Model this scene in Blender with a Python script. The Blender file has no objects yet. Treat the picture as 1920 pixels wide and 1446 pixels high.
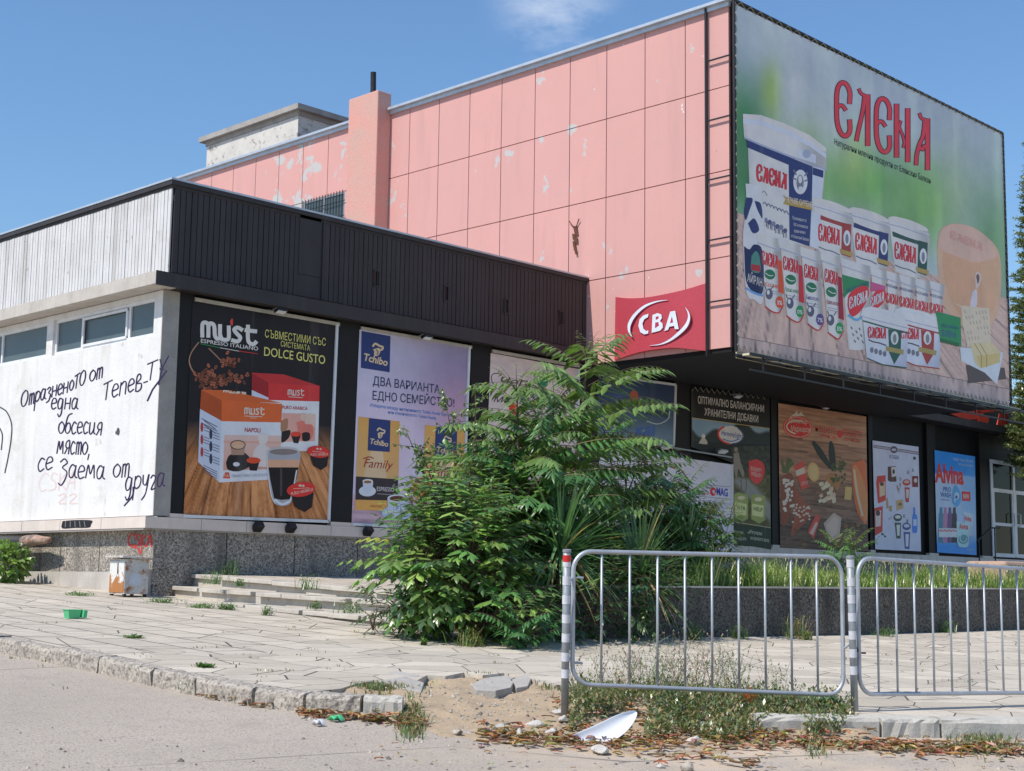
import bpy, bmesh, math, random
import numpy as np
from mathutils import Vector, Matrix
from mathutils.geometry import tessellate_polygon
S = bpy.context.scene
COL = S.collection
rnd = random.Random(7)
nrs = np.random.RandomState(11)

# ------------------------------------------------------------------ camera
F = 2759.4                                   # focal length in pixels of a 1920 px wide frame
PI_, RO, YA = math.radians(7.757), math.radians(.827), math.radians(44.414)
CAM = np.array([-11.502, -18.283, 1.5])
_cp, _sp, _cy, _sy = math.cos(PI_), math.sin(PI_), math.cos(YA), math.sin(YA)
vf = np.array([_cy*_cp, _sy*_cp, _sp]); _r = np.array([_sy, -_cy, 0.]); _u = np.cross(_r, vf)
vr, vu = math.cos(RO)*_r+math.sin(RO)*_u, -math.sin(RO)*_r+math.cos(RO)*_u
cd = bpy.data.cameras.new('camera'); cam = bpy.data.objects.new('camera', cd); COL.objects.link(cam)
cd.sensor_width = 36; cd.lens = F/1920*36; cd.clip_start = .1; cd.clip_end = 2000
M = Matrix.Identity(4)
for i in range(3):
    M[i][0], M[i][1], M[i][2], M[i][3] = vr[i], vu[i], -vf[i], CAM[i]
cam.matrix_world = M
S.camera = cam

# ------------------------------------------------------------------ light
EL, AZ = math.radians(53), math.radians(173)
SUN = Vector((math.cos(AZ)*math.cos(EL), math.sin(AZ)*math.cos(EL), math.sin(EL)))
sl = bpy.data.lights.new('sun', 'SUN'); so = bpy.data.objects.new('sun', sl); COL.objects.link(so)
sl.energy = 4.6; sl.angle = math.radians(.5); sl.color = (1, .945, .85)
so.rotation_euler = (-SUN).to_track_quat('-Z', 'Y').to_euler()
so.location = (-30, 0, 40)
W = bpy.data.worlds.new('World'); S.world = W; W.use_nodes = True
wn, wl = W.node_tree.nodes, W.node_tree.links
bg = wn['Background']
sky = wn.new('ShaderNodeTexSky'); sky.sky_type = 'NISHITA'; sky.sun_disc = False
sky.sun_elevation = EL; sky.sun_rotation = math.atan2(SUN.x, SUN.y)
sky.altitude = 0; sky.air_density = 1.42; sky.dust_density = 0.; sky.ozone_density = 10
tcw = wn.new('ShaderNodeTexCoord'); mp = wn.new('ShaderNodeMapping'); mp.inputs['Scale'].default_value = (9, 9, 22)
nz = wn.new('ShaderNodeTexNoise'); nz.inputs['Scale'].default_value = 1.6; nz.inputs['Detail'].default_value = 9; nz.inputs['Roughness'].default_value = .62
wl.new(tcw.outputs['Generated'], mp.inputs['Vector']); wl.new(mp.outputs['Vector'], nz.inputs['Vector'])
cr = wn.new('ShaderNodeValToRGB'); cr.color_ramp.elements[0].position = .42; cr.color_ramp.elements[1].position = .78
wl.new(nz.outputs['Fac'], cr.inputs['Fac'])
# one wisp of cloud at its own place in the sky
_d = vf+vr*(1040-960)/F+vu*(723-8)/F; _d /= np.linalg.norm(_d)
vm = wn.new('ShaderNodeVectorMath'); vm.operation = 'DISTANCE'; vm.inputs[1].default_value = tuple(_d)
wl.new(tcw.outputs['Generated'], vm.inputs[0])
mr = wn.new('ShaderNodeMapRange'); mr.interpolation_type = 'SMOOTHSTEP'
mr.inputs['From Min'].default_value = .055; mr.inputs['From Max'].default_value = .006; mr.inputs['To Max'].default_value = .62
wl.new(vm.outputs['Value'], mr.inputs['Value'])
mu = wn.new('ShaderNodeMath'); mu.operation = 'MULTIPLY'; wl.new(mr.outputs['Result'], mu.inputs[0]); wl.new(cr.outputs['Color'], mu.inputs[1])
mx = wn.new('ShaderNodeMix'); mx.data_type = 'RGBA'
wl.new(mu.outputs[0], mx.inputs['Factor']); wl.new(sky.outputs['Color'], mx.inputs[6]); mx.inputs[7].default_value = (6.5, 6.9, 7.6, 1)
wl.new(mx.outputs[2], bg.inputs['Color']); bg.inputs['Strength'].default_value = .145
S.view_settings.view_transform = 'Standard'; S.view_settings.look = 'None'; S.view_settings.gamma = 1
S.view_settings.exposure = 0.0
S.cycles.max_bounces = 6; S.cycles.diffuse_bounces = 3; S.cycles.glossy_bounces = 3; S.cycles.transparent_max_bounces = 6

# ------------------------------------------------------------------ geometry helpers
def ray(x, y): return vf+vr*((x-960)/F)+vu*((723-y)/F)
def pX(x, y, X): d = ray(x, y); return CAM+d*((X-CAM[0])/d[0])
def pY(x, y, Y): d = ray(x, y); return CAM+d*((Y-CAM[1])/d[1])
GA, GC = 1.29, .052
def gz(X, Y): return GA+GC*max(-45, min(45, Y))
def g(x, y, dz=0.):
    d = ray(x, y); t = (GA+dz+GC*CAM[1]-CAM[2])/(d[2]-GC*d[1]); return CAM+d*t
def lin(c): return tuple((v/255/12.92 if v <= 10 else ((v/255+.055)/1.055)**2.4) for v in c)

def vnoise(x, y, seed=0):
    x = np.asarray(x, float); y = np.asarray(y, float)
    xi, yi = np.floor(x).astype(np.int64), np.floor(y).astype(np.int64); fx, fy = x-xi, y-yi
    def h(a, b):
        n = (a*374761393+b*668265263+seed*974634777) & 0x7fffffff
        n = ((n ^ (n >> 13))*1274126177) & 0x7fffffff
        return ((n ^ (n >> 16)) & 0xffff)/65535.
    fx = fx*fx*(3-2*fx); fy = fy*fy*(3-2*fy)
    return (h(xi, yi)*(1-fx)+h(xi+1, yi)*fx)*(1-fy)+(h(xi, yi+1)*(1-fx)+h(xi+1, yi+1)*fx)*fy
def fbm(x, y, seed=0, o=4):
    t = 0; a = .5
    for k in range(o): t = t+a*vnoise(x*2**k, y*2**k, seed+k); a *= .5
    return t

class MB:
    def __init__(s): s.v = []; s.f = []; s.m = []; s.c = []
    def add(s, vs, fs, m=0, c=None):
        b = len(s.v); s.v += [tuple(map(float, p)) for p in vs]
        for q in fs: s.f.append(tuple(b+i for i in q)); s.m.append(m); s.c.append(c)
        return s
    def box(s, x0, x1, y0, y1, z0, z1, m=0, c=None):
        return s.add([(x0,y0,z0),(x1,y0,z0),(x1,y1,z0),(x0,y1,z0),(x0,y0,z1),(x1,y0,z1),(x1,y1,z1),(x0,y1,z1)],
                     [(0,3,2,1),(4,5,6,7),(0,1,5,4),(1,2,6,5),(2,3,7,6),(3,0,4,7)], m, c)
    def obox(s, ctr, ax, ay, az, m=0, c=None):            # half-axes
        ctr, ax, ay, az = map(np.asarray, (ctr, ax, ay, az)); P = []
        for k in (-1, 1):
            for i, j in ((-1,-1),(1,-1),(1,1),(-1,1)): P.append(ctr+ax*i+ay*j+az*k)
        return s.add(P, [(0,3,2,1),(4,5,6,7),(0,1,5,4),(1,2,6,5),(2,3,7,6),(3,0,4,7)], m, c)
    def bar(s, a, b, w, h=None, up=(0,0,1), m=0, c=None):
        a, b = np.asarray(a, float), np.asarray(b, float); d = b-a; L = np.linalg.norm(d); d /= L
        sd = np.cross(d, up); n = np.linalg.norm(sd)
        sd = np.array([1., 0, 0]) if n < 1e-5 else sd/n
        u2 = np.cross(sd, d); h = w if h is None else h
        return s.obox((a+b)/2, d*L/2, sd*w/2, u2*h/2, m, c)
    def tube(s, pts, r, n=8, m=0, c=None, cap=True):
        pts = [np.asarray(p, float) for p in pts]; N = len(pts)
        rs = r if hasattr(r, '__len__') else [r]*N
        t = pts[1]-pts[0]; t /= np.linalg.norm(t)
        a = np.cross(t, (0,0,1.)); a = np.array([1.,0,0]) if np.linalg.norm(a) < 1e-4 else a/np.linalg.norm(a)
        vs = []
        for i in range(N):
            d = pts[min(i+1, N-1)]-pts[max(i-1, 0)]; d /= np.linalg.norm(d)
            a = a-d*(a@d); a /= np.linalg.norm(a); b = np.cross(d, a)
            for k in range(n):
                w = 2*math.pi*k/n; vs.append(pts[i]+rs[i]*(math.cos(w)*a+math.sin(w)*b))
        fs = [(i*n+k, i*n+(k+1)%n, (i+1)*n+(k+1)%n, (i+1)*n+k) for i in range(N-1) for k in range(n)]
        if cap: fs += [tuple(range(n))[::-1], tuple((N-1)*n+k for k in range(n))]
        return s.add(vs, fs, m, c)
    def prism(s, poly, z0, z1, m=0, c=None):              # poly: xy or xyz list (CCW), z0/z1 offsets or absolute
        n = len(poly); q = [(p[0], p[1], p[2] if len(p) > 2 else 0.) for p in poly]
        tri = tessellate_polygon([[Vector((a[0], a[1], 0)) for a in q]])
        vs = [(a[0], a[1], a[2]+z1) for a in q]+[(a[0], a[1], a[2]+z0) for a in q]
        fs = []
        for t in tri:
            A, B, Cc = [Vector(q[i][:2]) for i in t]
            if (B-A).cross(Cc-A) < 0: t = t[::-1]
            fs += [tuple(t), tuple(i+n for i in t[::-1])]
        ar = sum(q[i][0]*q[(i+1)%n][1]-q[(i+1)%n][0]*q[i][1] for i in range(n))
        for i in range(n):
            j = (i+1) % n
            fs.append((i+n, j+n, j, i) if ar > 0 else (i, j, j+n, i+n))
        return s.add(vs, fs, m, c)
    def lathe(s, ctr, prof, n=16, m=0, c=None):           # prof: (r, z)
        vs = []; ctr = np.asarray(ctr, float)
        for r_, z_ in prof:
            for k in range(n):
                w = 2*math.pi*k/n; vs.append(ctr+(r_*math.cos(w), r_*math.sin(w), z_))
        N = len(prof)
        fs = [(i*n+k, i*n+(k+1)%n, (i+1)*n+(k+1)%n, (i+1)*n+k) for i in range(N-1) for k in range(n)]
        fs += [tuple(range(n))[::-1], tuple((N-1)*n+k for k in range(n))]
        return s.add(vs, fs, m, c)
    def build(s, name, mats, parent=None, smooth=False, bevel=0, loc=None):
        me = bpy.data.meshes.new(name)
        mats = mats if isinstance(mats, (list, tuple)) else [mats]
        off = np.array(ORG[parent.name] if parent else (loc if loc is not None else (0,0,0)), float)
        V = np.array(s.v, float).reshape(-1, 3)-off
        me.from_pydata(V.tolist(), [], s.f)
        for mt in mats: me.materials.append(mt)
        if len(mats) > 1: me.polygons.foreach_set('material_index', s.m)
        if any(c is not None for c in s.c):
            at = me.color_attributes.new('Col', 'FLOAT_COLOR', 'CORNER'); out = []
            for q, c in zip(s.f, s.c):
                c = (1,1,1) if c is None else c
                if hasattr(c[0], '__len__'):
                    for cc in c: out += [cc[0], cc[1], cc[2], 1.]
                else: out += [c[0], c[1], c[2], 1.]*len(q)
            at.data.foreach_set('color', np.array(out, np.float32))
        if smooth: me.polygons.foreach_set('use_smooth', [True]*len(me.polygons))
        me.update()
        o = bpy.data.objects.new(name, me); COL.objects.link(o)
        if bevel:
            bv = o.modifiers.new('bevel', 'BEVEL'); bv.width = bevel; bv.segments = 2; bv.limit_method = 'ANGLE'
        if parent: o.parent = parent; ORG[o.name] = ORG[parent.name]
        else: o.location = off; ORG[o.name] = tuple(off)
        return o
ORG = {}
def tag(o, label=None, cat=None, group=None, kind=None):
    if label: o['label'] = label
    if cat: o['category'] = cat
    if group: o['group'] = group
    if kind: o['kind'] = kind
    return o
def thing(name, label, cat, loc=(0,0,0), group=None):
    o = bpy.data.objects.new(name, None); COL.objects.link(o); o.location = loc; o.empty_display_size = .2
    ORG[o.name] = tuple(map(float, loc)); return tag(o, label, cat, group)
def copy_tree(o, loc, rot=None, label=None):
    c = o.copy(); COL.objects.link(c); c.location = loc
    if rot is not None: c.rotation_euler = rot
    if label: c['label'] = label
    for ch in list(o.children):
        k = ch.copy(); COL.objects.link(k); k.parent = c
        for g2 in list(ch.children):
            q = g2.copy(); COL.objects.link(q); q.parent = k
    return c

# ------------------------------------------------------------------ materials
def nodes(name):
    m = bpy.data.materials.new(name); m.use_nodes = True; nt = m.node_tree
    return m, nt.nodes, nt.links, nt.nodes['Principled BSDF']
def N(nn, typ, **kw):
    n = nn.new(typ)
    for k, v in kw.items():
        if k in n.inputs: n.inputs[k].default_value = v
        else: setattr(n, k, v)
    return n
def mixc(nn, ll, fac, a, b, blend='MIX'):
    n = nn.new('ShaderNodeMix'); n.data_type = 'RGBA'; n.blend_type = blend
    for s_, v in ((n.inputs['Factor'], fac), (n.inputs[6], a), (n.inputs[7], b)):
        if hasattr(v, 'is_linked') or isinstance(v, bpy.types.NodeSocket): ll.new(v, s_)
        elif isinstance(v, (int, float)): s_.default_value = v
        else: s_.default_value = (*v[:3], 1)
    return n.outputs[2]
def ramp(nn, ll, src, a, b):
    n = nn.new('ShaderNodeMapRange'); n.inputs['From Min'].default_value = a; n.inputs['From Max'].default_value = b
    ll.new(src, n.inputs['Value']); return n.outputs['Result']
def noise(nn, ll, scale, detail=6, rough=.6, vec=None, dist=0):
    n = N(nn, 'ShaderNodeTexNoise'); n.inputs['Scale'].default_value = scale; n.inputs['Detail'].default_value = detail
    n.inputs['Roughness'].default_value = rough; n.inputs['Distortion'].default_value = dist
    if vec is not None: ll.new(vec, n.inputs['Vector'])
    return n.outputs['Fac']
def wpos(nn): return nn.new('ShaderNodeNewGeometry').outputs['Position']
def scaled(nn, ll, vec, sc):
    n = nn.new('ShaderNodeMapping'); n.inputs['Scale'].default_value = sc; ll.new(vec, n.inputs['Vector']); return n.outputs['Vector']
def surf(name, c1, c2=None, rough=.8, scale=3., spots=None, bump=.0, bscale=40., metal=0., streak=None, spec=.4, dirt=None):
    """base colour varied by noise; optional spots (colour, scale, lo, hi) and vertical streaks (colour, amount)"""
    m, nn, ll, b = nodes(name); p = wpos(nn)
    col = mixc(nn, ll, ramp(nn, ll, noise(nn, ll, scale, 8, .65, p), .3, .7), c1, c2 or c1)
    fine = ramp(nn, ll, noise(nn, ll, scale*17, 4, .7, p), .2, .8)
    col = mixc(nn, ll, .12, col, fine, 'OVERLAY')
    if streak:
        st = ramp(nn, ll, noise(nn, ll, 1., 6, .6, scaled(nn, ll, p, (5, 5, .35))), .5, .8)
        mm = N(nn, 'ShaderNodeMath', operation='MULTIPLY'); ll.new(st, mm.inputs[0]); mm.inputs[1].default_value = streak[1]
        col = mixc(nn, ll, mm.outputs[0], col, streak[0])
    for sp in (spots or []):
        f_ = ramp(nn, ll, noise(nn, ll, sp[1], 9, .68, p, .3), sp[2], sp[3]); col = mixc(nn, ll, f_, col, sp[0])
    ll.new(col, b.inputs['Base Color'])
    b.inputs['Roughness'].default_value = rough; b.inputs['Metallic'].default_value = metal; b.inputs['Specular IOR Level'].default_value = spec
    if bump:
        bn = N(nn, 'ShaderNodeBump'); bn.inputs['Strength'].default_value = bump; bn.inputs['Distance'].default_value = .02
        ll.new(noise(nn, ll, bscale, 6, .7, p), bn.inputs['Height']); ll.new(bn.outputs['Normal'], b.inputs['Normal'])
    return m
def attrmat(name, rough=.55, spec=.35, trans=0., bump=0., gain=1., mottle=False):
    m, nn, ll, b = nodes(name); a = N(nn, 'ShaderNodeAttribute', attribute_name='Col'); ac = mixc(nn, ll, 1., a.outputs['Color'], (gain,)*3, 'MULTIPLY') if gain != 1 else a.outputs['Color']
    if mottle:
        p_ = wpos(nn); ac = mixc(nn, ll, .8, ac, mixc(nn, ll, ramp(nn, ll, noise(nn, ll, 1.6, 9, .7, p_), .3, .7), (1.06,1.05,1.04), (.80,.81,.83)), 'MULTIPLY')
        ac = mixc(nn, ll, ramp(nn, ll, noise(nn, ll, 1., 6, .6, scaled(nn, ll, p_, (2.4, 2.4, .2))), .56, .85), ac, mixc(nn, ll, .25, ac, (.42,.40,.37)))
    ll.new(ac, b.inputs['Base Color']); b.inputs['Roughness'].default_value = rough; b.inputs['Specular IOR Level'].default_value = spec
    if bump:
        bn = N(nn, 'ShaderNodeBump'); bn.inputs['Strength'].default_value = bump; bn.inputs['Distance'].default_value = .05
        ll.new(noise(nn, ll, 1.3, 3, .5, wpos(nn)), bn.inputs['Height']); ll.new(bn.outputs['Normal'], b.inputs['Normal'])
    if trans:
        t = N(nn, 'ShaderNodeBsdfTranslucent'); mx_ = N(nn, 'ShaderNodeMixShader'); mx_.inputs[0].default_value = trans
        g_ = mixc(nn, ll, 1., ac, (1.4, 1.6, .7), 'MULTIPLY')
        ll.new(g_, t.inputs['Color']); ll.new(b.outputs[0], mx_.inputs[1]); ll.new(t.outputs[0], mx_.inputs[2])
        ll.new(mx_.outputs[0], nn['Material Output'].inputs['Surface'])
    return m
M_PRINT = attrmat('printed_vinyl', .45, .25, bump=.3, mottle=True)
M_LEAF = attrmat('leaf', .34, .75, .24, gain=1.6)
M_TWIG = surf('bark', (.16,.11,.07), (.09,.07,.05), .9, 30)
M_PALETWIG = surf('pale_bark', (.42,.32,.2), (.3,.22,.13), .9, 30)
M_DARK = surf('charcoal_paint', (.032,.026,.027), (.042,.035,.036), .55, 2, streak=((.09,.085,.09), .35))
M_DARKWALL = surf('shade_dark_charcoal', (.006,.006,.007), (.010,.0095,.010), .6, 2, spec=.2)  # charcoal taken near-black: deep shade under the overhang is in the colour
M_PILAST = surf('shade_dark_pilaster', (.012,.011,.012), (.018,.017,.018), .55, 2, spec=.25)  # darker copy of the charcoal paint, overhang shade put into it
M_BLACK = surf('black_metal', (.012,.012,.013), (.02,.02,.022), .45, 8)
M_STEEL = surf('galvanised_steel', (.52,.54,.57), (.38,.40,.43), .45, 9, metal=.5, spots=[((.26,.2,.16), 16, .70, .76)])
M_STEELD = surf('weathered_steel', (.36,.38,.40), (.28,.295,.31), .55, 30, metal=.4)
M_WHITEPL = surf('white_plaster', (.76,.75,.74), (.66,.65,.64), .9, 1.4, spots=[((.58,.545,.50), 1.1, .56, .72), ((.44,.41,.37), 2.4, .64, .70), ((.30,.27,.24), 9., .72, .76)], bump=.35, bscale=22, streak=((.52,.49,.45), .6))
M_WHITEWOOD = surf('white_boards', (.67,.66,.655), (.56,.55,.545), .85, 2.2, spots=[((.30,.275,.255), 6., .62, .72), ((.5,.475,.45), 1.3, .55, .75)], streak=((.36,.335,.315), 1.), bump=.3)
M_CONC = surf('concrete', (.42,.39,.36), (.30,.28,.26), .95, 2.5, bump=.4, bscale=50, streak=((.2,.19,.17), .4))
M_CONCL = surf('pale_concrete', (.56,.52,.47), (.44,.40,.36), .95, 3, bump=.35, bscale=45, spots=[((.25,.22,.2), 7, .66, .78)], streak=((.3,.26,.22), .45))
M_TILE = surf('beige_tile', (.74,.635,.56), (.63,.54,.48), .6, 3, streak=((.3,.26,.23), .3))
M_FRAME = surf('white_frame', (.76,.77,.79), (.66,.67,.69), .5, 5, streak=((.4,.38,.35), .3))
M_COPE = surf('zinc_coping', (.58,.62,.67), (.46,.5,.54), .4, 4, metal=.4)
M_LACE = surf('rope', (.5,.48,.4), (.35,.33,.26), .9, 30)
# ------------------------------------------------------------------ special materials
def pebble(name, k=1.):
    m, nn, ll, b = nodes(name); p = wpos(nn)
    n1 = noise(nn, ll, 30, 3, .9, p, .4); c = mixc(nn, ll, ramp(nn, ll, n1, .39, .60), (.10*k,.09*k,.08*k), (.80*k,.715*k,.61*k))
    n2 = noise(nn, ll, 75, 2, .8, p); c = mixc(nn, ll, ramp(nn, ll, n2, .52, .66), c, (.10*k,.095*k,.09*k))
    c = mixc(nn, ll, ramp(nn, ll, noise(nn, ll, 1.1, 6, .65, p), .42, .72), c, mixc(nn, ll, .6, c, (.30*k,.27*k,.24*k)))
    c = mixc(nn, ll, ramp(nn, ll, noise(nn, ll, 1., 6, .6, scaled(nn, ll, p, (3, 3, .3))), .52, .8), c, (.16*k,.145*k,.13*k))
    ll.new(c, b.inputs['Base Color']); b.inputs['Roughness'].default_value = .95; b.inputs['Specular IOR Level'].default_value = .2
    bn = N(nn, 'ShaderNodeBump'); bn.inputs['Strength'].default_value = 1.; bn.inputs['Distance'].default_value = .04
    ll.new(n1, bn.inputs['Height']); ll.new(bn.outputs['Normal'], b.inputs['Normal']); return m
M_PEBBLE = pebble('pebble_dash', 1.); M_PEBBLED = pebble('dark_pebble_dash', .40)
def pinkmat():
    m, nn, ll, b = nodes('pink_paint'); p = wpos(nn)
    c = mixc(nn, ll, ramp(nn, ll, noise(nn, ll, .55, 5, .6, p), .3, .7), (.665,.345,.312), (.62,.325,.292))
    c = mixc(nn, ll, ramp(nn, ll, noise(nn, ll, 1., 6, .6, scaled(nn, ll, p, (2, 2.2, .25))), .55, .85), c, (.52,.29,.265))
    mp_ = N(nn, 'ShaderNodeVectorMath', operation='MULTIPLY_ADD'); ll.new(p, mp_.inputs[0]); mp_.inputs[1].default_value = (0, 1/.9455, 1/1.55); mp_.inputs[2].default_value = (0, 2.381/.9455, -.69)
    fl_ = N(nn, 'ShaderNodeVectorMath', operation='FLOOR'); ll.new(mp_.outputs[0], fl_.inputs[0]); wn_ = N(nn, 'ShaderNodeTexWhiteNoise'); ll.new(fl_.outputs[0], wn_.inputs['Vector'])
    c = mixc(nn, ll, ramp(nn, ll, wn_.outputs['Value'], 0, 1), c, mixc(nn, ll, .16, c, (.50,.30,.30)))
    c = mixc(nn, ll, ramp(nn, ll, noise(nn, ll, 2.6, 8, .7, p), .56, .8), c, (.55,.33,.31))
    # flaked paint: small chips everywhere, more towards the near corner, large bare patches by the barred window
    sx = N(nn, 'ShaderNodeSeparateXYZ'); ll.new(p, sx.inputs[0])
    near = ramp(nn, ll, sx.outputs['Y'], 3., -3.); far = ramp(nn, ll, sx.outputs['Y'], 6.8, 9.2)
    farz = N(nn, 'ShaderNodeMath', operation='MULTIPLY'); ll.new(far, farz.inputs[0]); ll.new(ramp(nn, ll, sx.outputs['Y'], 11.8, 9.), farz.inputs[1])
    chip = noise(nn, ll, 4.2, 7, .6, p)
    def gate(n_, mask, amt, lo, hi):
        a = N(nn, 'ShaderNodeMath', operation='MULTIPLY_ADD'); ll.new(mask, a.inputs[0]); a.inputs[1].default_value = amt; ll.new(n_, a.inputs[2])
        return ramp(nn, ll, a.outputs[0], lo, hi)
    c = mixc(nn, ll, gate(chip, near, .045, .74, .75), c, (.82,.80,.78))
    c = mixc(nn, ll, gate(noise(nn, ll, 1.5, 9, .62, p), farz.outputs[0], .15, .645, .665), c, (.50,.48,.47))
    c = mixc(nn, ll, gate(noise(nn, ll, 9., 4, .6, p), near, .02, .77, .79), c, (.25,.12,.1))
    ll.new(c, b.inputs['Base Color']); b.inputs['Roughness'].default_value = .8
    bn = N(nn, 'ShaderNodeBump'); bn.inputs['Strength'].default_value = .12; bn.inputs['Distance'].default_value = .02
    ll.new(noise(nn, ll, 20, 5, .6, p), bn.inputs['Height']); ll.new(bn.outputs['Normal'], b.inputs['Normal']); return m
M_PINK = pinkmat()
M_PINKOLD = surf('weathered_pink_render', (.68,.32,.27), (.55,.36,.30), .9, 1.6, spots=[((.50,.42,.36), 5, .6, .72), ((.3,.17,.13), 8, .72, .8)], bump=.5, bscale=22)
M_GAP = surf('dark_joint_backing', (.10,.05,.048), None, .9)  # dark backing seen through the open joints
M_FLAKY = surf('flaking_limewash', (.66,.63,.58), (.54,.51,.47), .9, 3, spots=[((.24,.21,.18), 5.5, .56, .66)], bump=.5, bscale=15)
M_RUST = surf('rusty_paint', (.62,.61,.58), (.5,.49,.46), .7, 5, spots=[((.33,.12,.035), 4.5, .50, .60), ((.2,.07,.02), 11, .6, .7)], bump=.3)
def rustgrad():
    m, nn, ll, b = nodes('rusted_white_enamel'); p = wpos(nn)
    sx = N(nn, 'ShaderNodeSeparateXYZ'); ll.new(p, sx.inputs[0])
    a = N(nn, 'ShaderNodeMath', operation='MULTIPLY_ADD'); ll.new(ramp(nn, ll, sx.outputs['Z'], 1.72, 1.25), a.inputs[0]); a.inputs[1].default_value = .5
    ll.new(noise(nn, ll, 1., 7, .65, scaled(nn, ll, p, (14, 14, 6))), a.inputs[2])
    c = mixc(nn, ll, ramp(nn, ll, a.outputs[0], .66, .74), (.70,.69,.66), (.42,.17,.05))
    c = mixc(nn, ll, ramp(nn, ll, noise(nn, ll, 40, 4, .6, p), .6, .75), c, (.25,.1,.03))
    ll.new(c, b.inputs['Base Color']); b.inputs['Roughness'].default_value = .7; return m
M_CABSUN = rustgrad()
def glass(name, c, rough=.12):
    m, nn, ll, b = nodes(name); p = wpos(nn)
    col = mixc(nn, ll, ramp(nn, ll, noise(nn, ll, 1.2, 4, .5, p), .3, .7), c, tuple(v*.8 for v in c))
    ll.new(col, b.inputs['Base Color']); b.inputs['Roughness'].default_value = rough; b.inputs['Specular IOR Level'].default_value = .6; return m
M_PANE = glass('frosted_grey_pane', (.085,.115,.125), .35)
M_DGLASS = glass('dark_door_glass', (.012,.014,.015), .08); M_DGLASS.node_tree.nodes['Principled BSDF'].inputs['Specular IOR Level'].default_value = .08

# ------------------------------------------------------------------ low shop building (white side, charcoal front)
XP, XE, H1, H2 = 9.17, 19.47, 7.338, 5.96           # pink wall plane, roof cap, fascia bottom
YF = 17.
low = thing('shop_building', 'low flat-roofed shop with white plank side and charcoal plank front', 'building', (4, 4, 1.3))
mb = MB()
mb.box(-.10, .10, -.02, YF, 2.42, 5.02)                   # white side wall, below the windows
wall = mb.build('wall', M_WHITEPL, low)
mb = MB(); mb.box(-.10, .175, -.035, -.02, 2.42, 5.68); mb.box(.10, .175, -.02, .2, 2.42, 5.68)
tag(mb.build('corner_strip', M_CONC, low), 'grey return face of the white wall, shade put into its colour')  # end face of the white wall; its shade is painted in as grey
mb = MB()
for a, b_ in ((-.02, .21), (3.16, 3.36), (6.3, 6.5), (9.45, 9.65), (12.6, 12.8)):
    mb.box(-.09, .10, a, b_, 5.02, 5.68)
mb.box(-.085, .10, .21, YF, 5.60, 5.68)
mb.build('window_pier', M_WHITEPL, low)
for k, (a, b_, cuts) in enumerate(((.21, 3.16, (.95, 2.32)), (3.36, 6.3, (4.95,)), (6.5, 9.45, (7.5, 8.5)), (9.65, 12.6, (10.6, 11.6)))):
    fr = MB(); xs = [a, *cuts, b_]; z0, z1 = 5.02, 5.60
    fr.box(-.05, .02, a, b_, z0, z0+.06); fr.box(-.05, .02, a, b_, z1-.05, z1)
    for i, c in enumerate(xs):
        y0 = c if i == 0 else (c-.055 if i == len(xs)-1 else c-.03); fr.box(-.045, .02, y0, y0+.055, z0+.06, z1-.05)
    w = fr.build('window', M_FRAME, low); w['label'] = 'strip window of grey frosted panes'
    pn = MB()
    for i in range(len(xs)-1): pn.box(-.02, 0, xs[i]+.03, xs[i+1]-.03, z0+.05, z1-.04)
    pn.build('pane', M_PANE, w)
    if k == 0:
        sash = MB()
        for z in (z0+.075, z1-.085): sash.box(-.068, -.046, 1.0, 2.27, z-.02, z+.02)
        for y in (1.0, 2.27): sash.box(-.068, -.046, y-.02, y+.02, z0+.095, z1-.105)
        sash.build('sash', M_FRAME, w)
# planked fascia
def planks(axis, L, step, off, z0, z1, seed):
    r2 = random.Random(seed); m_ = MB(); t = 0
    while t < L:
        w = step-.012; o = off-r2.random()*.006; e = r2.random()*.012
        b = min(t+w, L)
        if axis == 'Y': m_.box(o-.025, o, t, b, z0-e, z1)
        else: m_.box(t, b, o-.025, o, z0-e, z1)
        t += step
    return m_
mb = planks('Y', YF, .092, .0, H2-.02, H1-.08, 3)
tag(mb.build('fascia', M_WHITEWOOD, low), 'flaking white vertical planks')
mb = MB(); mb.box(.001, .3, .05, YF, H2-.05, H1-.09); mb.box(.05, XP-.03, .001, .3, H2-.05, H1-.09)
mb.build('fascia_backing', M_GAP, low)
mb = MB(); rr = random.Random(4); t = .02
slots = [(3.907, 6.484), (5.472, 6.473), (6.952, 6.466), (8.412, 6.458)]
while t < XP-.08:
    w = .088; o = -rr.random()*.006
    if 2.28 < t < 2.72: t += .1; continue
    sl_ = [s for s in slots if t <= s[0] < t+.1]
    if sl_:
        mb.box(t, t+w, o-.025, o, H2, sl_[0][1]-.13); mb.box(t, t+w, o-.025, o, sl_[0][1]+.13, H1-.08)
    else: mb.box(t, t+w, o-.025, o, H2-rr.random()*.01, H1-.08)
    t += .1
mb.box(2.30, 2.72, -.035, 0, H2+.35, H1-.08); mb.box(2.30, 2.72, -.028, 0, H2, H2+.345)
mb.box(2.76, 2.80, -.05, 0, H2, H1-.08)
tag(mb.build('fascia', M_DARK, low), 'charcoal vertical planks with small slots')
for x, z in slots:
    mb = MB()
    for dz in (-.13, .13): mb.box(x-.055, x+.055, -.045, -.026, z+dz-.012, z+dz+.012)
    for dx in (-.05, .05): mb.box(x+dx-.01, x+dx+.01, -.045, -.026, z-.118, z+.118)
    mb.build('slot_frame', M_DARK, low)
mb = MB()
mb.box(-.07, 0, -.07, YF, H1-.085, H1-.02); mb.box(0, XP-.02, -.07, 0, H1-.085, H1-.02)
mb.box(-.035, 0, -.035, YF, H1-.13, H1-.085); mb.box(0, XP-.02, -.035, 0, H1-.13, H1-.085)
roofcap = mb.build('roof_edge', M_DARK, low)
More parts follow.
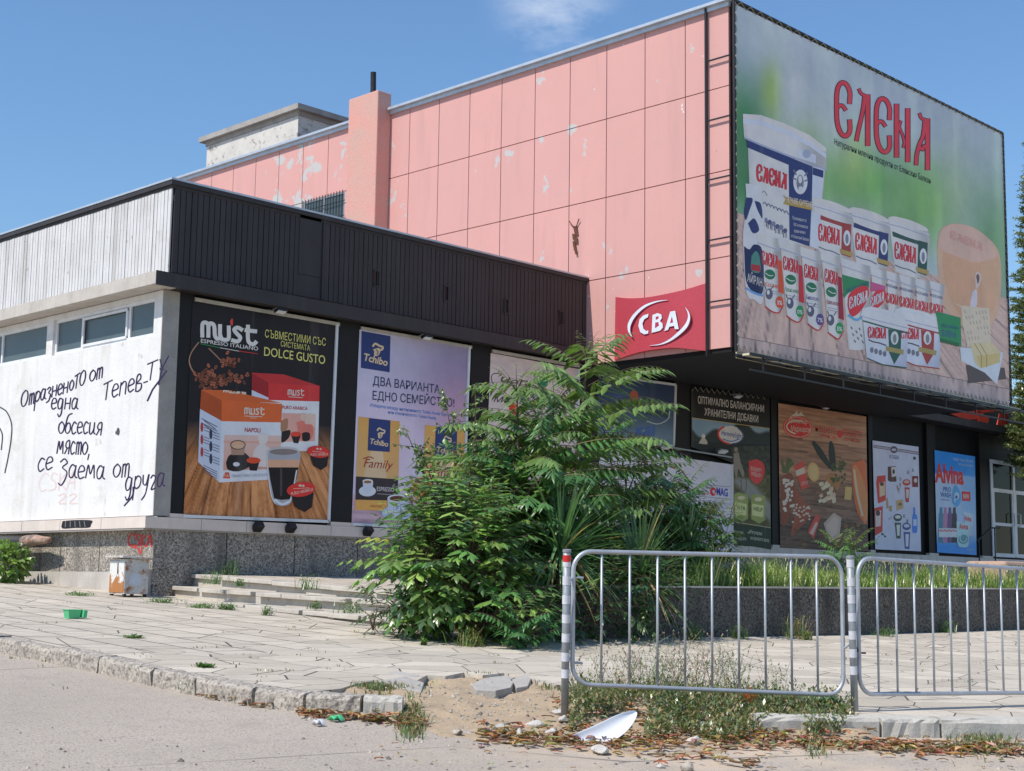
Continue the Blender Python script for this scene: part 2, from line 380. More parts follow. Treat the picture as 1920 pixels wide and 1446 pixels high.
mb = MB(); mb.box(-.08, .02, -.08, YF, H1-.018, H1+.012); mb.box(.02, XP-.02, -.08, .02, H1-.018, H1+.012)
mb.build('coping', M_COPE, low)
mb = MB(); mb.box(.02, XP-.02, .02, YF, H1-.30, H1-.22)
mb.build('roof', M_CONC, low)
# projecting beam under the fascia
mb = MB(); mb.box(-.40, -.001, -.29, YF, 5.69, 5.875); mb.box(-.001, .12, .0, YF, 5.69, 5.80)
tag(mb.build('beam', M_CONCL, low), 'stained white beam under the plank side')
mb = MB(); mb.box(-.398, XP-.02, -.30, -.292, 5.672, 5.88); mb.box(-.001, XP-.02, -.291, .12, 5.69, 5.872)
tag(mb.build('beam', M_DARK, low), 'charcoal beam over the shop windows')
# front wall, pilasters, ledge, plinth
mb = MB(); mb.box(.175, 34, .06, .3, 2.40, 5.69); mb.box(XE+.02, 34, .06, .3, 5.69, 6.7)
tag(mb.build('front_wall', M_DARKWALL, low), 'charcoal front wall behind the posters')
def ux(u, v=800): return float(pY(u, v, 0)[0])
pil = [(.175, .425), (ux(624), ux(668)), (ux(879), ux(917)), (ux(1083), ux(1125)), (ux(1262), ux(1293)), (ux(1444), ux(1459)), (ux(1626), ux(1634)), (ux(1735), ux(1751)), (ux(1833), ux(1852))]
for a, b_ in pil:
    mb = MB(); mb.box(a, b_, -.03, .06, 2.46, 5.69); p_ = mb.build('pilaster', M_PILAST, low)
    pb = MB(); pb.box(a-.01, b_+.01, -.045, .06, 2.402, 2.46); pb.build('base', M_TILE, p_)
mb = MB()
y = -.055
while y < YF: mb.box(-.235, -.10, y, min(y+1.19, YF), 2.24, 2.402); y += 1.2
x = -.10
while x < 34: mb.box(x, x+.79, -.055, .058, 2.24, 2.40); x += .80
ledge = mb.build('ledge', M_TILE, low)
mb = MB(); mb.box(-.225, .0, .0, YF, 2.215, 2.24); mb.box(-.1, 34, -.04, 0, 2.215, 2.24)
mb.build('ledge_drip', M_CONC, low)
mb = MB(); y = 0.305
while y < YF: mb.box(-.06, .3, y, y+1.13, .9, 2.216); y += 1.15
x = -.06
while x < 34: mb.box(x, x+1.23, .01-.02, .3, .9, 2.216); x += 1.25
plinth = mb.build('plinth', M_PEBBLE, low)
mb = MB(); mb.box(-.13, -.061, .62, 6, .9, 1.62); mb.box(-.12, -.061, -.0, .10, .9, 1.66)
tag(mb.build('footing', M_CONCL, low), 'pale smooth cement footing')
# poster frames' top lines (pale trim under the beam)
mb = MB()
for a, b_ in ((.43, ux(628)), (ux(669), ux(879)), (ux(918), ux(1083))):
    mb.box(a, b_, -.05, .05, 5.585, 5.64)
mb.build('window_trim', M_CONCL, low)

# ------------------------------------------------------------------ upper pink block
ZS, ZT = 5.665, 11.93
YB, XE = -3.36, 19.47
pink = thing('hall_block', 'tall pink panelled hall block overhanging the shop row', 'building', (14, 6, 5.7))
YL = 26.
cols = [-3.36+.018, -2.88] + [-2.88+.9445*(i+.52) for i in range(0, 0)]
mb = MB(); mb.box(XP, XP+.25, YB, YL, ZS, ZT-.02); mb.box(XP+.25, XE, YB, YB+.25, ZS, ZT-.02)
mb.box(XP+.25, XE-.1, YB+.25, YL, ZT-.3, ZT-.2); mb.box(XE-.25, XE, YB+.25, 12, ZS, ZT-.3)
mb.build('wall', M_GAP, pink)
rows = [ZS, 7.276, 8.833, 10.375, ZT-.02]
edges = [-3.35, -2.885]; y = -2.381
while y < YL: edges.append(y); y += .9455
mb = MB(); G = .009
wy0, wy1, wz0, wz1 = 7.36, 8.90, 9.2, 10.39                  # barred window opening
for i in range(len(edges)-1):
    for j in range(4):
        a, b_, c, d = edges[i]+G, edges[i+1]-G, rows[j]+G, rows[j+1]-G
        if i == 0: a = edges[0]
        if j == 0: c = ZS
        if b_ > wy0 and a < wy1 and j in (2,):
            mb.box(XP-.035, XP-.001, a, b_, c, wz0)            # below the window
            if a < wy0: mb.box(XP-.035, XP-.001, a, wy0, wz0, d)
            if b_ > wy1: mb.box(XP-.035, XP-.001, wy1, b_, wz0, d)
            continue
        mb.box(XP-.035, XP-.001, a, b_, c, d)
mb.build('panel_cladding', M_PINK, pink)
mb = MB(); mb.box(XP-.17, XP+.3, YB-.08, 5.8, ZT-.02, ZT+.035); mb.box(XP-.17, XP+.3, 6.86, YL, ZT-.02, ZT+.035)
mb.box(XP-.10, XP-.036, YB-.04, 5.8, ZT-.10, ZT-.021); mb.box(XP-.10, XP-.036, 6.86, YL, ZT-.10, ZT-.021)
mb.box(XP+.3, XE+.1, YB-.08, YB+.3, ZT-.02, ZT+.035)
mb.build('coping', M_COPE, pink)
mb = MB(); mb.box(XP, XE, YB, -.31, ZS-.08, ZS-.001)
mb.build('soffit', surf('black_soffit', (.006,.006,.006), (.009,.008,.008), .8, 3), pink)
mb = MB(); mb.box(8.74, XP-.036, 5.82, 6.83, 7.0, 12.32)
ch = mb.build('chimney', M_PINKOLD, pink, bevel=.02)
P = pY(707, 167, 6.3); mb = MB(); mb.tube([(9.0, 6.3, 12.2), (9.0, 6.3, P[2]+.02), (8.99, 6.3, float(pY(706, 138, 6.3)[2]))], .065, 14)
mb.build('flue_pipe', M_BLACK, ch, smooth=False)
# rooftop room
RX = 10.5
mb = MB(); mb.box(RX, RX+4.2, 11.03, 15.10, 11.6, 13.30)
rr_ = mb.build('rooftop_room', M_FLAKY, pink)
mb = MB(); mb.box(RX-.16, RX+4.4, 10.85, 15.28, 13.42, 13.56); mb.box(RX-.03, RX+4.23, 11.0, 15.13, 13.30, 13.42)
mb.build('roof_slab', M_CONC, rr_)
# barred window
fr = MB()
for z in (wz0+.02, wz1-.03): fr.box(XP-.03, XP+.04, wy0, wy1, z-.03, z+.03)
for y in (wy0+.03, (wy0+wy1)/2, wy1-.03): fr.box(XP-.03, XP+.04, y-.03, y+.03, wz0+.05, wz1-.06)
w = fr.build('window', M_STEELD, pink); w['label'] = 'barred window beside the chimney'
mb = MB(); mb.box(XP-.012, XP-.002, wy0, wy1, wz0, wz1); mb.build('pane', M_PANE, w)
mb = MB(); y = wy0+.06
while y < wy1: mb.bar((XP-.06, y, wz0-.02), (XP-.06, y, wz1+.02), .014); y += .105
for z in (wz0+.25, wz0+.6, wz0+.95): mb.bar((XP-.075, wy0-.05, z), (XP-.075, wy1+.05, z), .014)
mb.build('bars', M_BLACK, w)
# rusty hole with a streak in the cladding
mb = MB(); C0 = pX(1078, 447, XP-.05)
for k in range(7): mb.obox(C0+np.array([.004-.004*k, rnd.uniform(-.05, .05), .18-.075*k]), (.006,0,0), (0,.05-.004*k,.01), (0,.01,.06))
for s_ in (-1, 1): mb.bar(C0+(0, .02*s_, .2), C0+(-.03, .13*s_, .36), .015)
tag(mb.build('rusty_bracket', surf('rust', (.16,.06,.03), (.08,.04,.025), .9, 20), pink), 'small rusty bracket stub with a stain')

# ------------------------------------------------------------------ entrance canopy, glass door, handrail on the right
cz = 5.72
can = thing('entrance_canopy', 'dark entrance canopy with red letter sheets under the billboard end', 'canopy', (23, -1, cz))
mb = MB(); mb.box(20.0, 34, -.5, -.03, cz-.02, cz+.16); mb.build('slab', M_DARK, can)
mb = MB(); mb.bar((20.0, -.03, cz+.03), (20.35, -3.0, cz+.08), .05, .05); mb.bar((20.0, -.05, cz+.10), (20.35, -3.0, cz+.14), .03, .03); mb.build('edge_bar', M_STEEL, can)
M_RED = surf('red_sheet', (.62,.05,.02), (.45,.03,.015), .6, 4, bump=.3, bscale=6)
mb = MB()
def plate(pts, Y, th=.04):
    q = [pY(u, v, Y) for u, v in pts]; n = len(q)
    tri = tessellate_polygon([[Vector((p[0], p[2], 0)) for p in q]])
    vs = list(q)+[p+np.array([0, th, 0]) for p in q]
    fs = [tuple(t) for t in tri]+[tuple(i+n for i in t) for t in tri]+[(i, (i+1)%n, (i+1)%n+n, i+n) for i in range(n)]
    return vs, fs
for pts in ([(1782,776),(1833,770),(1846,776),(1832,786),(1812,788)], [(1833,785),(1846,778),(1855,781),(1853,797),(1832,793)], [(1876,775),(1890,776),(1892,801),(1870,800)], [(1834,769),(1875,768),(1872,772),(1834,774)]):
    mb.add(*plate(pts, -.45))
mb.build('red_lettering', M_RED, can)
dr = thing('glass_door', 'white framed double glass door at the end of the poster row', 'door', (27, 0, 2.45))
dx0 = 25.40; fr = MB()
def dbar(x0, x1, z0, z1, m_): m_.box(x0, x1, -.06, .03, z0, z1)
leaf = [dx0, 26.62, 26.74, 27.98, 28.10, 29.2]
for x in (dx0, 26.68, 28.04, 29.2): dbar(x-.06, x+.06, 2.46, 5.03, fr)
for z in (4.98, 4.22, 2.50): 
    for a, b_ in ((dx0+.06, 26.62), (26.74, 27.98), (28.10, 29.14)): fr.box(a, b_, -.055, .025, z-.05, z+.05)
for a, b_ in ((dx0+.06, 26.62), (26.74, 27.98), (28.10, 29.14)): 
    fr.box(a, b_, -.055, .025, 3.28, 3.36)
    for x in (a, b_-.07): fr.box(x, x+.07, -.05, .02, 2.55, 3.28); fr.box(x, x+.07, -.05, .02, 3.36, 4.17)
fr.build('door_frame', M_FRAME, dr)
mb = MB(); mb.box(dx0, 29.2, -.012, .01, 2.47, 5.0); mb.build('pane', M_DGLASS, dr)
for xs_ in (26.50, 26.86):
    mb = MB(); mb.tube([(xs_, -.06, 3.3), (xs_, -.13, 3.32), (xs_, -.13, 3.62), (xs_, -.06, 3.64)], .016, 8); mb.build('handle', M_FRAME, dr)
hr = thing('handrail', 'thin dark handrail sloping down beside the glass door', 'handrail', (24.2, -.5, 2.3))
a, b_ = pY(1832, 1015, -.5), pY(1858, 990, -.5)
mb = MB(); mb.tube([a, b_, b_+(.5,0,.02)], .022, 8); mb.build('rail', M_BLACK, hr)
for q in (a+(.1,0,.08), b_+(.2,0,0)):
    mb = MB(); mb.tube([(q[0], q[1], 1.7), q], .018, 8); mb.build('post', M_BLACK, hr)
# ------------------------------------------------------------------ printed sheets
def smooth(pts, k=5):
    P = [np.asarray(p, float) for p in pts]
    if len(P) < 3: return P
    P = [2*P[0]-P[1]]+P+[2*P[-1]-P[-2]]; out = []
    for i in range(1, len(P)-2):
        for j in range(k):
            t = j/k; a, b, c, d = P[i-1:i+3]
            out.append(.5*((2*b)+(-a+c)*t+(2*a-5*b+4*c-d)*t*t+(-a+3*b-3*c+d)*t**3))
    out.append(P[-2]); return out
_tc = bpy.data.curves.new('glyphs', 'FONT'); _to = bpy.data.objects.new('glyphs', _tc); COL.objects.link(_to)
_dg = bpy.context.evaluated_depsgraph_get()
_tcache = {}
def glyphs(s, bold=0., shear=0.):
    k = (s, bold, shear)
    if k not in _tcache:
        _tc.body = s; _tc.offset = bold; _tc.shear = shear; _tc.resolution_u = 3
        _tc.update_tag(); _dg.update(); e = _to.evaluated_get(_dg); m = e.to_mesh()
        v = np.array([tuple(q.co)[:2] for q in m.vertices]).reshape(-1, 2); f = [tuple(p.vertices) for p in m.polygons]
        e.to_mesh_clear(); _tcache[k] = (v, f)
    return _tcache[k]
class Print(MB):
    """flat print on a wall plane; shapes are given in photograph pixels and laid on the real plane in thin film layers"""
    def __init__(s, axis, val, K, tr=(0, 0, 1.)):
        super().__init__(); s.ax, s.val, s.K, s.tr = axis, val, np.array(K), tr; s.n = 0
        s.nrm = np.array([0, -1., 0]) if axis == 'Y' else np.array([-1., 0, 0])
    def zoom(s, ox, oy, sc): s.tr = (ox, oy, sc); return s
    def px(s, p): return (s.tr[0]+p[0]/s.tr[2], s.tr[1]+p[1]/s.tr[2])
    def on(s, p, off): return (pY if s.ax == 'Y' else pX)(p[0], p[1], s.val)+s.nrm*off
    def col(s, c):
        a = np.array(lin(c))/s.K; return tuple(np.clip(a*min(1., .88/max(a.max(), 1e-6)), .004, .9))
    def off(s, L): s.n += 1; return .001+L*.0012+(s.n % 60)*1.5e-5
    def poly(s, pts, c, L=1, cs=None):
        q = [s.px(p) for p in pts]; o = s.off(L); tri = tessellate_polygon([[Vector((a, b, 0)) for a, b in q]])
        cols = [s.col(k) for k in cs] if cs else None
        vs = [s.on(p, o) for p in q]
        b0 = len(s.v); s.v += [tuple(v) for v in vs]
        for t in tri: s.f.append(tuple(b0+i for i in t)); s.m.append(0); s.c.append(tuple(cols[i] for i in t) if cols else s.col(c))
    def cyl(s, q, c, L=1, bulge=0., n=14, lo=.66):
        """printed picture of a round tub: the print is lighter left of the middle"""
        q = [np.array(p, float) for p in q]; o = s.off(L); b0 = len(s.v); c = np.array(c, float)
        for j in (0, 1, 2, 3):
            for i in range(n+1):
                a, b = i/n, j/3; p = (q[0]*(1-a)+q[1]*a)*(1-b)+(q[3]*(1-a)+q[2]*a)*b; p = p+np.array([0, bulge*4*a*(1-a)*b]); s.v.append(tuple(s.on(s.px(p), o)))
        k = [s.col(np.minimum(c*(lo+(1.06-lo)*math.exp(-((i/n-.36)/.34)**2)+.10*max(0, i/n-.9)*5), 250)) for i in range(n+1)]
        for j in range(3):
            for i in range(n): s.f.append((b0+j*(n+1)+i, b0+j*(n+1)+i+1, b0+(j+1)*(n+1)+i+1, b0+(j+1)*(n+1)+i)); s.m.append(0); s.c.append((k[i], k[i+1], k[i+1], k[i]))
    def curve(s, pts, c, L=1, cs=None): s.poly(smooth(list(pts)+[pts[0]], 4)[:-1], c, L)
    def ell(s, cx, cy, rx, ry, c, L=1, rot=0, n=22, a0=0, a1=360):
        cr_, sr_ = math.cos(math.radians(rot)), math.sin(math.radians(rot)); pts = []
        full = a1-a0 >= 360
        for k in range(n if full else n+1):
            a = math.radians(a0+(a1-a0)*k/n); x, y = rx*math.cos(a), ry*math.sin(a); pts.append((cx+x*cr_-y*sr_, cy+x*sr_+y*cr_))
        s.poly(pts, c, L)
    def arc(s, cx, cy, rx, ry, a0, a1, w, c, L=1, rot=0, n=20):
        cr_, sr_ = math.cos(math.radians(rot)), math.sin(math.radians(rot)); pts = []
        for k in range(n+1):
            a = math.radians(a0+(a1-a0)*k/n); x, y = rx*math.cos(a), ry*math.sin(a); pts.append((cx+x*cr_-y*sr_, cy+x*sr_+y*cr_))
        s.line(pts, w, c, L, False)
    def line(s, pts, w, c, L=1, sm=True, k=5):
        q = [np.array(s.px(p)) for p in (smooth(pts, k) if sm else pts)]; n = len(q); cc = s.col(c) if not callable(c) else None
        ws = w if hasattr(w, '__len__') else None; o = s.off(L); b0 = len(s.v)
        for i in range(n):
            d = q[min(i+1, n-1)]-q[max(i-1, 0)]; d = d/(np.linalg.norm(d)+1e-9); nn_ = np.array([-d[1], d[0]])
            if ws is not None:
                t = i/(n-1)*(len(ws)-1); a = int(min(t, len(ws)-2)); h = (ws[a]+(ws[a+1]-ws[a])*(t-a))/s.tr[2]/2
            else: h = w/s.tr[2]/2
            e = d*h*.5 if i == n-1 else (-d*h*.5 if i == 0 else 0)
            for sg in (1, -1): s.v.append(tuple(s.on(q[i]+e+nn_*h*sg, o+i*1.2e-5)))
        for i in range(n-1): s.f.append((b0+2*i, b0+2*i+1, b0+2*i+3, b0+2*i+2)); s.m.append(0); s.c.append(cc)
    def grid(s, quad, nx, ny, fn, L=0):
        q = [np.array(s.px(p)) for p in quad]; o = s.off(L); b0 = len(s.v); P = np.zeros((ny+1, nx+1, 2))
        for j in range(ny+1):
            for i in range(nx+1):
                a, b = i/nx, j/ny; P[j, i] = (q[0]*(1-a)+q[1]*a)*(1-b)+(q[3]*(1-a)+q[2]*a)*b
        rgb = np.clip(fn(P[..., 0], P[..., 1]), 0, 255)/255
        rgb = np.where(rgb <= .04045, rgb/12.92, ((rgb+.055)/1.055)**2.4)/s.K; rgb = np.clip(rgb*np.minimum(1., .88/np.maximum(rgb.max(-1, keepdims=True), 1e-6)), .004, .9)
        for j in range(ny+1):
            for i in range(nx+1): s.v.append(tuple(s.on(P[j, i], o)))
        for j in range(ny):
            for i in range(nx):
                a = b0+j*(nx+1)+i; s.f.append((a, a+1, a+nx+2, a+nx+1)); s.m.append(0)
                s.c.append((rgb[j, i], rgb[j, i+1], rgb[j+1, i+1], rgb[j+1, i]))
    def text(s, body, p0, p1, h, c, L=2, bold=0., shear=0.):
        """baseline p0 -> p1 (start, end), cap height h, all in current zoom pixels"""
        v, f = glyphs(body, bold, shear)
        if not len(v): return
        a, b = s.px(p0), s.px(p1); o = s.off(L); P0, P1 = s.on(a, o), s.on(b, o); T = s.on((a[0], a[1]-h/s.tr[2]), o)
        x0, x1 = v[:, 0].min(), v[:, 0].max(); ex = (P1-P0)/(x1-x0); ez = np.array([0, 0, (T-P0)[2]/.73])
        b0 = len(s.v)
        for x, y in v: s.v.append(tuple(P0+ex*(x-x0)+ez*y))
        cc = s.col(c)
        for q in f: s.f.append(tuple(b0+i for i in q)); s.m.append(0); s.c.append(cc)
    def elena(s, p0, p1, h, c, dark=(45,25,45), L=3, w=1.):
        """old Slavonic style word of five tall letters; p0, p1 ends of the base line, h letter height"""
        E_ = [[(.90,.66),(.91,.86),(.70,.98),(.40,.96),(.19,.80),(.15,.5),(.19,.2),(.40,.03),(.70,.02),(.91,.14),(.90,.33)],
              [(.17,.46),(.32,.53),(.50,.55),(.66,.50)]]
        L_ = [[(.80,.93),(.80,.02)], [(.3,.98),(.42,.92),(.80,.9)], [(.62,.88),(.52,.62),(.36,.36),(.22,.14),(.16,.02)]]
        N_ = [[(.18,.97),(.18,.02)], [(.82,.97),(.82,.02)], [(.42,.70),(.34,.58),(.52,.46),(.62,.34),(.56,.24)]]
        A_ = [[(.82,.93),(.82,.02)], [(.36,.98),(.48,.91),(.82,.92)], [(.66,.88),(.56,.6),(.36,.42),(.2,.2),(.16,.02)], [(.36,.36),(.56,.34),(.60,.42),(.82,.40)]]
        p0, p1 = np.array(p0, float), np.array(p1, float); e = (p1-p0)/5
        for pas in (0, 1):
            if pas == 0 and dark is None: continue
            for i, gl in enumerate((E_, L_, E_, N_, A_)):
                for st in gl:
                    wid = np.linalg.norm(e)*(.27 if gl is E_ else .30 if len(st) != 5 else .24)*w
                    if st is N_[2] or st is A_[3]: wid *= .6
                    if st is E_[1]: wid *= .8
                    if st is L_[1] or st is A_[1]: wid *= .55
                    pts = [p0+e*(i+.06+.88*x)+np.array([0, -h*y]) for x, y in st]
                    s.line(pts, wid+(np.linalg.norm(e)*.07 if pas == 0 else 0), dark if pas == 0 else c, L+pas, len(st) > 2, 4)
def wood(px, py, vx, vy, k, base, amp=26, seed=1, grain=40):
    t = (px-vx)/np.maximum(py-vy, 1)*k; pid = np.floor(t); fr = t-pid
    tone = vnoise(pid*7.3, pid*0+3, seed)-.5; d = np.log(np.maximum(py-vy, 1))*6
    n = fbm(t*grain/6, d, seed+3)-.47; n2 = fbm(t*grain, d*1.7, seed+5)-.47
    v = tone*amp*1.1+n*amp*2.2+n2*amp*1.2-60*np.exp(-((np.minimum(fr, 1-fr))/.03)**2)
    return np.stack([base[i]+v*(1, .92, .85)[i] for i in range(3)], -1)
def blob(px, py, cx, cy, rx, ry): return np.exp(-(((px-cx)/rx)**2+((py-cy)/ry)**2))
def shades(base, terms):
    out = np.zeros(base[0].shape+(3,)) if hasattr(base[0], 'shape') else None
    return out
def mixf(a, c, w): return a*(1-w[..., None])+np.array(c, float)*w[..., None]

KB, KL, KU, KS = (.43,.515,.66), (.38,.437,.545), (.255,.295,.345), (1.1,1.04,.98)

# ================= big dairy billboard
YC = -3.466
bb = thing('billboard', 'huge green dairy billboard with white tubs, hung on the pink block', 'billboard', (14.3, YC, 5.6))
B = Print('Y', YC, KB)
def bbg(x, y):
    # photographic print: soft green and pale out of focus background
    c = np.zeros(x.shape+(3,))+np.array([134,151,175.])
    w = fbm(x/70, y/160, 3)
    for cx, cy, rx, ry, col_, a in ((1390,235,48,100,(58,108,78),1.),(1448,170,22,60,(112,146,66),.8),(1505,270,40,60,(100,138,72),.8),(1395,340,60,80,(52,100,72),.95),
            (1560,330,90,70,(92,134,88),.85),(1650,345,110,55,(88,138,84),.9),(1740,390,80,70,(96,142,84),.8),(1860,470,45,120,(84,128,92),.9),(1600,300,28,50,(130,158,100),.6),
            (1790,350,30,90,(140,160,150),.5),(1700,420,60,50,(84,130,80),.7),(1490,165,34,105,(150,164,182),.85),(1555,230,40,70,(150,164,182),.6),(1500,40,120,60,(146,162,184),.9),(1395,60,60,60,(140,158,180),.8)):
        c = mixf(c, col_, np.clip(blob(x, y, cx, cy, rx, ry)*a*(.75+.6*w), 0, 1))
    st = np.clip(vnoise(x/16, y/220, 9)-.45, 0, 1)*38
    return c+st[..., None]*np.array([.8, 1., .6])
Q = [(1378,8),(1879,251),(1892,761),(1382,659)]
B.grid(Q, 84, 90, bbg, 0)
def table(x, y): return wood(x, y, 1480, 250, 9, (158,143,146), 30, 4, 60)
B.grid([(1379,398),(1889,560),(1892.5,730),(1382,630)], 150, 70, table, 1)
def tedge(x, y): return wood(x, y, 1600, -2500, 120, (142,132,140), 26, 8, 20)
B.grid([(1382,630),(1892.5,729),(1892,761),(1382,659)], 150, 10, tedge, 1)
B.line([(1382,631),(1892,730)], 1.2, (95,85,92), 2, False)
# big lettering
B.elena((1561,247),(1747,322), 101, (176,52,66), (52,24,44), 3, .66)
B.text('Натурални млечни продукти от Еленския Балкан', (1564,271),(1745,345), 12, (35,40,50), 3, .01, .12)
# large bucket
B.zoom(1380,200,3.286)
wh, wh2, wh3, navy = (186,198,220), (160,174,202), (128,142,176), (38,48,98)
B.cyl([(70,195),(548,385),(505,880),(92,770)], (198,208,226), 3, 6)
B.poly([(470,370),(545,385),(530,520),(505,880),(455,860)], wh2, 4)
B.poly([(40,45),(150,52),(300,105),(450,175),(553,255),(553,300),(440,250),(150,130),(42,80)], (206,214,230), 5); B.cyl([(40,78),(553,280),(555,395),(48,195)], (194,204,224), 5)
B.poly([(40,75),(150,85),(300,140),(450,215),(553,290),(553,320),(450,245),(300,170),(150,115),(42,105)], wh2, 6)
B.poly([(48,185),(150,230),(300,290),(440,340),(555,385),(555,396),(440,352),(300,302),(150,242),(48,197)], wh3, 6)
B.poly([(380,258),(490,300),(488,352),(378,312)], wh2, 7); B.ell(432,292,26,26,wh3,8)
B.poly([(62,205),(322,308),(322,360),(68,252)], navy, 5); B.poly([(472,375),(537,395),(535,440),(470,420)], navy, 5)
B.poly([(322,310),(470,370),(465,600),(450,862),(328,820)], navy, 5)
B.elena((122,452),(312,512), 98, (190,45,60), (60,20,40), 6)
B.ell(394,465,44,76,wh,7); B.ell(392,470,22,50,(96,104,130),8); B.ell(392,450,12,24,wh,9); B.ell(395,508,14,16,wh2,9)
for a, b in (((368,420),(352,392)),((420,428),(436,408)),((366,450),(348,440)),((420,460),(438,452))): B.line([a, b], 9, (90,98,126), 8, False)
B.poly([(285,545),(330,570),(465,600),(468,640),(330,610),(290,600),(305,572)], (140,125,72), 8)
B.text('КРАВЕ СИРЕНЕ', (315,590),(466,622), 34, (215,215,220), 9, .02)
for i, (t, a, b) in enumerate((('Произведено от',345,432),('100% пълномаслено',352,440),('краве мляко',355,425),('от Еленския Балкан',335,446))):
    B.text(t, (a, 690+i*38+(a-330)*.3),(b, 712+i*38+(b-430)*.3), 20, (190,200,225), 8)
for i in range(7): B.line([(165+i*22,600+i*9+6*math.sin(i*2)),(176+i*22,590+i*9),(190+i*22,612+i*9)], 5, (70,80,120), 6)
for i in range(6):
    x = 180+i*24; y = 700+i*12+8*math.sin(i*3); B.ell(x, y, 13, 15, (66,72,108) if i % 2 else (100,106,140), 6, 20); B.line([(x-8,y+8),(x-9,y+40)], 5, (70,76,112), 6, False); B.line([(x+7,y+8),(x+6,y+42)], 5, (70,76,112), 6, False)
B.line([(160,530),(172,522),(190,548)], 4, (90,98,130), 6)
# ayran bottle
B.curve([(55,475),(105,480),(155,500),(152,572),(170,640),(172,740),(160,800),(165,1190),(110,1190),(60,1140),(40,820),(50,700),(55,600),(60,545)], wh, 7)
for p in (((60,560),(100,570),(80,640),(58,700),(48,660)),((110,580),(150,600),(160,690),(130,640)),((70,720),(110,690),(140,760),(100,780))): B.curve(p, navy, 8)
B.curve([(46,860),(80,880),(110,850),(160,890),(165,1130),(120,1150),(60,1080)], (28,34,74), 8)
B.curve([(92,920),(120,890),(142,930),(145,1020),(90,1010)], (60,110,110), 9); B.poly([(90,970),(146,980),(146,1020),(90,1008)], (130,40,50), 10)
B.text('АЙРАН', (66,1078),(158,1112), 52, (205,212,225), 10, .01); B.line([(60,1120),(110,1150),(160,1165)], 14, (90,130,190), 9)
# row of small cups
cups = [(120,262,780,1285,(205,85,50),'Козе','3%'),(252,388,812,1342,(150,38,52),'Прясно мляко','0%'),(382,512,860,1392,(66,50,120),'Биволско','7%'),(508,632,888,1446,(120,30,50),'Краве и козе','5%')]
for k, (x0, x1, yt, yb, ac, nm, pc) in enumerate(cups):
    sl_ = .30
    B.cyl([(x0+18,yt+66),(x1+2,yt+70+(x1-x0)*sl_),(x1+28,yb-40),(x0+58,yb-62)], (198,208,226), 7, 34, lo=.6)
    B.cyl([(x0,yt),(x1+8,yt+(x1-x0)*sl_),(x1+4,yt+74+(x1-x0)*sl_),(x0+14,yt+66)], (200,210,228), 9, 6)
    B.line([(x0+10,yt+60),(x1+4,yt+66+(x1-x0)*sl_)], 7, wh3, 10, False)
    if k in (0, 1, 3): B.poly([(x1-6,yt+120+(x1-x0)*sl_),(x1+16,yt+130+(x1-x0)*sl_),(x1+30,yb-130),(x1-4,yb-140)], ac, 9)
    B.elena((x0+34,yt+190),(x1-8,yt+190+(x1-x0-40)*sl_), 82, (186,40,55), (80,25,45), 9)
    B.ell((x0+x1)/2+14, yt+255, 34, 30, (32,92,66), 9, 35); B.line([(x0+56,yt+246),(x0+82,yt+262),(x0+104,yt+262)], 5, wh, 10)
    B.text(nm, (x0+48,yt+325),(x1-6,yt+340), 26, ac if k != 1 else (40,110,80), 9, .01)
    for q in range(2): B.line([(x0+54,yt+350+q*14),(x1-4,yt+364+q*14)], 4, (120,130,160), 9, False)
    B.ell((x0+x1)/2+10, yb-130, 22, 34, (70,74,100), 9); B.ell((x0+x1)/2+4, yb-140, 9, 15, wh, 10); B.line([(x0+62,yb-160),(x0+52,yb-185)], 6, (70,74,100), 9, False); B.line([(x0+92,yb-160),(x0+106,yb-180)], 6, (70,74,100), 9, False)
    B.ell(x1+2, yb-80, 24, 36, ac if k in (0, 2) else (30,120,74), 10); B.text(pc, (x1-14,yb-66),(x1+18,yb-62), 26, wh, 11, .02)
    B.line([(x0+58,yb-52),(x0+100,yb-22),(x1,yb-16),(x1+26,yb-64)], 8, (150,50,55), 9)
# back tubs
for k, (X, ac) in enumerate(((0,(122,52,52)),(1,(40,46,96)),(2,(36,66,62)))):
    B.zoom(1280+X*69.5+ (0 if X < 2 else 4), 400+X*17, 3)
    B.cyl([(735,-10),(957,55),(938,262),(764,222)], (198,208,226), 3, 14)
    B.cyl([(724,-78),(950,-4),(962,66),(733,-10)], (198,208,226), 5, 10); B.curve([(724,-78),(760,-84),(850,-62),(930,-26),(950,-2),(900,-8),(800,-44)], (206,214,230), 6); B.line([(735,-40),(840,-10),(955,35)], 5, wh3, 6); B.line([(728,-60),(840,-26),(958,20)], 4, wh2, 6)
    B.poly([(748,0),(948,62),(945,92),(752,28)], ac, 4)
    B.poly([(896,50),(948,66),(942,250),(890,232)], ac, 5)
    B.elena((760,150),(882,182), 92, (186,42,56), (70,24,42), 6)
    B.ell(922,140,20,44,wh,6); B.ell(922,144,9,28,(96,104,130),7); B.poly([(882,200),(955,222),(950,246),(886,226)], (138,124,76), 7)
    B.line([(765,190),(800,205),(840,215),(880,235)], 6, (80,88,118), 5)
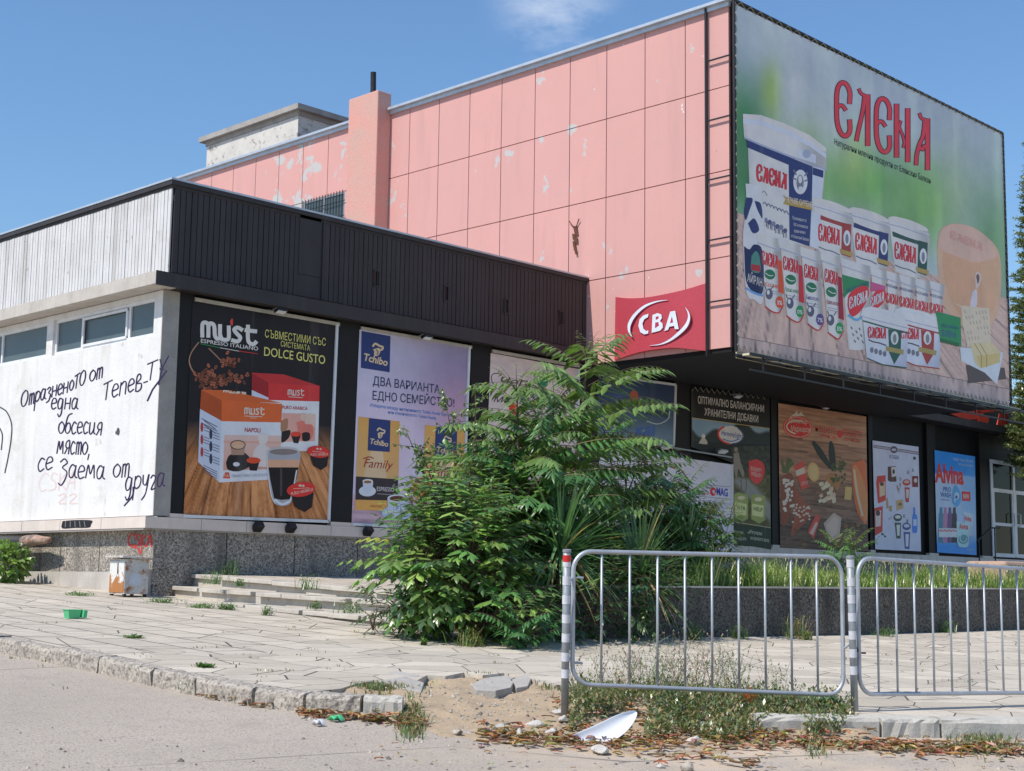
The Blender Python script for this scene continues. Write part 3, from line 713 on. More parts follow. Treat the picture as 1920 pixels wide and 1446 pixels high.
# tall pots at the right of the row
B.zoom(1280,400,3)
for k, (x0, x1, yt, yb) in enumerate(((880,1056,248,765),(1050,1142,300,560),(1138,1218,322,560),(1214,1304,342,560),(1300,1386,362,570),(1384,1468,378,600))):
    sl_ = .3
    B.cyl([(x0+12,yt+50),(x1-4,yt+52+(x1-x0)*sl_),(x1-8,yb-10),(x0+52 if k == 0 else x0+18,yb)], (196,206,224), 3+.2*k, 10)
    B.cyl([(x0,yt),(x1+4,yt+(x1-x0)*sl_),(x1,yt+54+(x1-x0)*sl_),(x0+8,yt+48)], (190,200,220), 5, 4); B.line([(x0+6,yt+46),(x1,yt+50+(x1-x0)*sl_)], 5, wh3, 6, False)
    if k > 1:
        B.text('КИСЕЛО МЛЯКО', (x0+6,yt+88),(x1-6,yt+108), 15, (50,56,110), 5, .02)
        B.elena((x0+4,yt+180),(x1-6,yt+196), 56, (190,46,56), (90,30,50), 5)
B.poly([(895,345),(1048,385),(1046,420),(1000,410),(930,450),(905,480)], (40,110,74), 5)
B.text('КИСЕЛО МЛЯКО', (920,450),(1042,405), 22, (40,60,110), 6, .015)
B.curve([(925,520),(935,455),(1000,410),(1042,420),(1040,480),(990,560),(945,580)], (176,44,56), 6); B.elena((932,540),(1038,492), 62, wh, (30,34,90), 7, .9)
B.line([(930,575),(980,600),(1030,560)], 14, (80,140,190), 6)
for i in range(9): B.line([(945+i*9,640+(i*37)%90),(952+i*9,652+(i*37)%90)], 6, (70,76,100), 6, False)
B.poly([(1056,385),(1138,410),(1138,440),(1056,440)], (150,70,120), 5); B.curve([(1056,480),(1090,435),(1138,440),(1130,500),(1070,545)], (176,44,56), 6); B.elena((1052,530),(1130,492), 54, wh, (30,34,90), 7, .9)
# square tubs in front
for k, (dx, ac) in enumerate(((186,(126,48,46)),(0,(30,72,66)))):
    d = lambda p: (p[0]+dx, p[1]+(4 if dx else 0))
    B.poly([d(p) for p in ((1010,600),(1265,660),(1256,872),(1120,855),(1032,820))], None, 7+k*4, [wh,wh2,wh3,wh2,wh2])
    B.poly([d(p) for p in ((998,575),(1008,535),(1050,524),(1150,545),(1236,575),(1268,640),(1264,668),(1130,632),(1010,600))], wh, 8+k*4)
    B.line([d(p) for p in ((1002,580),(1120,612),(1266,648))], 5, wh3, 9+k*4); B.line([d(p) for p in ((1040,545),(1130,560),(1200,590))], 4, wh2, 9+k*4)
    B.line([d(p) for p in ((1012,606),(1130,640),(1262,674))], 8, ac, 9+k*4, False)
    B.poly([d(p) for p in ((1152,652),(1226,666),(1222,790),(1186,850),(1158,785))], ac, 9+k*4); B.ell(1188+dx,702,22,38,wh,10+k*4); B.ell(1188+dx,706,10,26,(100,110,120),11+k*4)
    B.elena(d((1036,700)), d((1140,706)), 60, (170,36,48), (80,24,40), 10+k*4)
    B.poly([d(p) for p in ((1140,748),(1240,770),(1236,796),(1138,774))], (128,122,78), 10+k*4)
    B.line([d(p) for p in ((1042,712),(1070,724),(1100,730),(1140,744))], 7, (60,64,80), 9+k*4); 
    for i in range(4): B.ell(1060+dx+i*24, 770+i*7, 10, 16, (90,96,116), 9+k*4)
    B.line([d(p) for p in ((1034,816),(1120,852),(1254,870))], 6, ac, 10+k*4, False)
B.poly([(1420,552),(1560,588),(1564,752),(1446,722)], (36,112,74), 12); B.text('ПРЯСНО МЛЯКО', (1450,640),(1545,655), 18, (40,60,120), 13, .015); B.text('ЕЛЕНА', (1456,690),(1536,704), 34, (46,66,124), 13, .02)
for i in range(12): B.line([(1446+i*9,724+i*2.3),(1450+i*9,706+i*2.3)], 5, (24,60,40), 13, False)
# cheese wheel
B.zoom(1620,380,3.807)
B.curve([(520,330),(530,240),(560,180),(640,150),(760,170),(870,240),(950,330),(975,430),(978,600),(960,760),(905,870),(800,900),(700,880),(600,790),(555,690),(530,520)], (198,172,156), 3)
B.curve([(560,350),(640,380),(780,430),(900,410),(945,380),(950,500),(900,760),(800,860),(680,800),(600,640),(565,480)], (164,134,116), 4)
B.curve([(830,440),(940,400),(955,560),(930,740),(850,800)], (186,156,136), 5)
B.curve([(525,320),(535,240),(565,185),(640,155),(760,175),(865,245),(935,330),(940,390),(850,420),(750,415),(620,370),(550,340)], (196,172,168), 5)
B.elena((610,250),(845,345), 52, (176,140,140), (150,110,112), 6, .7)
B.curve([(790,520),(800,498),(825,505),(833,550),(815,600),(795,610)], (196,190,200), 6); B.curve([(797,525),(812,508),(822,540),(810,580)], (90,70,70), 7)
B.curve([(770,640),(790,620),(805,640),(800,740),(755,740)], (176,180,205), 6)
B.poly([(620,710),(690,735),(890,755),(905,1000),(735,1030),(700,860),(690,745)], (186,184,178), 6)
for i in range(26): B.line([(715+(i*53)%170,770+(i*37)%220),(722+(i*53)%170,790+(i*37)%220)], 7, (140,138,134), 7, False)
B.poly([(735,1010),(790,1000),(740,1160),(690,1120)], (150,140,150), 6)
B.poly([(725,1160),(1000,1180),(1012,1260),(745,1290)], (66,58,62), 7)
B.poly([(682,1035),(760,1040),(990,1070),(985,1110),(945,1300),(860,1215),(690,1130)], (160,176,200), 8)
B.poly([(755,1010),(910,998),(970,1070),(965,1140),(830,1185),(790,1150)], (190,186,160), 9); B.poly([(800,1095),(965,1075),(965,1140),(830,1185)], (160,152,110), 10)
for x in (835, 872): B.line([(x-50,1005),(x,1090),(x-2,1175)], 5, (120,112,84), 11, False)
B.tr = (0, 0, 1.)
B.build('banner', M_PRINT, bb)
M_BATTEN = surf('pale_batten', (.66,.60,.44), (.5,.45,.33), .7, 5)
# edge pipes, lacing, side bracket, lamp gantry
XL, XR = XP+.03, XE-.02; ZB0, ZB1 = 5.60, 11.93
fr = MB()
for a, b_ in (((XL-.06,YC,ZB0-.03),(XL-.06,YC,ZB1)), ((XR+.07,YC,ZB0-.05),(XR+.07,YC,ZB1-.02)), ((XL-.06,YC,ZB1),(XR+.07,YC,ZB1-.02)), ((XL-.06,YC,ZB0-.1),(XR+.07,YC,ZB0-.12))):
    fr.tube([a, b_], .032, 8)
fr.build('frame', M_BLACK, bb)
mb = MB(); mb.box(XL, XR, YC+.03, YC+.05, ZB0-.13, ZB0-.01); mb.build('bottom_strip', M_BATTEN, bb)
lc = MB(); t = XL
zz_ = []
while t < XR: zz_ += [(t, YC-.012, ZB0+.10), (t+.09, YC-.03, ZB0-.1)]; t += .18
lc.tube(zz_, .008, 4, cap=False); lc.build('lacing', M_LACE, bb); lc = MB()
t = ZB0
za, zb_ = [], []
while t < ZB1-.1: za += [(XL+.02, YC-.012, t), (XL-.07, YC-.035, t+.08)]; zb_ += [(XR-.02, YC-.012, t), (XR+.08, YC-.035, t+.08)]; t += .2
for z_ in (za, zb_): lc.tube(z_, .006, 4, cap=False); lc.build('lacing', M_LACE, bb); lc = MB()
t = XL
zz_ = []
while t < XR: zz_ += [(t, YC-.012, ZB1-.09), (t+.12, YC-.03, ZB1)]; t += .3
lc.tube(zz_, .006, 4, cap=False)
lc.build('lacing', M_LACE, bb)
br = MB(); xx = XP-.10
br.bar((xx, -2.90, ZS-.12), (xx, -2.90, ZT-.03), .04)
for z in (10.90, 9.79, 8.70, 7.60, 6.49): br.bar((xx, -2.875, z), (xx, YC+.03, z), .024)
br.build('side_bracket', M_BLACK, bb)
gn = MB()
for Y, z in ((YC-.75, 5.37), (YC-.42, 5.47)): gn.bar((XP-.2, Y, z), (XE+.2, Y, z-.02), .045)
x = XP+.2
while x < XE:
    gn.bar((x, YC, 5.48), (x, YC-.8, 5.36), .03); gn.bar((x, YC-.4, 5.46), (x, YC-.4, 5.2), .025); x += 1.28
gn.bar((XP-.2, YC-.4, 5.2), (XE+.2, YC-.4, 5.19), .03)
gn.build('lamp_gantry', M_BLACK, bb)
x = XP+.05
for k in range(9):
    mb = MB(); mb.box(x, x+1.02, YC-.30, YC-.08, 5.50, 5.535); x += 1.14
    mb.build('lamp_batten', M_BATTEN, bb)

# ================= red shop sign on the pink side
sg = thing('shop_sign', 'curved red sign with white letters CBA on the pink wall', 'sign', (9.08, -1.8, 5.7))
XS = XP-.075
def q_(u, v): return pX(u, v, XS)
top = smooth([(1154,557),(1180,560),(1215,559),(1255,552),(1290,543),(1324,531)], 3); bot = smooth([(1152,676),(1190,664),(1225,657),(1265,653),(1295,655),(1324,658)], 3)
mb = MB(); n = len(top)
vs = [q_(*p)-(.012*math.sin(i/(n-1)*math.pi)*6, 0, 0) for i, p in enumerate(top)]+[q_(*p)-(.012*math.sin(i/(n-1)*math.pi)*6, 0, 0) for i, p in enumerate(bot)]
vb = [np.array([XP-.04, v[1], v[2]]) for v in vs]
fs = [(i, i+1, n+i+1, n+i) for i in range(n-1)]; m2 = 2*n
fs += [(i, i+1, m2+i+1, m2+i) for i in range(n-1)]+[(n+i, n+i+1, m2+n+i+1, m2+n+i) for i in range(n-1)]+[(0, n, m2+n, m2), (n-1, 2*n-1, m2+2*n-1, m2+n-1)]
mb.add(vs+vb, fs)
M_SIGN = surf('red_vinyl_sign', (.50,.062,.085), (.45,.055,.075), .45, 1.2, spots=[((.68,.2,.22), 7, .72, .8)])
mb.build('panel', M_SIGN, sg)
P_ = Print('X', XS-.075, KS).zoom(1040,480,5.053)
def crescent(pts, ws, c, L): P_.line(pts, ws, c, L, True, 6)
for (pts, ws) in (([(1070,418),(960,435),(850,480),(760,560),(712,640),(705,700),(720,745),(745,780)], [2,12,22,28,30,22,10,2]), ([(1240,488),(1268,540),(1272,600),(1240,670),(1170,740),(1090,800),(1000,838),(900,850)], [2,14,24,32,30,20,10,2])):
    crescent([(a+6, b+8) for a, b in pts], [w_+4 for w_ in ws], (120,30,50), 1); crescent(pts, ws, (236,238,244), 2)
lets = [[(890,548),(885,580),(850,600),(832,640),(842,690),(868,712),(888,705),(888,735),(848,744),(812,722),(794,660),(806,600),(840,565)],
        [(928,560),(975,542),(1012,556),(1016,590),(998,618),(1022,640),(1026,680),(1000,708),(950,722),(920,728)],
        [(1096,528),(1142,520),(1176,694),(1140,694),(1132,662),(1086,672),(1076,700),(1040,712)]]
for lt in lets:
    P_.poly([(a+6, b+8) for a, b in lt], (110,28,46), 1)
    P_.poly(lt, (238,240,246), 2)
P_.poly([(958,578),(984,570),(988,592),(960,608)], (190,60,84), 3); P_.poly([(954,632),(984,626),(990,660),(952,686)], (190,60,84), 3); P_.poly([(1112,570),(1124,630),(1094,638)], (190,60,84), 3)
P_.build('lettering', M_PRINT, sg)

# ================= coffee capsule poster
def poster(name, label, cat='poster', quad=None, K=KL, Y=-.035, back=True, frame=None, x=None):
    cs = [pY(u, v, Y) for u, v in quad]; t = thing(name, label, cat, tuple(cs[3]))
    mb = MB(); th = .045
    mb.add(list(cs)+[c+np.array([0, th, 0]) for c in cs], [(0,3,2,1),(4,5,6,7),(0,1,5,4),(1,2,6,5),(2,3,7,6),(3,0,4,7)])
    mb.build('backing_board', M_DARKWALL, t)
    if frame:
        fb = MB()
        for i in frame:
            a, b_ = cs[i], cs[(i+1) % 4]; fb.bar(a+(0,-.01,0), b_+(0,-.01,0), .045, .04, up=(0,1,0))
        fb.build('frame', M_FRAME, t)
    return t, Print('Y', Y-.001, K)
QM = [(361,566),(631,607),(615,978),(343,968)]
t, A = poster('coffee_poster', 'black coffee capsule poster with two cartons and a glass on planks', quad=QM, frame=(1, 2))
A.grid(QM, 20, 24, lambda x, y: np.zeros(x.shape+(3,))+np.array([22,20,25.]), 0)
def mw(x, y):
    c = wood(x, y, 470, 640, 7, (128,88,58), 40, 5, 50); f_ = np.clip((y-790-(x-480)*.03)/70, 0, 1)**.8
    return c*f_[..., None]+np.array([22,20,25.])*(1-f_[..., None])
A.grid([(352,790),(622,800),(615,977),(344,968)], 120, 80, mw, 1)
A.zoom(340,560,3.443)
def must(B_, x0, y0, x1, y1, h, c, L=4, w=.2):
    """rounded lower-case word with a flame over the u"""
    e = np.array([x1-x0, y1-y0], float)/4; o = np.array([x0, y0], float)
    for gl in ([(.02,0),(.02,.75),(.12,.95),(.32,.95),(.42,.75),(.42,.05)], [(.42,.7),(.52,.95),(.72,.95),(.82,.75),(.86,.2),(1.0,.02),(1.14,.05)],
               [(1.14,.06),(1.28,.06),(1.2,.3),(1.2,.95)], [(1.2,.3),(1.34,.03),(1.62,.03),(1.78,.2),(1.78,.95)], [(2.66,.86),(2.38,.97),(2.14,.80),(2.32,.55),(2.54,.33),(2.38,.04),(2.0,.06)],
               [(3.06,1.2),(3.06,.3),(3.2,.04),(3.44,.02),(3.6,.2)], [(2.9,.88),(3.6,.9)], [(3.6,.9),(3.6,.9)] ):
        B_.line([o+e*x+np.array([0, -h*y]) for x, y in gl], np.linalg.norm(e)*w, c, L, len(gl) > 2)
must(A, 132, 245, 520, 305, 96, (205,212,226), 4, .26)
A.curve([(318,170),(312,150),(325,128),(332,145),(328,175)], (190,66,66), 5)
A.text('ESPRESSO ITALIANO', (124,284),(494,336), 26, (200,206,218), 4, .01)
for a, b_, c_ in (((124,292),(250,318),(40,110,70)),((250,318),(372,340),(200,204,214)),((372,340),(490,356),(180,50,50))): A.line([a, b_], 4, c_, 4, False)
yl = (206,208,130)
A.text('СЪВМЕСТИМИ СЪС', (538,250),(930,306), 52, yl, 4, .0); A.text('СИСТЕМАТА', (640,308),(828,338), 36, yl, 4); A.text('DOLCE GUSTO', (532,368),(926,424), 60, yl, 4, .006)
r5 = random.Random(5)
for i in range(120):
    t_ = r5.random(); x = 80+r5.gauss(90, 42) if t_ < .62 else (300+r5.gauss(0, 28) if t_ < .75 else r5.uniform(250, 430)); y = (520+r5.gauss(0, 38)) if t_ < .62 else ((410+r5.gauss(0, 34)) if t_ < .75 else 540-(x-250)*.2+r5.gauss(0, 14))
    if y < 430 and x < 230: continue
    k = r5.random(); A.ell(x, y, 15, 10, (70+60*k,42+36*k,34+28*k), 2+i % 3, r5.uniform(0, 180), 10); A.line([(x-8,y-2),(x+8,y+2)], 2.5, (40,24,20), 5.5, False)
for i in range(30):
    a = i/29; A.ell(120-60*math.sin(a*3)-10, 285+a*220, 4, 7, (120,96,84), 2, 20, 8); A.ell(180+a*90, 325+a*90, 4, 7, (110,88,76), 2, -30, 8)
def carton(top, band, face, side, sideband, cb, cf, cs_):
    A.poly(top, cb[0], 6); A.poly(sideband, cb[1], 6); A.poly(band, cb[2], 6); A.poly(face, cf, 6); A.poly(side, cs_, 6)
rd = ((136,38,42),(112,28,34),(150,40,44))
carton([(452,478),(660,490),(890,564),(560,560)],[(560,545),(890,564),(888,665),(560,655)],[(560,655),(888,665),(880,985),(560,985)],[(452,590),(560,640),(560,700),(452,640)],[(452,478),(562,545),(562,660),(452,590)],rd,(184,194,214),(150,162,190))
must(A, 686, 622, 800, 628, 34, (225,228,236), 8, .2); A.line([(690,634),(780,640)], 4, (215,218,226), 8, False)
A.text('PURO ARABICA', (648,712),(812,720), 22, (130,40,44), 8, .02)
A.poly([(650,740),(864,745),(860,920),(650,925)], (168,132,132), 7); A.poly([(790,745),(864,745),(860,830),(800,830)], (186,170,170), 8)
A.curve([(640,790),(682,775),(684,830),(665,860),(640,855)], (120,90,76), 8); A.curve([(645,860),(700,850),(690,900),(645,930)], (30,24,28), 8)
A.curve([(770,740),(800,742),(800,775),(782,790),(765,770)], (200,178,176), 9); A.curve([(740,800),(780,790),(800,810),(845,820),(840,900),(770,915)], (170,100,96), 9); A.curve([(775,870),(800,862),(826,872),(822,915),(782,918)], (26,22,26), 10)
A.ell(736,875,34,16,(176,60,50),10); A.poly([(706,882),(768,882),(752,935),(722,932)], (30,24,28), 9)
og = ((150,74,40),(124,58,30),(172,84,44))
carton([(124,588),(310,592),(646,675),(262,660)],[(258,655),(648,680),(645,802),(258,792)],[(256,792),(642,800),(640,1165),(242,1188)],[(118,712),(258,790),(244,1188),(106,1055)],[(126,588),(262,660),(260,792),(118,712)],og,(186,198,222),(152,166,196))
for L_ in (0, 1): pass
must(A, 406, 745, 546, 752, 40, (232,234,240), 8, .22); A.line([(406,758),(520,764)], 4, (225,228,236), 8, False); A.line([(440,770),(482,773)], 3, (225,228,236), 8, False)
must(A, 270, 604, 430, 618, 10, (225,220,216), 8, .18)
A.text('NAPOLI', (406,860),(508,864), 28, (120,40,40), 8, .03)
def np_(x, y):
    X, Y_ = (x-340)*3.443, (y-560)*3.443; s_ = np.clip((Y_-870)/220, 0, 1)[..., None]
    return (1-s_)*np.array([176,160,166.])+s_*np.array([148,116,112.])
A.grid([(275,880),(640,885),(638,1100),(268,1110)], 12, 12, np_, 7)
A.line([(275,925),(640,930)], 14, (160,128,124), 8, False)
A.curve([(285,1060),(310,1010),(390,990),(440,1030),(440,1080),(370,1115),(300,1105)], (26,22,26), 8); A.ell(362,945,47,28,(160,130,112),9); A.poly([(315,945),(410,945),(402,1010),(322,1010)], (126,104,96), 8); A.ell(364,960,36,16,(196,170,150),10); A.arc(362,945,47,28,0,360,5,(50,40,42),11)
A.ell(352,1070,22,14,(170,178,196),10)
A.curve([(490,880),(530,868),(556,886),(548,930),(520,950),(500,930)], (206,208,220), 9); A.curve([(455,1040),(470,975),(510,940),(560,960),(600,1010),(600,1080),(470,1080)], (192,192,206), 8)
A.ell(463,1045,46,20,(190,72,48),10); A.poly([(424,1052),(502,1052),(484,1112),(440,1110)], (28,22,26), 9)
A.poly([(265,1160),(280,1122),(305,1122),(312,1162)], (150,60,46), 9); A.text('16', (276,1152),(302,1152), 20, (235,225,220), 10)
A.text('СЪВМЕСТИМИ С DOLCE GUSTO', (322,1155),(560,1146), 18, (110,116,140), 9)
for i in range(4): A.line([(128+18*(i%2),775+i*14),(228-10*(i%2),828+i*14)], 5, (60,62,84), 8, False)
for i in range(3):
    y = 830+i*80; A.ell(130, y, 9, 32, (130,44,44), 8); A.ell(188, y+45, 10, 34, (44,46,70), 8)
    for k in range(3): A.line([(142,y-18+k*18),(178,y-4+k*18)], 4, (70,72,96), 8, False); A.line([(202,y+30+k*18),(242,y+46+k*18)], 4, (70,72,96), 8, False)
for i in range(4): A.line([(140,1075+i*14),(228,1120+i*14)], 4, (70,72,96), 8, False)
A.curve([(548,985),(552,1100),(575,1270),(600,1325),(650,1338),(695,1325),(720,1270),(750,1110),(760,985),(655,960)], (120,128,146), 11)
A.poly([(556,1070),(755,1070),(740,1160),(705,1295),(640,1300),(595,1290),(572,1180)], (22,17,20), 12); A.poly([(552,1040),(757,1040),(755,1090),(556,1090)], (158,128,112), 12); A.ell(654,985,102,26,(140,142,152),12); A.ell(655,990,92,20,(96,92,98),13)
A.line([(740,1110),(712,1260),(690,1315)], 8, (170,180,200), 13); A.line([(600,1300),(645,1328),(692,1312)], 16, (176,192,216), 13); A.line([(640,1100),(640,1270)], 14, (52,46,54), 13, False)
A.line([(548,985),(553,1100),(575,1265),(602,1322)], 6, (180,192,214), 13)
for cx, cy, sc in ((880,990,1.0),(768,1232,1.25)):
    A.poly([(cx-58*sc,cy+10),(cx+66*sc,cy+20),(cx+56*sc,cy+92*sc),(cx+18*sc,cy+118*sc),(cx-34*sc,cy+88*sc)], (26,22,26), 14)
    A.ell(cx, cy, 74*sc, 38*sc, (176,46,46), 15, -8 if sc > 1 else 8); A.text('PURO ARABICA', (cx-52*sc,cy+26*sc-(0 if sc < 1.1 else -6)),(cx+62*sc,cy+22*sc-(0 if sc < 1.1 else 20)), 16*sc, (228,214,214), 16, .01); A.ell(cx-6,cy-20*sc,9*sc,6*sc,(228,210,206),16); A.ell(cx+14,cy-18*sc,7*sc,6*sc,(228,210,206),16)
    A.line([(cx-40*sc,cy-4),(cx+40*sc,cy-10 if sc > 1 else cy+4)], 3, (228,214,214), 16, False)
A.tr = (0, 0, 1.); A.build('print', M_PRINT, t)

# ================= coffee family poster
QT = [(674,618),(879,650),(866,995),(659,983)]
t, A = poster('coffee_poster', 'lilac coffee poster with golden packs and two cups', quad=QT, frame=(1, 2))
def tb(x, y):
    c = np.zeros(x.shape+(3,))+np.array([142,145,176.]); c = mixf(c, (98,96,132), blob(x, y, 875, 690, 110, 110)*.9); c = mixf(c, (172,160,190), blob(x, y, 720, 840, 90, 90)*.7); c = mixf(c, (150,108,136), blob(x, y, 860, 770, 60, 60)*.5)
    lo = np.clip((y-925)/8, 0, 1)*.8; c = mixf(c, (132,112,132), lo); return c+((vnoise(x/40, y/4, 5)-.5)*np.clip((y-920)/20, 0, 1)*40)[..., None]
A.grid(QT, 50, 80, tb, 0); A.zoom(650,600,3.613)
def tch(x0, y0, x1, y1, x2, y2, x3, y3, L):
    q4 = [np.array(p, float) for p in ((x0,y0),(x1,y1),(x2,y2),(x3,y3))]
    P2 = lambda a, b_: tuple((q4[0]*(1-a)+q4[1]*a)*(1-b_)+(q4[3]*(1-a)+q4[2]*a)*b_)
    A.poly(q4, (30,44,92), L); w_ = (q4[1]-q4[0])[0]; gc = (206,190,166)
    A.line([P2(*p) for p in ((.40,.36),(.48,.28),(.62,.32),(.74,.34),(.70,.42),(.56,.42),(.44,.46))], w_*.07, gc, L+1); A.ell(*P2(.55,.5), w_*.10, w_*.15, gc, L+1, 25); A.line([P2(.52,.44),P2(.58,.5),P2(.54,.57)], w_*.03, (30,44,92), L+2)
    A.text('Tchibo', P2(.10,.78), P2(.92,.84), w_*.26, gc, L+1, .028, .22)
tch(100,75,296,110,290,355,95,325,3)
ink = (36,42,72)
A.text('ДВА ВАРИАНТА,', (176,440),(640,500), 60, ink, 3, .008); A.text('ЕДНО СЕМЕЙСТВО!', (174,540),(728,590), 60, ink, 3, .008)
A.text('Изберете между интензивното Tchibo Family Espresso', (160,588),(715,656), 22, (54,92,160), 3, .008); A.text('или класическото Tchibo Family', (280,634),(606,676), 22, (54,92,160), 3, .008)
def pack(dx, dy, es):
    d = lambda p: (p[0]+dx, p[1]+dy)
    A.poly([d(p) for p in ((78,655),(358,688),(350,1080),(62,1060))], None, 3, [(206,164,96),(196,152,86),(214,178,130),(220,186,140)])
    A.poly([d(p) for p in ((170,860),(240,870),(270,1075),(110,1065))], (222,202,176), 4)
    q4 = [d(p) for p in ((150,665),(295,682),(290,895),(140,885))]; tch(*q4[0], *q4[1], *q4[2], *q4[3], 5)
    A.text('Family', d((112,996)), d((312,1012)), 62, (110,30,36), 5, .0, .3); A.line([d(p) for p in ((112,940),(150,928),(180,938))], 7, (110,30,36), 5)
    A.poly([d(p) for p in ((62,1060),(348,1080),(342,1225),(58,1218))], es, 4); A.poly([d(p) for p in ((58,1218),(342,1225),(340,1296),(55,1286))], (204,162,96), 4)
    A.ell(dx+138,dy+1160,58,36,(190,206,232),6); A.curve([d(p) for p in ((106,1085),(172,1085),(168,1150),(140,1172),(112,1150))], (176,192,224), 7); A.ell(dx+139,dy+1094,34,16,(202,212,232),8); A.ell(dx+139,dy+1098,27,10,(110,80,62),9)
    A.text('ESPRESSO', d((202,1158)), d((318,1164)), 30, (176,178,196), 6, .0); A.line([d((205,1178)),d((300,1184))], 4, (120,120,140), 6, False); A.text('DARK ROAST', d((160,1268)), d((240,1272)), 16, (110,70,40), 6)
    A.line([d(p) for p in ((306,1130),(322,1112),(312,1138))], 8, (96,92,110), 6)
pack(0, 0, (40,36,42)); pack(452, 56, (60,34,36))
for cx, cy, s_ in ((338,1250,1.),(505,1130,1.2)):
    if s_ == 1.: A.ell(cx-5,cy+60,100,52,(150,178,220),8); A.ell(cx-5,cy+52,84,40,(176,198,232),9)
    A.curve([(cx-66,cy-40),(cx+68,cy-40),(cx+60,cy+40),(cx+34,cy+78),(cx-30,cy+78),(cx-58,cy+40)], (168,188,224) if s_ == 1. else (188,124,70), 10); A.ell(cx,cy-42,66,26,(190,204,232) if s_ == 1. else (200,180,160),11); A.ell(cx,cy-40,52,18,(70,40,34),12)
    A.line([(cx+64,cy-10),(cx+92,cy),(cx+84,cy+34),(cx+56,cy+40)], 10, (168,188,224) if s_ == 1. else (188,124,70), 9)
A.text('P', (332,1290),(346,1292), 30, (60,90,150), 12)
A.tr = (0, 0, 1.); A.build('print', M_PRINT, t)

# ================= pale poster behind the tree
QP = [(920,662),(1084,692),(1080,1003),(907,997)]
t, A = poster('shop_poster', 'pale grey poster with black script letters, half hidden by the tallest sapling', quad=QP, frame=(1,))
A.grid(QP, 30, 40, lambda x, y: np.zeros(x.shape+(3,))+np.array([150,146,156.])+((vnoise(x/30, y/3, 4)-.5)*22)[..., None], 0); A.zoom(900,640,4.8)
A.line([(135,400),(105,360),(110,300),(170,290),(190,310)], 7, (40,36,44), 3); A.text('Чеп', (185,395),(430,412), 78, (40,36,44), 3, 0, .3); A.text('милк', (120,545),(420,570), 70, (40,36,44), 3, 0, .3)
A.ell(560,370,52,54,(22,92,78),3); A.line([(560,420),(585,450)], 20, (22,92,78), 3, False)
A.curve([(262,572),(296,562),(330,574),(328,660),(296,668),(264,658)], (176,52,44), 3); A.line([(266,610),(328,614)], 7, (120,30,30), 4, False); A.line([(266,580),(328,584)], 5, (206,90,80), 4, False)
A.poly([(560,1050),(700,1060),(690,1200),(560,1190)], (180,188,212), 2); A.line([(450,1040),(560,1050)], 8, (90,92,110), 2, False)
A.tr = (0, 0, 1.); A.build('print', M_PRINT, t)
# ================= dark blue poster
QD = [(1122,702),(1266,722),(1262,836),(1120,825)]
t, A = poster('shop_poster', 'dark blue poster with grey script under the overhang, left of the black banner', quad=QD, K=KU, frame=(0, 1, 2))
def db(x, y):
    c = np.zeros(x.shape+(3,))+np.array([26,38,62.]); c = mixf(c, (64,84,104), np.clip((y-760)/60, 0, 1)); return mixf(c, (52,74,110), blob(x, y, 1170, 750, 40, 30)*.6)
A.grid(QD, 24, 20, db, 0); A.zoom(900,640,4.8); A.text('Белла', (1465,650),(1690,690), 80, (28,32,42), 3, .0, .3); A.line([(1500,720),(1600,745),(1690,700),(1705,630)], 8, (110,124,136), 3); A.ell(1385,500,40,60,(110,60,48),2); A.poly([(1400,780),(1580,760),(1570,860),(1400,850)], (40,62,104), 2)
A.tr = (0, 0, 1.); A.build('print', M_PRINT, t)
# ================= white shop-order poster
QE = [(1124,838),(1372,871),(1372,1045),(1120,1020)]
t, A = poster('shop_poster', 'pale grey poster with red and blue lettering behind the bushes', quad=QE, K=KU, Y=-.06, frame=(1,))
A.grid(QE, 10, 10, lambda x, y: np.zeros(x.shape+(3,))+np.array([152,158,180.]), 0); A.zoom(1130,820,6.026)
for y0, y1 in ((520,560),(650,700),(715,757),(790,800),(1070,1080),(1195,1210)): A.line([(900,y0),(1442,y1)], 5, (64,72,96), 2, False)
A.ell(1246,614,34,50,(190,30,46),4); A.ell(1250,612,15,16,(120,126,144),5); A.poly([(1248,628),(1290,628),(1290,640),(1248,640)], (120,126,144), 5)
A.text('MAG', (1284,650),(1412,668), 88, (34,46,120), 4, .03); A.text('ката си от', (1040,640),(1204,652), 34, (140,36,60), 4, .01)
A.poly([(735,790),(825,795),(825,700),(735,690)], (30,36,56), 3); A.poly([(780,352),(820,352),(800,312)], (170,40,34), 4)
A.tr = (0, 0, 1.); A.build('print', M_PRINT, t)
# ================= black supplements banner
QH = [(1296,729),(1443,746),(1446,1035),(1375,1024),(1373,868),(1296,838)]
t = thing('supplement_banner', 'black banner with white headline above a mountain cyclist picture', 'banner', tuple(pY(1375,1024,-.05)))
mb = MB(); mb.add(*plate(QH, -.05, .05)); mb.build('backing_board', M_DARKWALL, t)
A = Print('Y', -.052, KU)
A.poly(QH, (14,15,16), 0); A.zoom(1220,690,2.743)
A.text('ОПТИМАЛНО БАЛАНСИРАНИ', (242,182),(582,228), 38, (186,190,194), 4, .01); A.text('ХРАНИТЕЛНИ ДОБАВКИ', (276,244),(552,282), 38, (186,190,194), 4, .01)
def hb_(x, y):
    X, Y_ = (x-1220)*2.743, (y-690)*2.743; c = np.zeros(X.shape+(3,))+np.array([74,96,118.]); c = mixf(c, (104,118,130), blob(X, Y_, 430, 330, 120, 30))
    m_ = 290+X*.05-30*np.sin(X/60)-20*np.sin(X/23); c = mixf(c, (20,28,30), np.clip((Y_-m_)/14, 0, 1)); return c
A.grid([(212,256),(610,310),(612,395),(212,378)], 50, 16, hb_, 2)
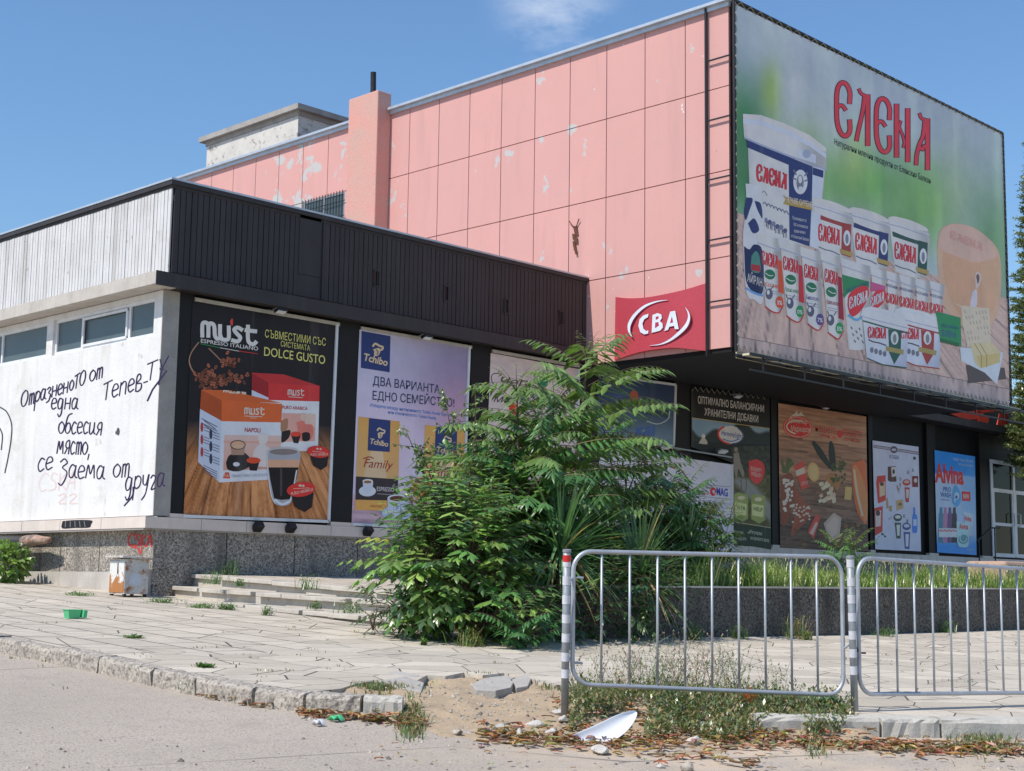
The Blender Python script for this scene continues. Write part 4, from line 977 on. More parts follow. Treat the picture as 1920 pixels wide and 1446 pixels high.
def hc_(x, y):
    X, Y_ = (x-1220)*2.743, (y-690)*2.743; c = np.zeros(X.shape+(3,))+np.array([30,34,28.]); c = mixf(c, (52,52,30), np.clip((Y_-520)/40, 0, 1)); c = c+((fbm(X/14, Y_/14, 3)-.45)*50)[..., None]
    rd_ = np.clip(1-np.abs(X-(430+(Y_-540)*.9))/60, 0, 1)*np.clip((Y_-560)/20, 0, 1); return mixf(c, (86,90,92), np.clip(rd_*2, 0, 1))
A.grid([(418,405),(612,400),(616,820),(420,800)], 50, 100, hc_, 2)
A.line([(212,257),(612,312)], 3, (120,110,60), 3, False); A.line([(418,790),(616,822)], 4, (110,110,90), 3, False)
A.ell(412,345,66,46,(172,176,184),4,8); A.arc(412,345,66,46,90,230,9,(130,36,30),5,8,); A.arc(412,345,62,44,-60,80,6,(40,54,90),5,8); A.text('HarmonyLight', (362,344),(466,362), 26, (40,56,110), 6, .01, .15); A.line([(370,366),(410,378),(455,366)], 6, (60,80,120), 6)
A.ell(270,352,10,13,(150,150,150),4); A.curve([(245,388),(262,362),(282,366),(290,392)], (110,112,112), 4)
A.ell(438,420,9,12,(90,84,76),4); A.curve([(425,440),(450,436),(460,480),(480,540),(470,560),(450,520),(440,570),(428,520)], (84,82,80), 4); A.arc(445,610,22,40,0,360,4,(70,70,70),4); A.arc(478,600,14,38,0,360,4,(64,64,64),4)
A.curve([(503,480),(545,470),(582,498),(580,560),(545,598),(508,560)], (150,44,46), 4); A.text('ВАШИЯТ', (514,525),(570,540), 20, (200,190,190), 5, .01); A.text('ИЗБОР!', (518,552),(568,566), 20, (200,190,190), 5, .01)
for dx, dy in ((0,0),(88,8)):
    A.poly([(428+dx,650+dy),(446+dx,640+dy),(500+dx,652+dy),(500+dx,775+dy),(470+dx,792+dy),(428+dx,770+dy)], (92,104,60), 4); A.poly([(432+dx,690+dy),(492+dx,700+dy),(490+dx,760+dy),(432+dx,750+dy)], (128,136,100), 5); A.text('HELP' if dx else 'VITA', (440+dx,725+dy),(486+dx,732+dy), 20, (40,60,34), 6, .02); A.ell(464+dx,668+dy,20,10,(160,160,140),6)
A.poly([(418,800),(618,822),(620,935),(418,900)], (16,30,22), 2)
A.text('ваша кожа', (422,850),(474,856), 20, (140,150,140), 4); A.text('и за червата', (422,880),(490,888), 20, (140,150,140), 4); A.text('Регулиране', (512,852),(572,862), 20, (140,150,140), 4); A.text('на кръвната захар', (512,882),(608,896), 20, (140,150,140), 4); A.line([(498,846),(503,852),(510,838)], 4, (150,160,150), 4, False)
A.tr = (0, 0, 1.); A.build('print', M_PRINT, t)
eye = MB()
eye.tube([pY(1298+i*5.2, 733+i*.61, -.07)+np.array([0, 0, .09*(i % 2)]) for i in range(28)], .006, 4)
eye.build('lacing', M_LACE, t)
# ================= deli banner
QZ = [(1459,756),(1624,781),(1628,1034),(1463,1028)]
t, A = poster('deli_banner', 'brown wooden-board deli banner with cheese and red oval crest', 'banner', QZ, KU, -.05)
def zb(x, y):
    c = wood(y, x*0+600, -1e6, 0, 0, (0,0,0)) if False else None
    yy = (y-(x-1459)*.15); pl = np.floor(yy/24); tone = vnoise(pl*5.1, pl*0, 2)-.5; gr = fbm(x/30, yy/2.2, 6)-.45; v = tone*26+gr*60-40*np.exp(-((yy/24-pl)/.06)**2)
    f_ = np.clip((y-880)/110, 0, 1)
    base = np.stack([104-46*f_, 80-34*f_, 65-24*f_], -1); return base+v[..., None]*np.array([1, .9, .8])
A.grid(QZ, 80, 120, zb, 0); A.zoom(1220,690,2.743)
A.ell(755,305,76,56,(140,34,34),3,8); A.arc(755,305,70,50,0,360,4,(190,150,140),4,8); A.poly([(715,250),(740,235),(748,222),(760,238),(772,226),(790,248),(770,246),(755,250)], (190,190,186), 4)
A.text('Димитър', (708,278),(804,290), 26, (212,206,196), 5, .008, .1); A.text('Маджаров', (720,324),(820,332), 28, (212,206,196), 5, .008, .1); A.arc(756,306,58,34,100,290,8,(212,206,196),5,8)
A.text('От', (848,282),(862,284), 14, (140,40,34), 3); A.text('нашето', (846,325),(956,344), 44, (146,40,34), 3, .0, .1); A.text('семейство', (866,352),(956,368), 22, (146,40,34), 3, .004, .1); A.ell(972,340,13,20,(150,40,34),3); A.text('вашето', (986,346),(1086,360), 44, (146,40,34), 3, .0, .1); A.text('семейство', (990,372),(1076,384), 20, (146,40,34), 3, .004, .1)
A.curve([(828,385),(840,376),(880,420),(920,490),(928,520),(900,500),(855,440)], (24,28,22), 3, ); A.curve([(918,382),(930,378),(945,420),(950,520),(925,510),(915,440)], (24,28,22), 3)
r6 = random.Random(8)
A.curve([(672,560),(720,540),(740,600),(720,740),(690,810),(668,780)], (84,46,34), 2); A.curve([(735,600),(790,690),(830,740),(760,830),(720,860),(740,740)], (96,50,38), 2)
for i in range(40): 
    x, y = r6.uniform(672,722), r6.uniform(570,730); A.poly([(x,y),(x+12,y-5),(x+16,y+8),(x+3,y+12)], (146+r6.randint(-14,10),)*3, 3+i % 3)
for i in range(26):
    x, y = r6.uniform(860,935), r6.uniform(580,700); A.poly([(x,y),(x+16,y-9),(x+22,y+8),(x+5,y+16)], (150+r6.randint(-20,8),142,128), 3+i % 3)
for i in range(30):
    x, y = r6.uniform(720,810), r6.uniform(690,800); A.poly([(x,y),(x+9,y-4),(x+12,y+6),(x+2,y+8)], (150,146,140), 3+i % 3)
A.poly([(736,505),(782,478),(812,612),(775,628)], (146,52,46), 4); A.poly([(742,530),(788,510),(794,540),(750,558)], (170,164,158), 5); A.text('СВЕЖ', (770,606),(806,596), 18, (190,180,174), 6)
A.ell(836,535,30,50,(150,128,88),4,-8); A.ell(836,535,22,38,(166,150,112),5,-8); 
A.curve([(895,560),(930,540),(975,575),(960,630),(930,600),(905,620)], (108,76,46), 2)
for i in range(18): a = r6.uniform(-2.6,-.5); A.line([(690+r6.uniform(-10,20),540),(700+40*math.cos(a),530+70*math.sin(a))], 6, (44+r6.randint(0,20),64,36), 3, False)
for i in range(40): x, y = r6.uniform(930,1000), r6.uniform(480,590); A.ell(x, y, 9, 5, (30+r6.randint(0,20),44+r6.randint(0,20),26), 3, r6.uniform(0,180), 8)
A.curve([(1030,500),(1075,478),(1108,505),(1114,780),(1085,785),(1050,700)], (136,72,44), 3); A.curve([(1036,510),(1060,505),(1110,640),(1112,770),(1090,770)], (158,108,70), 4)
A.poly([(1000,610),(1034,614),(1030,680),(994,676)], (160,140,92), 4); A.line([(1045,525),(1060,640),(1088,760)], 12, (170,160,140), 5)
A.poly([(806,845),(850,750),(872,770),(838,880)], (150,60,56), 4); A.poly([(815,850),(850,790),(858,800),(834,862)], (176,160,156), 5); A.poly([(888,800),(940,745),(980,770),(970,870),(920,900)], (120,112,108), 4); A.poly([(900,810),(945,765),(968,785),(958,850),(925,880)], (150,140,136), 5)
for i in range(24): A.ell(r6.uniform(680,1100), r6.uniform(800,920), r6.uniform(6,22), r6.uniform(5,14), (50+r6.randint(0,40),42+r6.randint(0,24),36), 2, r6.uniform(0,180), 8)
A.tr = (0, 0, 1.); A.build('print', M_PRINT, t)
# ================= white dairy products poster
QW = [(1636,826),(1722,838),(1727,1034),(1641,1030)]
t, A = poster('dairy_poster', 'narrow white poster dotted with small dairy packs', quad=QW, K=KU, Y=-.05)
A.grid(QW, 8, 12, lambda x, y: np.zeros(x.shape+(3,))+np.array([152,161,184.]), 0); A.zoom(1600,760,4.82)
for d, c_ in ((0,(52,36,44)),(10,(90,90,104)),(20,(64,46,54))): A.line([(180,360+d),(590,425+d)], 6, c_, 2, False)
A.ell(365,402,32,32,(56,50,60),3); A.ell(365,402,22,12,(116,120,136),4); A.text('В ТЕБЕБ', (328,480),(412,490), 32, (56,66,92), 3, .01)
def pk(pts, c, L=3): A.poly(pts, c, L)
pk([(310,555),(385,550),(388,690),(335,692),(312,680)], (54,36,34)); pk([(340,560),(384,556),(386,640),(345,650)], (150,152,158), 4); A.ell(362,600,12,22,(50,40,44),5)
pk([(215,640),(290,632),(292,860),(222,888),(205,700)], (126,40,36)); pk([(232,700),(284,690),(286,810),(236,830)], (158,146,128), 4); A.ell(256,712,18,18,(56,34,36),5)
pk([(188,930),(264,912),(262,1140),(196,1180)], (120,40,38)); pk([(196,960),(250,950),(246,1090),(200,1100)], (146,144,146), 4); A.ell(220,975,20,26,(44,36,42),5)
A.ell(480,698,36,30,(120,44,44),3); A.ell(480,692,24,14,(150,130,130),4); pk([(462,740),(508,744),(500,878),(470,874)], (110,44,46)); pk([(472,760),(502,762),(496,840),(476,838)], (150,146,150), 4)
A.curve([(540,470),(560,470),(562,530),(582,580),(586,740),(556,760),(530,740),(524,590),(540,530)], (140,150,168), 3); pk([(528,640),(584,640),(584,740),(530,740)], (76,28,32), 4); A.ell(560,680,16,20,(140,134,138),5); pk([(540,466),(562,466),(562,492),(540,492)], (36,36,44), 4)
for x, y in ((390,720),(415,700),(402,745)): A.poly([(x,y),(x+14,y+10),(x+8,y+60)], (96,78,66), 3)
pk([(382,860),(448,850),(452,930),(392,955)], (120,104,78)); A.ell(420,895,16,16,(80,66,52),4); pk([(295,850),(310,830),(318,930),(300,934)], (112,92,62)); pk([(322,910),(346,906),(346,960),(326,960)], (112,92,62))
A.ell(400,1015,38,34,(36,42,48),3); A.ell(400,1010,26,16,(130,138,140),4); pk([(372,1060),(430,1062),(425,1205),(388,1205)], (38,48,54)); pk([(388,1080),(420,1080),(416,1180),(394,1180)], (140,150,150), 4)
A.ell(480,1095,38,34,(40,50,96),3); A.ell(480,1090,26,16,(130,140,160),4); pk([(452,1145),(512,1145),(505,1300),(464,1296)], (44,54,100)); pk([(468,1165),(500,1165),(494,1280),(472,1276)], (150,156,172), 4)
A.curve([(540,925),(556,925),(560,980),(576,1010),(576,1140),(552,1154),(532,1140),(532,1010),(540,980)], (44,90,160), 3); pk([(540,1030),(570,1030),(570,1090),(540,1090)], (140,156,176), 4)
A.line([(312,1020),(325,1035),(345,1005)], 4, (60,64,80), 3, False); A.line([(240,1180),(200,1230),(220,1260)], 3, (80,86,104), 3); A.ell(262,1165,14,9,(44,54,36),4,30); A.ell(285,1185,12,8,(44,54,36),4,40)
for tx, x, y in (('Е',488,620),('О',416,680),('Б',530,600),('Е',452,1015),('Я',478,1060)): A.text(tx, (x,y),(x+16,y+2), 28, (50,56,70), 4, .02)
A.tr = (0, 0, 1.); A.build('print', M_PRINT, t)
# ================= blue detergent poster
QA = [(1752,844),(1828,856),(1831,1041),(1757,1036)]
t, A = poster('detergent_poster', 'bright blue detergent poster with a row of bottles', quad=QA, K=KU, Y=-.05)
def ab(x, y):
    Y_ = (y-760)*4.82; X = (x-1600)*4.82; top_ = Y_ < 610+(X-740)*.1; c = np.zeros(x.shape+(3,))+np.array([128,150,176.]); c = mixf(c, (24,84,142), np.where(top_, .95, 0.)); c = mixf(c, (34,98,160), np.clip((Y_-1150)/120, 0, 1)); return mixf(c, (70,120,170), blob(X, Y_, 1080, 800, 120, 260)*.7)
A.grid(QA, 26, 50, ab, 0); A.zoom(1600,760,4.82)
A.text('Alvina', (738,690),(996,712), 170, (190,60,56), 4, .035); A.text('НОВО ПОКОЛЕНИЕ', (900,498),(1080,522), 24, (170,190,214), 4); A.text('ПРЕПАРАТИ ЗА ПРАНЕ', (945,545),(1080,560), 22, (170,190,214), 4)
A.text('PRO', (812,776),(882,782), 42, (34,66,116), 4, .02); A.text('WASH', (786,828),(882,836), 44, (34,66,116), 4, .02); A.line([(790,852),(866,858)], 8, (60,80,116), 4, False)
A.curve([(900,760),(920,720),(955,760),(972,840),(950,905),(920,915),(890,860)], (52,104,148), 4); A.ell(932,820,22,34,(150,176,196),5); A.ell(930,830,10,16,(60,50,80),6); A.ell(915,860,12,16,(120,160,190),6)
A.poly([(978,778),(1056,784),(1058,868),(982,862)], (168,32,44), 4); A.text('NEW', (990,842),(1044,846), 44, (206,206,210), 5, .02)
for i, c_ in enumerate(((40,84,104),(112,80,110),(62,52,84),(34,30,40))):
    x = 790+i*40; A.curve([(x-10,925),(x+12,925),(x+14,970),(x+24,1010),(x+24,1225),(x,1238),(x-22,1225),(x-20,1010),(x-12,970)], c_, 4); A.poly([(x-20,1110),(x+22,1114),(x+22,1195),(x-20,1190)], (170,184,196), 5); A.text('Alvina', (x-18,1140),(x+20,1144), 24, (160,50,54), 6, .02)
A.poly([(990,960),(1084,985),(1074,1180),(1045,1180),(1000,1030)], (130,150,170), 4); A.text('Alvina', (1000,1040),(1064,1050), 46, (180,60,60), 6, .03)
A.curve([(930,1050),(985,1065),(1048,1062),(1042,1180),(1036,1270),(990,1284),(940,1255)], (110,140,150), 7); A.text('Alvina', (952,1118),(1034,1122), 52, (176,50,54), 8, .03); A.ell(990,1210,44,44,(60,104,116),8); A.arc(990,1200,30,36,0,300,8,(150,180,186),9)
A.text('www', (1022,1308),(1104,1312), 12, (150,176,200), 4)
A.tr = (0, 0, 1.); A.build('print', M_PRINT, t)
bpy.data.objects.remove(_to); bpy.data.curves.remove(_tc)

# ================= hand painted writing on the building
CYR = {'О': (1.1, [[(.55,1.4),(.15,1.1),(.05,.5),(.3,0),(.7,.05),(.95,.6),(.85,1.2),(.5,1.4)]]), 'о': (.8, [[(.4,1),(.1,.75),(.08,.3),(.35,0),(.65,.2),(.72,.65),(.4,1)]]),
 'т': (.9, [[(.15,1),(.12,.0)],[(.12,.8),(.3,1),(.42,.85),(.42,0)],[(.42,.8),(.6,1),(.74,.85),(.76,0)]]), 'Т': (.9, [[(.0,1.25),(.85,1.4)],[(.42,1.3),(.36,0)]]), 'р': (.8, [[(.12,1),(.05,-.7)],[(.1,.7),(.35,1),(.68,.8),(.62,.3),(.3,.1),(.1,.3)]]),
 'а': (.85, [[(.62,.85),(.3,1),(.06,.6),(.15,.08),(.45,.1),(.65,.85)],[(.65,.95),(.62,.2),(.85,0)]]), 'з': (.75, [[(.08,.85),(.35,1),(.58,.8),(.3,.52),(.6,.3),(.45,-.2),(.1,-.35)]]), 'З': (.95, [[(.1,1.2),(.45,1.45),(.75,1.15),(.35,.8),(.8,.45),(.7,-.1),(.4,-.55),(.1,-.4)]]),
 'н': (.85, [[(.1,1),(.08,0)],[(.1,.5),(.65,.52)],[(.68,1),(.66,0)]]), 'е': (.75, [[(.1,.5),(.6,.62),(.5,.95),(.2,.95),(.05,.45),(.25,.02),(.65,.15)]]), 'п': (.85, [[(.12,1),(.08,0)],[(.12,.75),(.4,1),(.65,.85),(.66,0)]]),
 'д': (.85, [[(.6,.9),(.25,1),(.06,.55),(.2,.08),(.5,.2),(.62,.95),(.58,-.3),(.35,-.65),(.15,-.4)]]), 'б': (.8, [[(.75,1.7),(.3,1.5),(.1,.8),(.12,.2),(.4,0),(.68,.3),(.6,.8),(.3,.85),(.12,.5)]]), 'с': (.7, [[(.6,.85),(.3,1),(.06,.5),(.25,0),(.62,.15)]]),
 'и': (.9, [[(.1,1),(.1,.25),(.3,0),(.6,.4),(.64,1)],[(.64,1),(.64,.2),(.85,.02)]]), 'я': (.8, [[(.62,0),(.64,1),(.3,1),(.15,.72),(.3,.48),(.62,.5)],[(.4,.48),(.1,0)]]), 'м': (1.0, [[(.05,0),(.2,1),(.45,.3),(.7,1),(.85,0)]]), 'М': (1.1, [[(.0,0),(.15,1.3),(.5,.4),(.85,1.3),(1.0,0)]]),
 'у': (.8, [[(.08,1),(.15,.4),(.45,.3),(.62,1)],[(.66,1),(.5,-.3),(.15,-.8)]]), 'г': (.7, [[(.05,.8),(.25,1),(.52,.75),(.2,0),(.6,.05)]]), 'в': (.8, [[(.1,0),(.12,1.1),(.4,1.25),(.5,.9),(.15,.6),(.6,.5),(.62,.1),(.3,-.05),(.1,.1)]]), ',': (.3, [[(.2,.05),(.1,-.4)]]), '-': (.5, [[(.05,.5),(.45,.52)]]),
 'C': (.9, [[(.85,1.1),(.45,1.25),(.1,.7),(.3,.05),(.8,.1)]]), 'S': (.8, [[(.7,1.15),(.35,1.25),(.2,.9),(.6,.6),(.62,.15),(.1,.05)]]), 'K': (.8, [[(.15,1.2),(.15,0)],[(.7,1.15),(.2,.6),(.75,0)]]), 'A': (.9, [[(.05,0),(.5,1.3),(.75,0)],[(.15,.45),(.8,.5)]]), '2': (.8, [[(.1,.8),(.4,1.0),(.6,.75),(.15,.05),(.7,.0)]]), 'Y': (.9, [[(.1,1.4),(.4,.6)],[(.8,1.5),(.35,.6),(.2,-.5)]]), ' ': (.5, [])}
def scrawl(P_, s, p0, p1, h, w, c, L=1, seed=0):
    r_ = random.Random(seed); tot = sum(CYR[k][0] for k in s); p0, p1 = np.array(p0, float), np.array(p1, float); e = (p1-p0)/tot; x = 0
    for k in s:
        wd, sts = CYR[k]; j = r_.uniform(-.06, .06)*h
        for st in sts: P_.line([p0+e*(x+a)+np.array([b*h*.10, -h*b+j]) for a, b in st], w, c, L, len(st) > 2, 6)
        x += wd
M_SPRAY = attrmat('spray_paint', .6, .3)
pu = (46,28,66); n_ = 0
for s_, a, b, h, sd in (('Отразнен', (115,432),(385,345), 62, 1),('оТО', (388,338),(482,300), 58, 2),('от', (500,290),(580,262), 62, 12),('една', (285,445),(440,440), 62, 3),('обсесия', (325,580),(575,585), 66, 4),('място,', (318,690),(505,695), 70, 5),('се', (208,792),(300,775), 72, 6),('Заема', (325,830),(590,835), 74, 7),('от', (632,830),(730,815), 74, 8),('друга', (700,905),(928,880), 78, 9),('Тепев-', (575,395),(830,320), 74, 10),('ТY', (820,285),(945,255), 76, 11)):
    G = Print('X', -.1005, KS).zoom(0, 620, 3); scrawl(G, s_, a, b, h, [7.5, 8.5, 6.5, 8.5, 7], pu, 1, sd)
    if s_ == 'ТY': G.line([(830,395),(860,330),(940,225),(900,215)], 9, pu, 2, False)
    if s_ == 'друга': G.line([(700,985),(745,930),(750,880)], 8, pu, 2)
    G.tr = (0, 0, 1.); gr_ = G.build('graffiti', M_SPRAY, wall); gr_['label'] = 'purple hand-painted word'
G = Print('X', -.1005, KS).zoom(0, 620, 3)
scrawl(G, 'CSKA', (210,910),(430,890), 80, 7, (226,198,192), 0, 3); scrawl(G, '22', (320,975),(440,975), 54, 7, (226,196,186), 0, 4)
G.tr = (0, 0, 1.); gr_ = G.build('graffiti', M_SPRAY, wall); gr_['label'] = 'pale red scrawl'; G = Print('X', -.1005, KS).zoom(0, 620, 3)
G.line([(0,430),(40,460),(66,530),(62,620),(45,720),(28,800)], 7, (60,58,64), 1); G.line([(0,550),(14,590),(8,670)], 7, (60,58,64), 1)
G.ell(665,568,9,22,(80,76,74),1); G.ell(655,575,6,10,(90,86,84),1)
G.tr = (0, 0, 1.)
gr_ = G.build('graffiti', M_SPRAY, wall); gr_['label'] = 'black painted arcs'
G = Print('X', -.061, (.55,.52,.48)).zoom(0, 620, 3); scrawl(G, 'CSKA', (715,1210),(860,1215), 52, 9, (150,38,32), 1, 3); G.line([(740,1215),(775,1225),(790,1255),(800,1220)], 10, (140,50,42), 1); G.tr = (0, 0, 1.)
gr_ = G.build('graffiti', M_SPRAY, plinth); gr_['label'] = 'red sprayed letters'
G = Print('X', -.2365, KS).zoom(0, 620, 3); G.curve([(352,1072),(420,1066),(515,1068),(512,1090),(500,1108),(420,1110),(350,1112)], (34,32,34), 1)
for i in range(5): G.line([(370+i*26,1072),(368+i*28,1105)], 3, (150,140,140), 2, False)
G.tr = (0, 0, 1.); gr_ = G.build('graffiti', M_SPRAY, ledge); gr_['label'] = 'black painted smear'
# ------------------------------------------------------------------ ground
def G3(u, v, dz=0.): p = g(u, v, dz); return (float(p[0]), float(p[1]))
KL_ = [(-5.3, 4.), (-5.3, -4.9), (-5.3, -5.9), (-5.29, -6.85), (-5.32, -7.7), (-5.40, -8.6), (-5.42, -9.2), (-5.38, -9.85), (-5.25, -10.25), (-5.03, -10.58), (-4.83, -10.78)]   # kerb front edge
KR_ = [(-3.09, -12.42), (-2.28, -12.86), (-1.86, -13.09), (-.85, -13.62), (.35, -14.24), (1.6, -14.9)]
DIRT = [G3(*p) for p in ((600,1290),(645,1284),(700,1278),(765,1286),(800,1264),(870,1260),(985,1266),(1040,1282),(1110,1287),(1400,1296),(1560,1316),(1610,1340))]+[(-2.25,-12.75),(-2.5,-13.0)]+[G3(u, v, -.12) for u, v in ((1440,1404),(1250,1425),(1050,1410),(850,1385),(700,1352))]
def pavmat():
    m, nn, ll, b = nodes('stone_paving'); p = wpos(nn)
    mpn = N(nn, 'ShaderNodeMapping'); mpn.inputs['Rotation'].default_value = (0, 0, math.radians(92)); ll.new(p, mpn.inputs['Vector'])
    wv = mixc(nn, ll, .06, mpn.outputs['Vector'], N(nn, 'ShaderNodeTexNoise', Scale=.9, Detail=2).outputs['Color'])
    br = N(nn, 'ShaderNodeTexBrick'); br.offset = .37; br.inputs['Scale'].default_value = 1.; br.inputs['Brick Width'].default_value = .74; br.inputs['Row Height'].default_value = .45
    br.inputs['Mortar Size'].default_value = .013; br.inputs['Mortar Smooth'].default_value = .3; br.inputs['Color1'].default_value = (1,1,1,1); br.inputs['Color2'].default_value = (.78,.78,.78,1); br.inputs['Mortar'].default_value = (0,0,0,1)
    ll.new(wv, br.inputs['Vector'])
    vv = scaled(nn, ll, mixc(nn, ll, .10, p, N(nn, 'ShaderNodeTexNoise', Scale=1.6, Detail=3).outputs['Color']), (1.25, 1.75, 1))
    v1 = N(nn, 'ShaderNodeTexVoronoi', feature='DISTANCE_TO_EDGE', Scale=1.55); ll.new(vv, v1.inputs['Vector'])
    v2 = N(nn, 'ShaderNodeTexVoronoi', feature='F1', Scale=1.55); ll.new(vv, v2.inputs['Vector'])
    vc = N(nn, 'ShaderNodeTexVoronoi', feature='DISTANCE_TO_EDGE', Scale=.72); ll.new(vv, vc.inputs['Vector'])
    sx = N(nn, 'ShaderNodeSeparateXYZ'); ll.new(p, sx.inputs[0])
    a = N(nn, 'ShaderNodeMath', operation='MULTIPLY_ADD'); ll.new(sx.outputs['X'], a.inputs[0]); a.inputs[1].default_value = -.42; ll.new(sx.outputs['Y'], a.inputs[2])
    n0 = N(nn, 'ShaderNodeMath', operation='MULTIPLY_ADD'); ll.new(noise(nn, ll, .6, 2, .5, p), n0.inputs[0]); n0.inputs[1].default_value = 3.; ll.new(a.outputs[0], n0.inputs[2])
    fr_ = ramp(nn, ll, n0.outputs[0], -4.35, -4.5)                      # 1 = crazy paving, 0 = sawn slabs
    lineA = ramp(nn, ll, v1.outputs['Distance'], .003, .0125); 
    lb = N(nn, 'ShaderNodeSeparateColor'); ll.new(br.outputs['Color'], lb.inputs[0]); lineB0 = ramp(nn, ll, lb.outputs[0], .0, .5)
    crk = ramp(nn, ll, vc.outputs['Distance'], .001, .007); lB = N(nn, 'ShaderNodeMath', operation='MINIMUM'); ll.new(lineB0, lB.inputs[0]); ll.new(crk, lB.inputs[1])
    ln = N(nn, 'ShaderNodeMix'); ll.new(fr_, ln.inputs[0]); ll.new(lB.outputs[0], ln.inputs[2]); ll.new(lineA, ln.inputs[3])
    toneA = N(nn, 'ShaderNodeSeparateColor'); ll.new(v2.outputs['Color'], toneA.inputs[0])
    base = mixc(nn, ll, ramp(nn, ll, noise(nn, ll, .8, 7, .65, p), .3, .7), (.66,.58,.475), (.54,.475,.39))
    tn = mixc(nn, ll, fr_, br.outputs['Color'], mixc(nn, ll, toneA.outputs[0], (1.04,1.04,1.04), (.68,.67,.65)))
    base = mixc(nn, ll, .75, base, tn, 'MULTIPLY')
    base = mixc(nn, ll, ramp(nn, ll, noise(nn, ll, 30, 5, .7, p), .55, .8), base, (.33,.29,.25))
    base = mixc(nn, ll, ramp(nn, ll, noise(nn, ll, 2.3, 8, .7, p), .54, .74), base, (.36,.315,.255)); base = mixc(nn, ll, ramp(nn, ll, noise(nn, ll, .5, 8, .72, p), .55, .75), base, (.42,.375,.31))
    base = mixc(nn, ll, ramp(nn, ll, noise(nn, ll, 6, 7, .75, p), .66, .72), base, (.27,.24,.20))
    col = mixc(nn, ll, ln.outputs[0], (.11,.095,.075), base)
    ll.new(col, b.inputs['Base Color']); b.inputs['Roughness'].default_value = .85; b.inputs['Specular IOR Level'].default_value = .25
    bn = N(nn, 'ShaderNodeBump'); bn.inputs['Strength'].default_value = .7; bn.inputs['Distance'].default_value = .02
    hh = N(nn, 'ShaderNodeMath', operation='MULTIPLY_ADD'); ll.new(noise(nn, ll, 9, 6, .65, p), hh.inputs[0]); hh.inputs[1].default_value = .5; ll.new(ln.outputs[0], hh.inputs[2])
    ll.new(hh.outputs[0], bn.inputs['Height']); ll.new(bn.outputs['Normal'], b.inputs['Normal']); return m
M_PAVE = pavmat()
def roadmat():
    m, nn, ll, b = nodes('worn_asphalt'); p = wpos(nn)
    c = mixc(nn, ll, ramp(nn, ll, noise(nn, ll, .35, 6, .6, p), .3, .7), (.53,.455,.375), (.43,.37,.305))
    v = N(nn, 'ShaderNodeTexVoronoi', Scale=75.); ll.new(p, v.inputs['Vector'])
    c = mixc(nn, ll, ramp(nn, ll, v.outputs['Distance'], .55, .75), c, (.32,.27,.23))
    c = mixc(nn, ll, ramp(nn, ll, noise(nn, ll, 120, 3, .7, p), .54, .70), c, (.25,.215,.185))
    c = mixc(nn, ll, ramp(nn, ll, noise(nn, ll, 17, 3, .6, p, .5), .72, .77), c, (.24,.20,.17))
    c = mixc(nn, ll, ramp(nn, ll, noise(nn, ll, 60, 3, .7, p), .62, .8), c, (.70,.63,.55))
    c = mixc(nn, ll, ramp(nn, ll, noise(nn, ll, 2.2, 8, .72, p), .55, .72), c, (.36,.31,.26))
    c = mixc(nn, ll, ramp(nn, ll, noise(nn, ll, .9, 8, .75, scaled(nn, ll, p, (1, .5, 1))), .58, .66), c, (.40,.34,.285))
    vm_ = N(nn, 'ShaderNodeVectorMath', operation='DISTANCE'); ll.new(p, vm_.inputs[0]); vm_.inputs[1].default_value = (-3.6, -13.0, .5)
    sd = N(nn, 'ShaderNodeMath', operation='MULTIPLY'); ll.new(ramp(nn, ll, vm_.outputs['Value'], 2.8, .6), sd.inputs[0]); ll.new(ramp(nn, ll, noise(nn, ll, 1.6, 6, .6, p), .35, .6), sd.inputs[1])
    c = mixc(nn, ll, sd.outputs[0], c, (.58,.46,.34))
    vq = scaled(nn, ll, mixc(nn, ll, .12, p, N(nn, 'ShaderNodeTexNoise', Scale=2.2, Detail=4).outputs['Color']), (.35, .9, 1)); cr_ = N(nn, 'ShaderNodeTexVoronoi', feature='DISTANCE_TO_EDGE', Scale=.55); ll.new(vq, cr_.inputs['Vector'])
    gt = N(nn, 'ShaderNodeMath', operation='MULTIPLY'); ll.new(ramp(nn, ll, cr_.outputs['Distance'], .006, .002), gt.inputs[0]); ll.new(ramp(nn, ll, noise(nn, ll, .5, 2, .5, p), .5, .6), gt.inputs[1])
    c = mixc(nn, ll, gt.outputs[0], c, (.16,.14,.12))
    ll.new(c, b.inputs['Base Color']); b.inputs['Roughness'].default_value = .92; b.inputs['Specular IOR Level'].default_value = .2
    bn = N(nn, 'ShaderNodeBump'); bn.inputs['Strength'].default_value = .6; bn.inputs['Distance'].default_value = .009
    ll.new(noise(nn, ll, 70, 5, .75, p), bn.inputs['Height']); ll.new(bn.outputs['Normal'], b.inputs['Normal']); return m
M_ROAD = roadmat()
M_SAND = surf('sandy_soil', (.50,.375,.245), (.40,.30,.20), .98, 2.2, spots=[((.30,.235,.165), 5, .55, .75), ((.55,.5,.43), 30, .68, .8)], bump=.8, bscale=28)
mb = MB(); ys = [-400, -45, 45, 400]
for i in range(3):
    a, b_ = ys[i], ys[i+1]; mb.add([(-400, a, gz(0, a)-.12), (400, a, gz(0, a)-.12), (400, b_, gz(0, b_)-.12), (-400, b_, gz(0, b_)-.12)], [(0,1,2,3)])
tag(mb.build('road', M_ROAD), kind='structure')
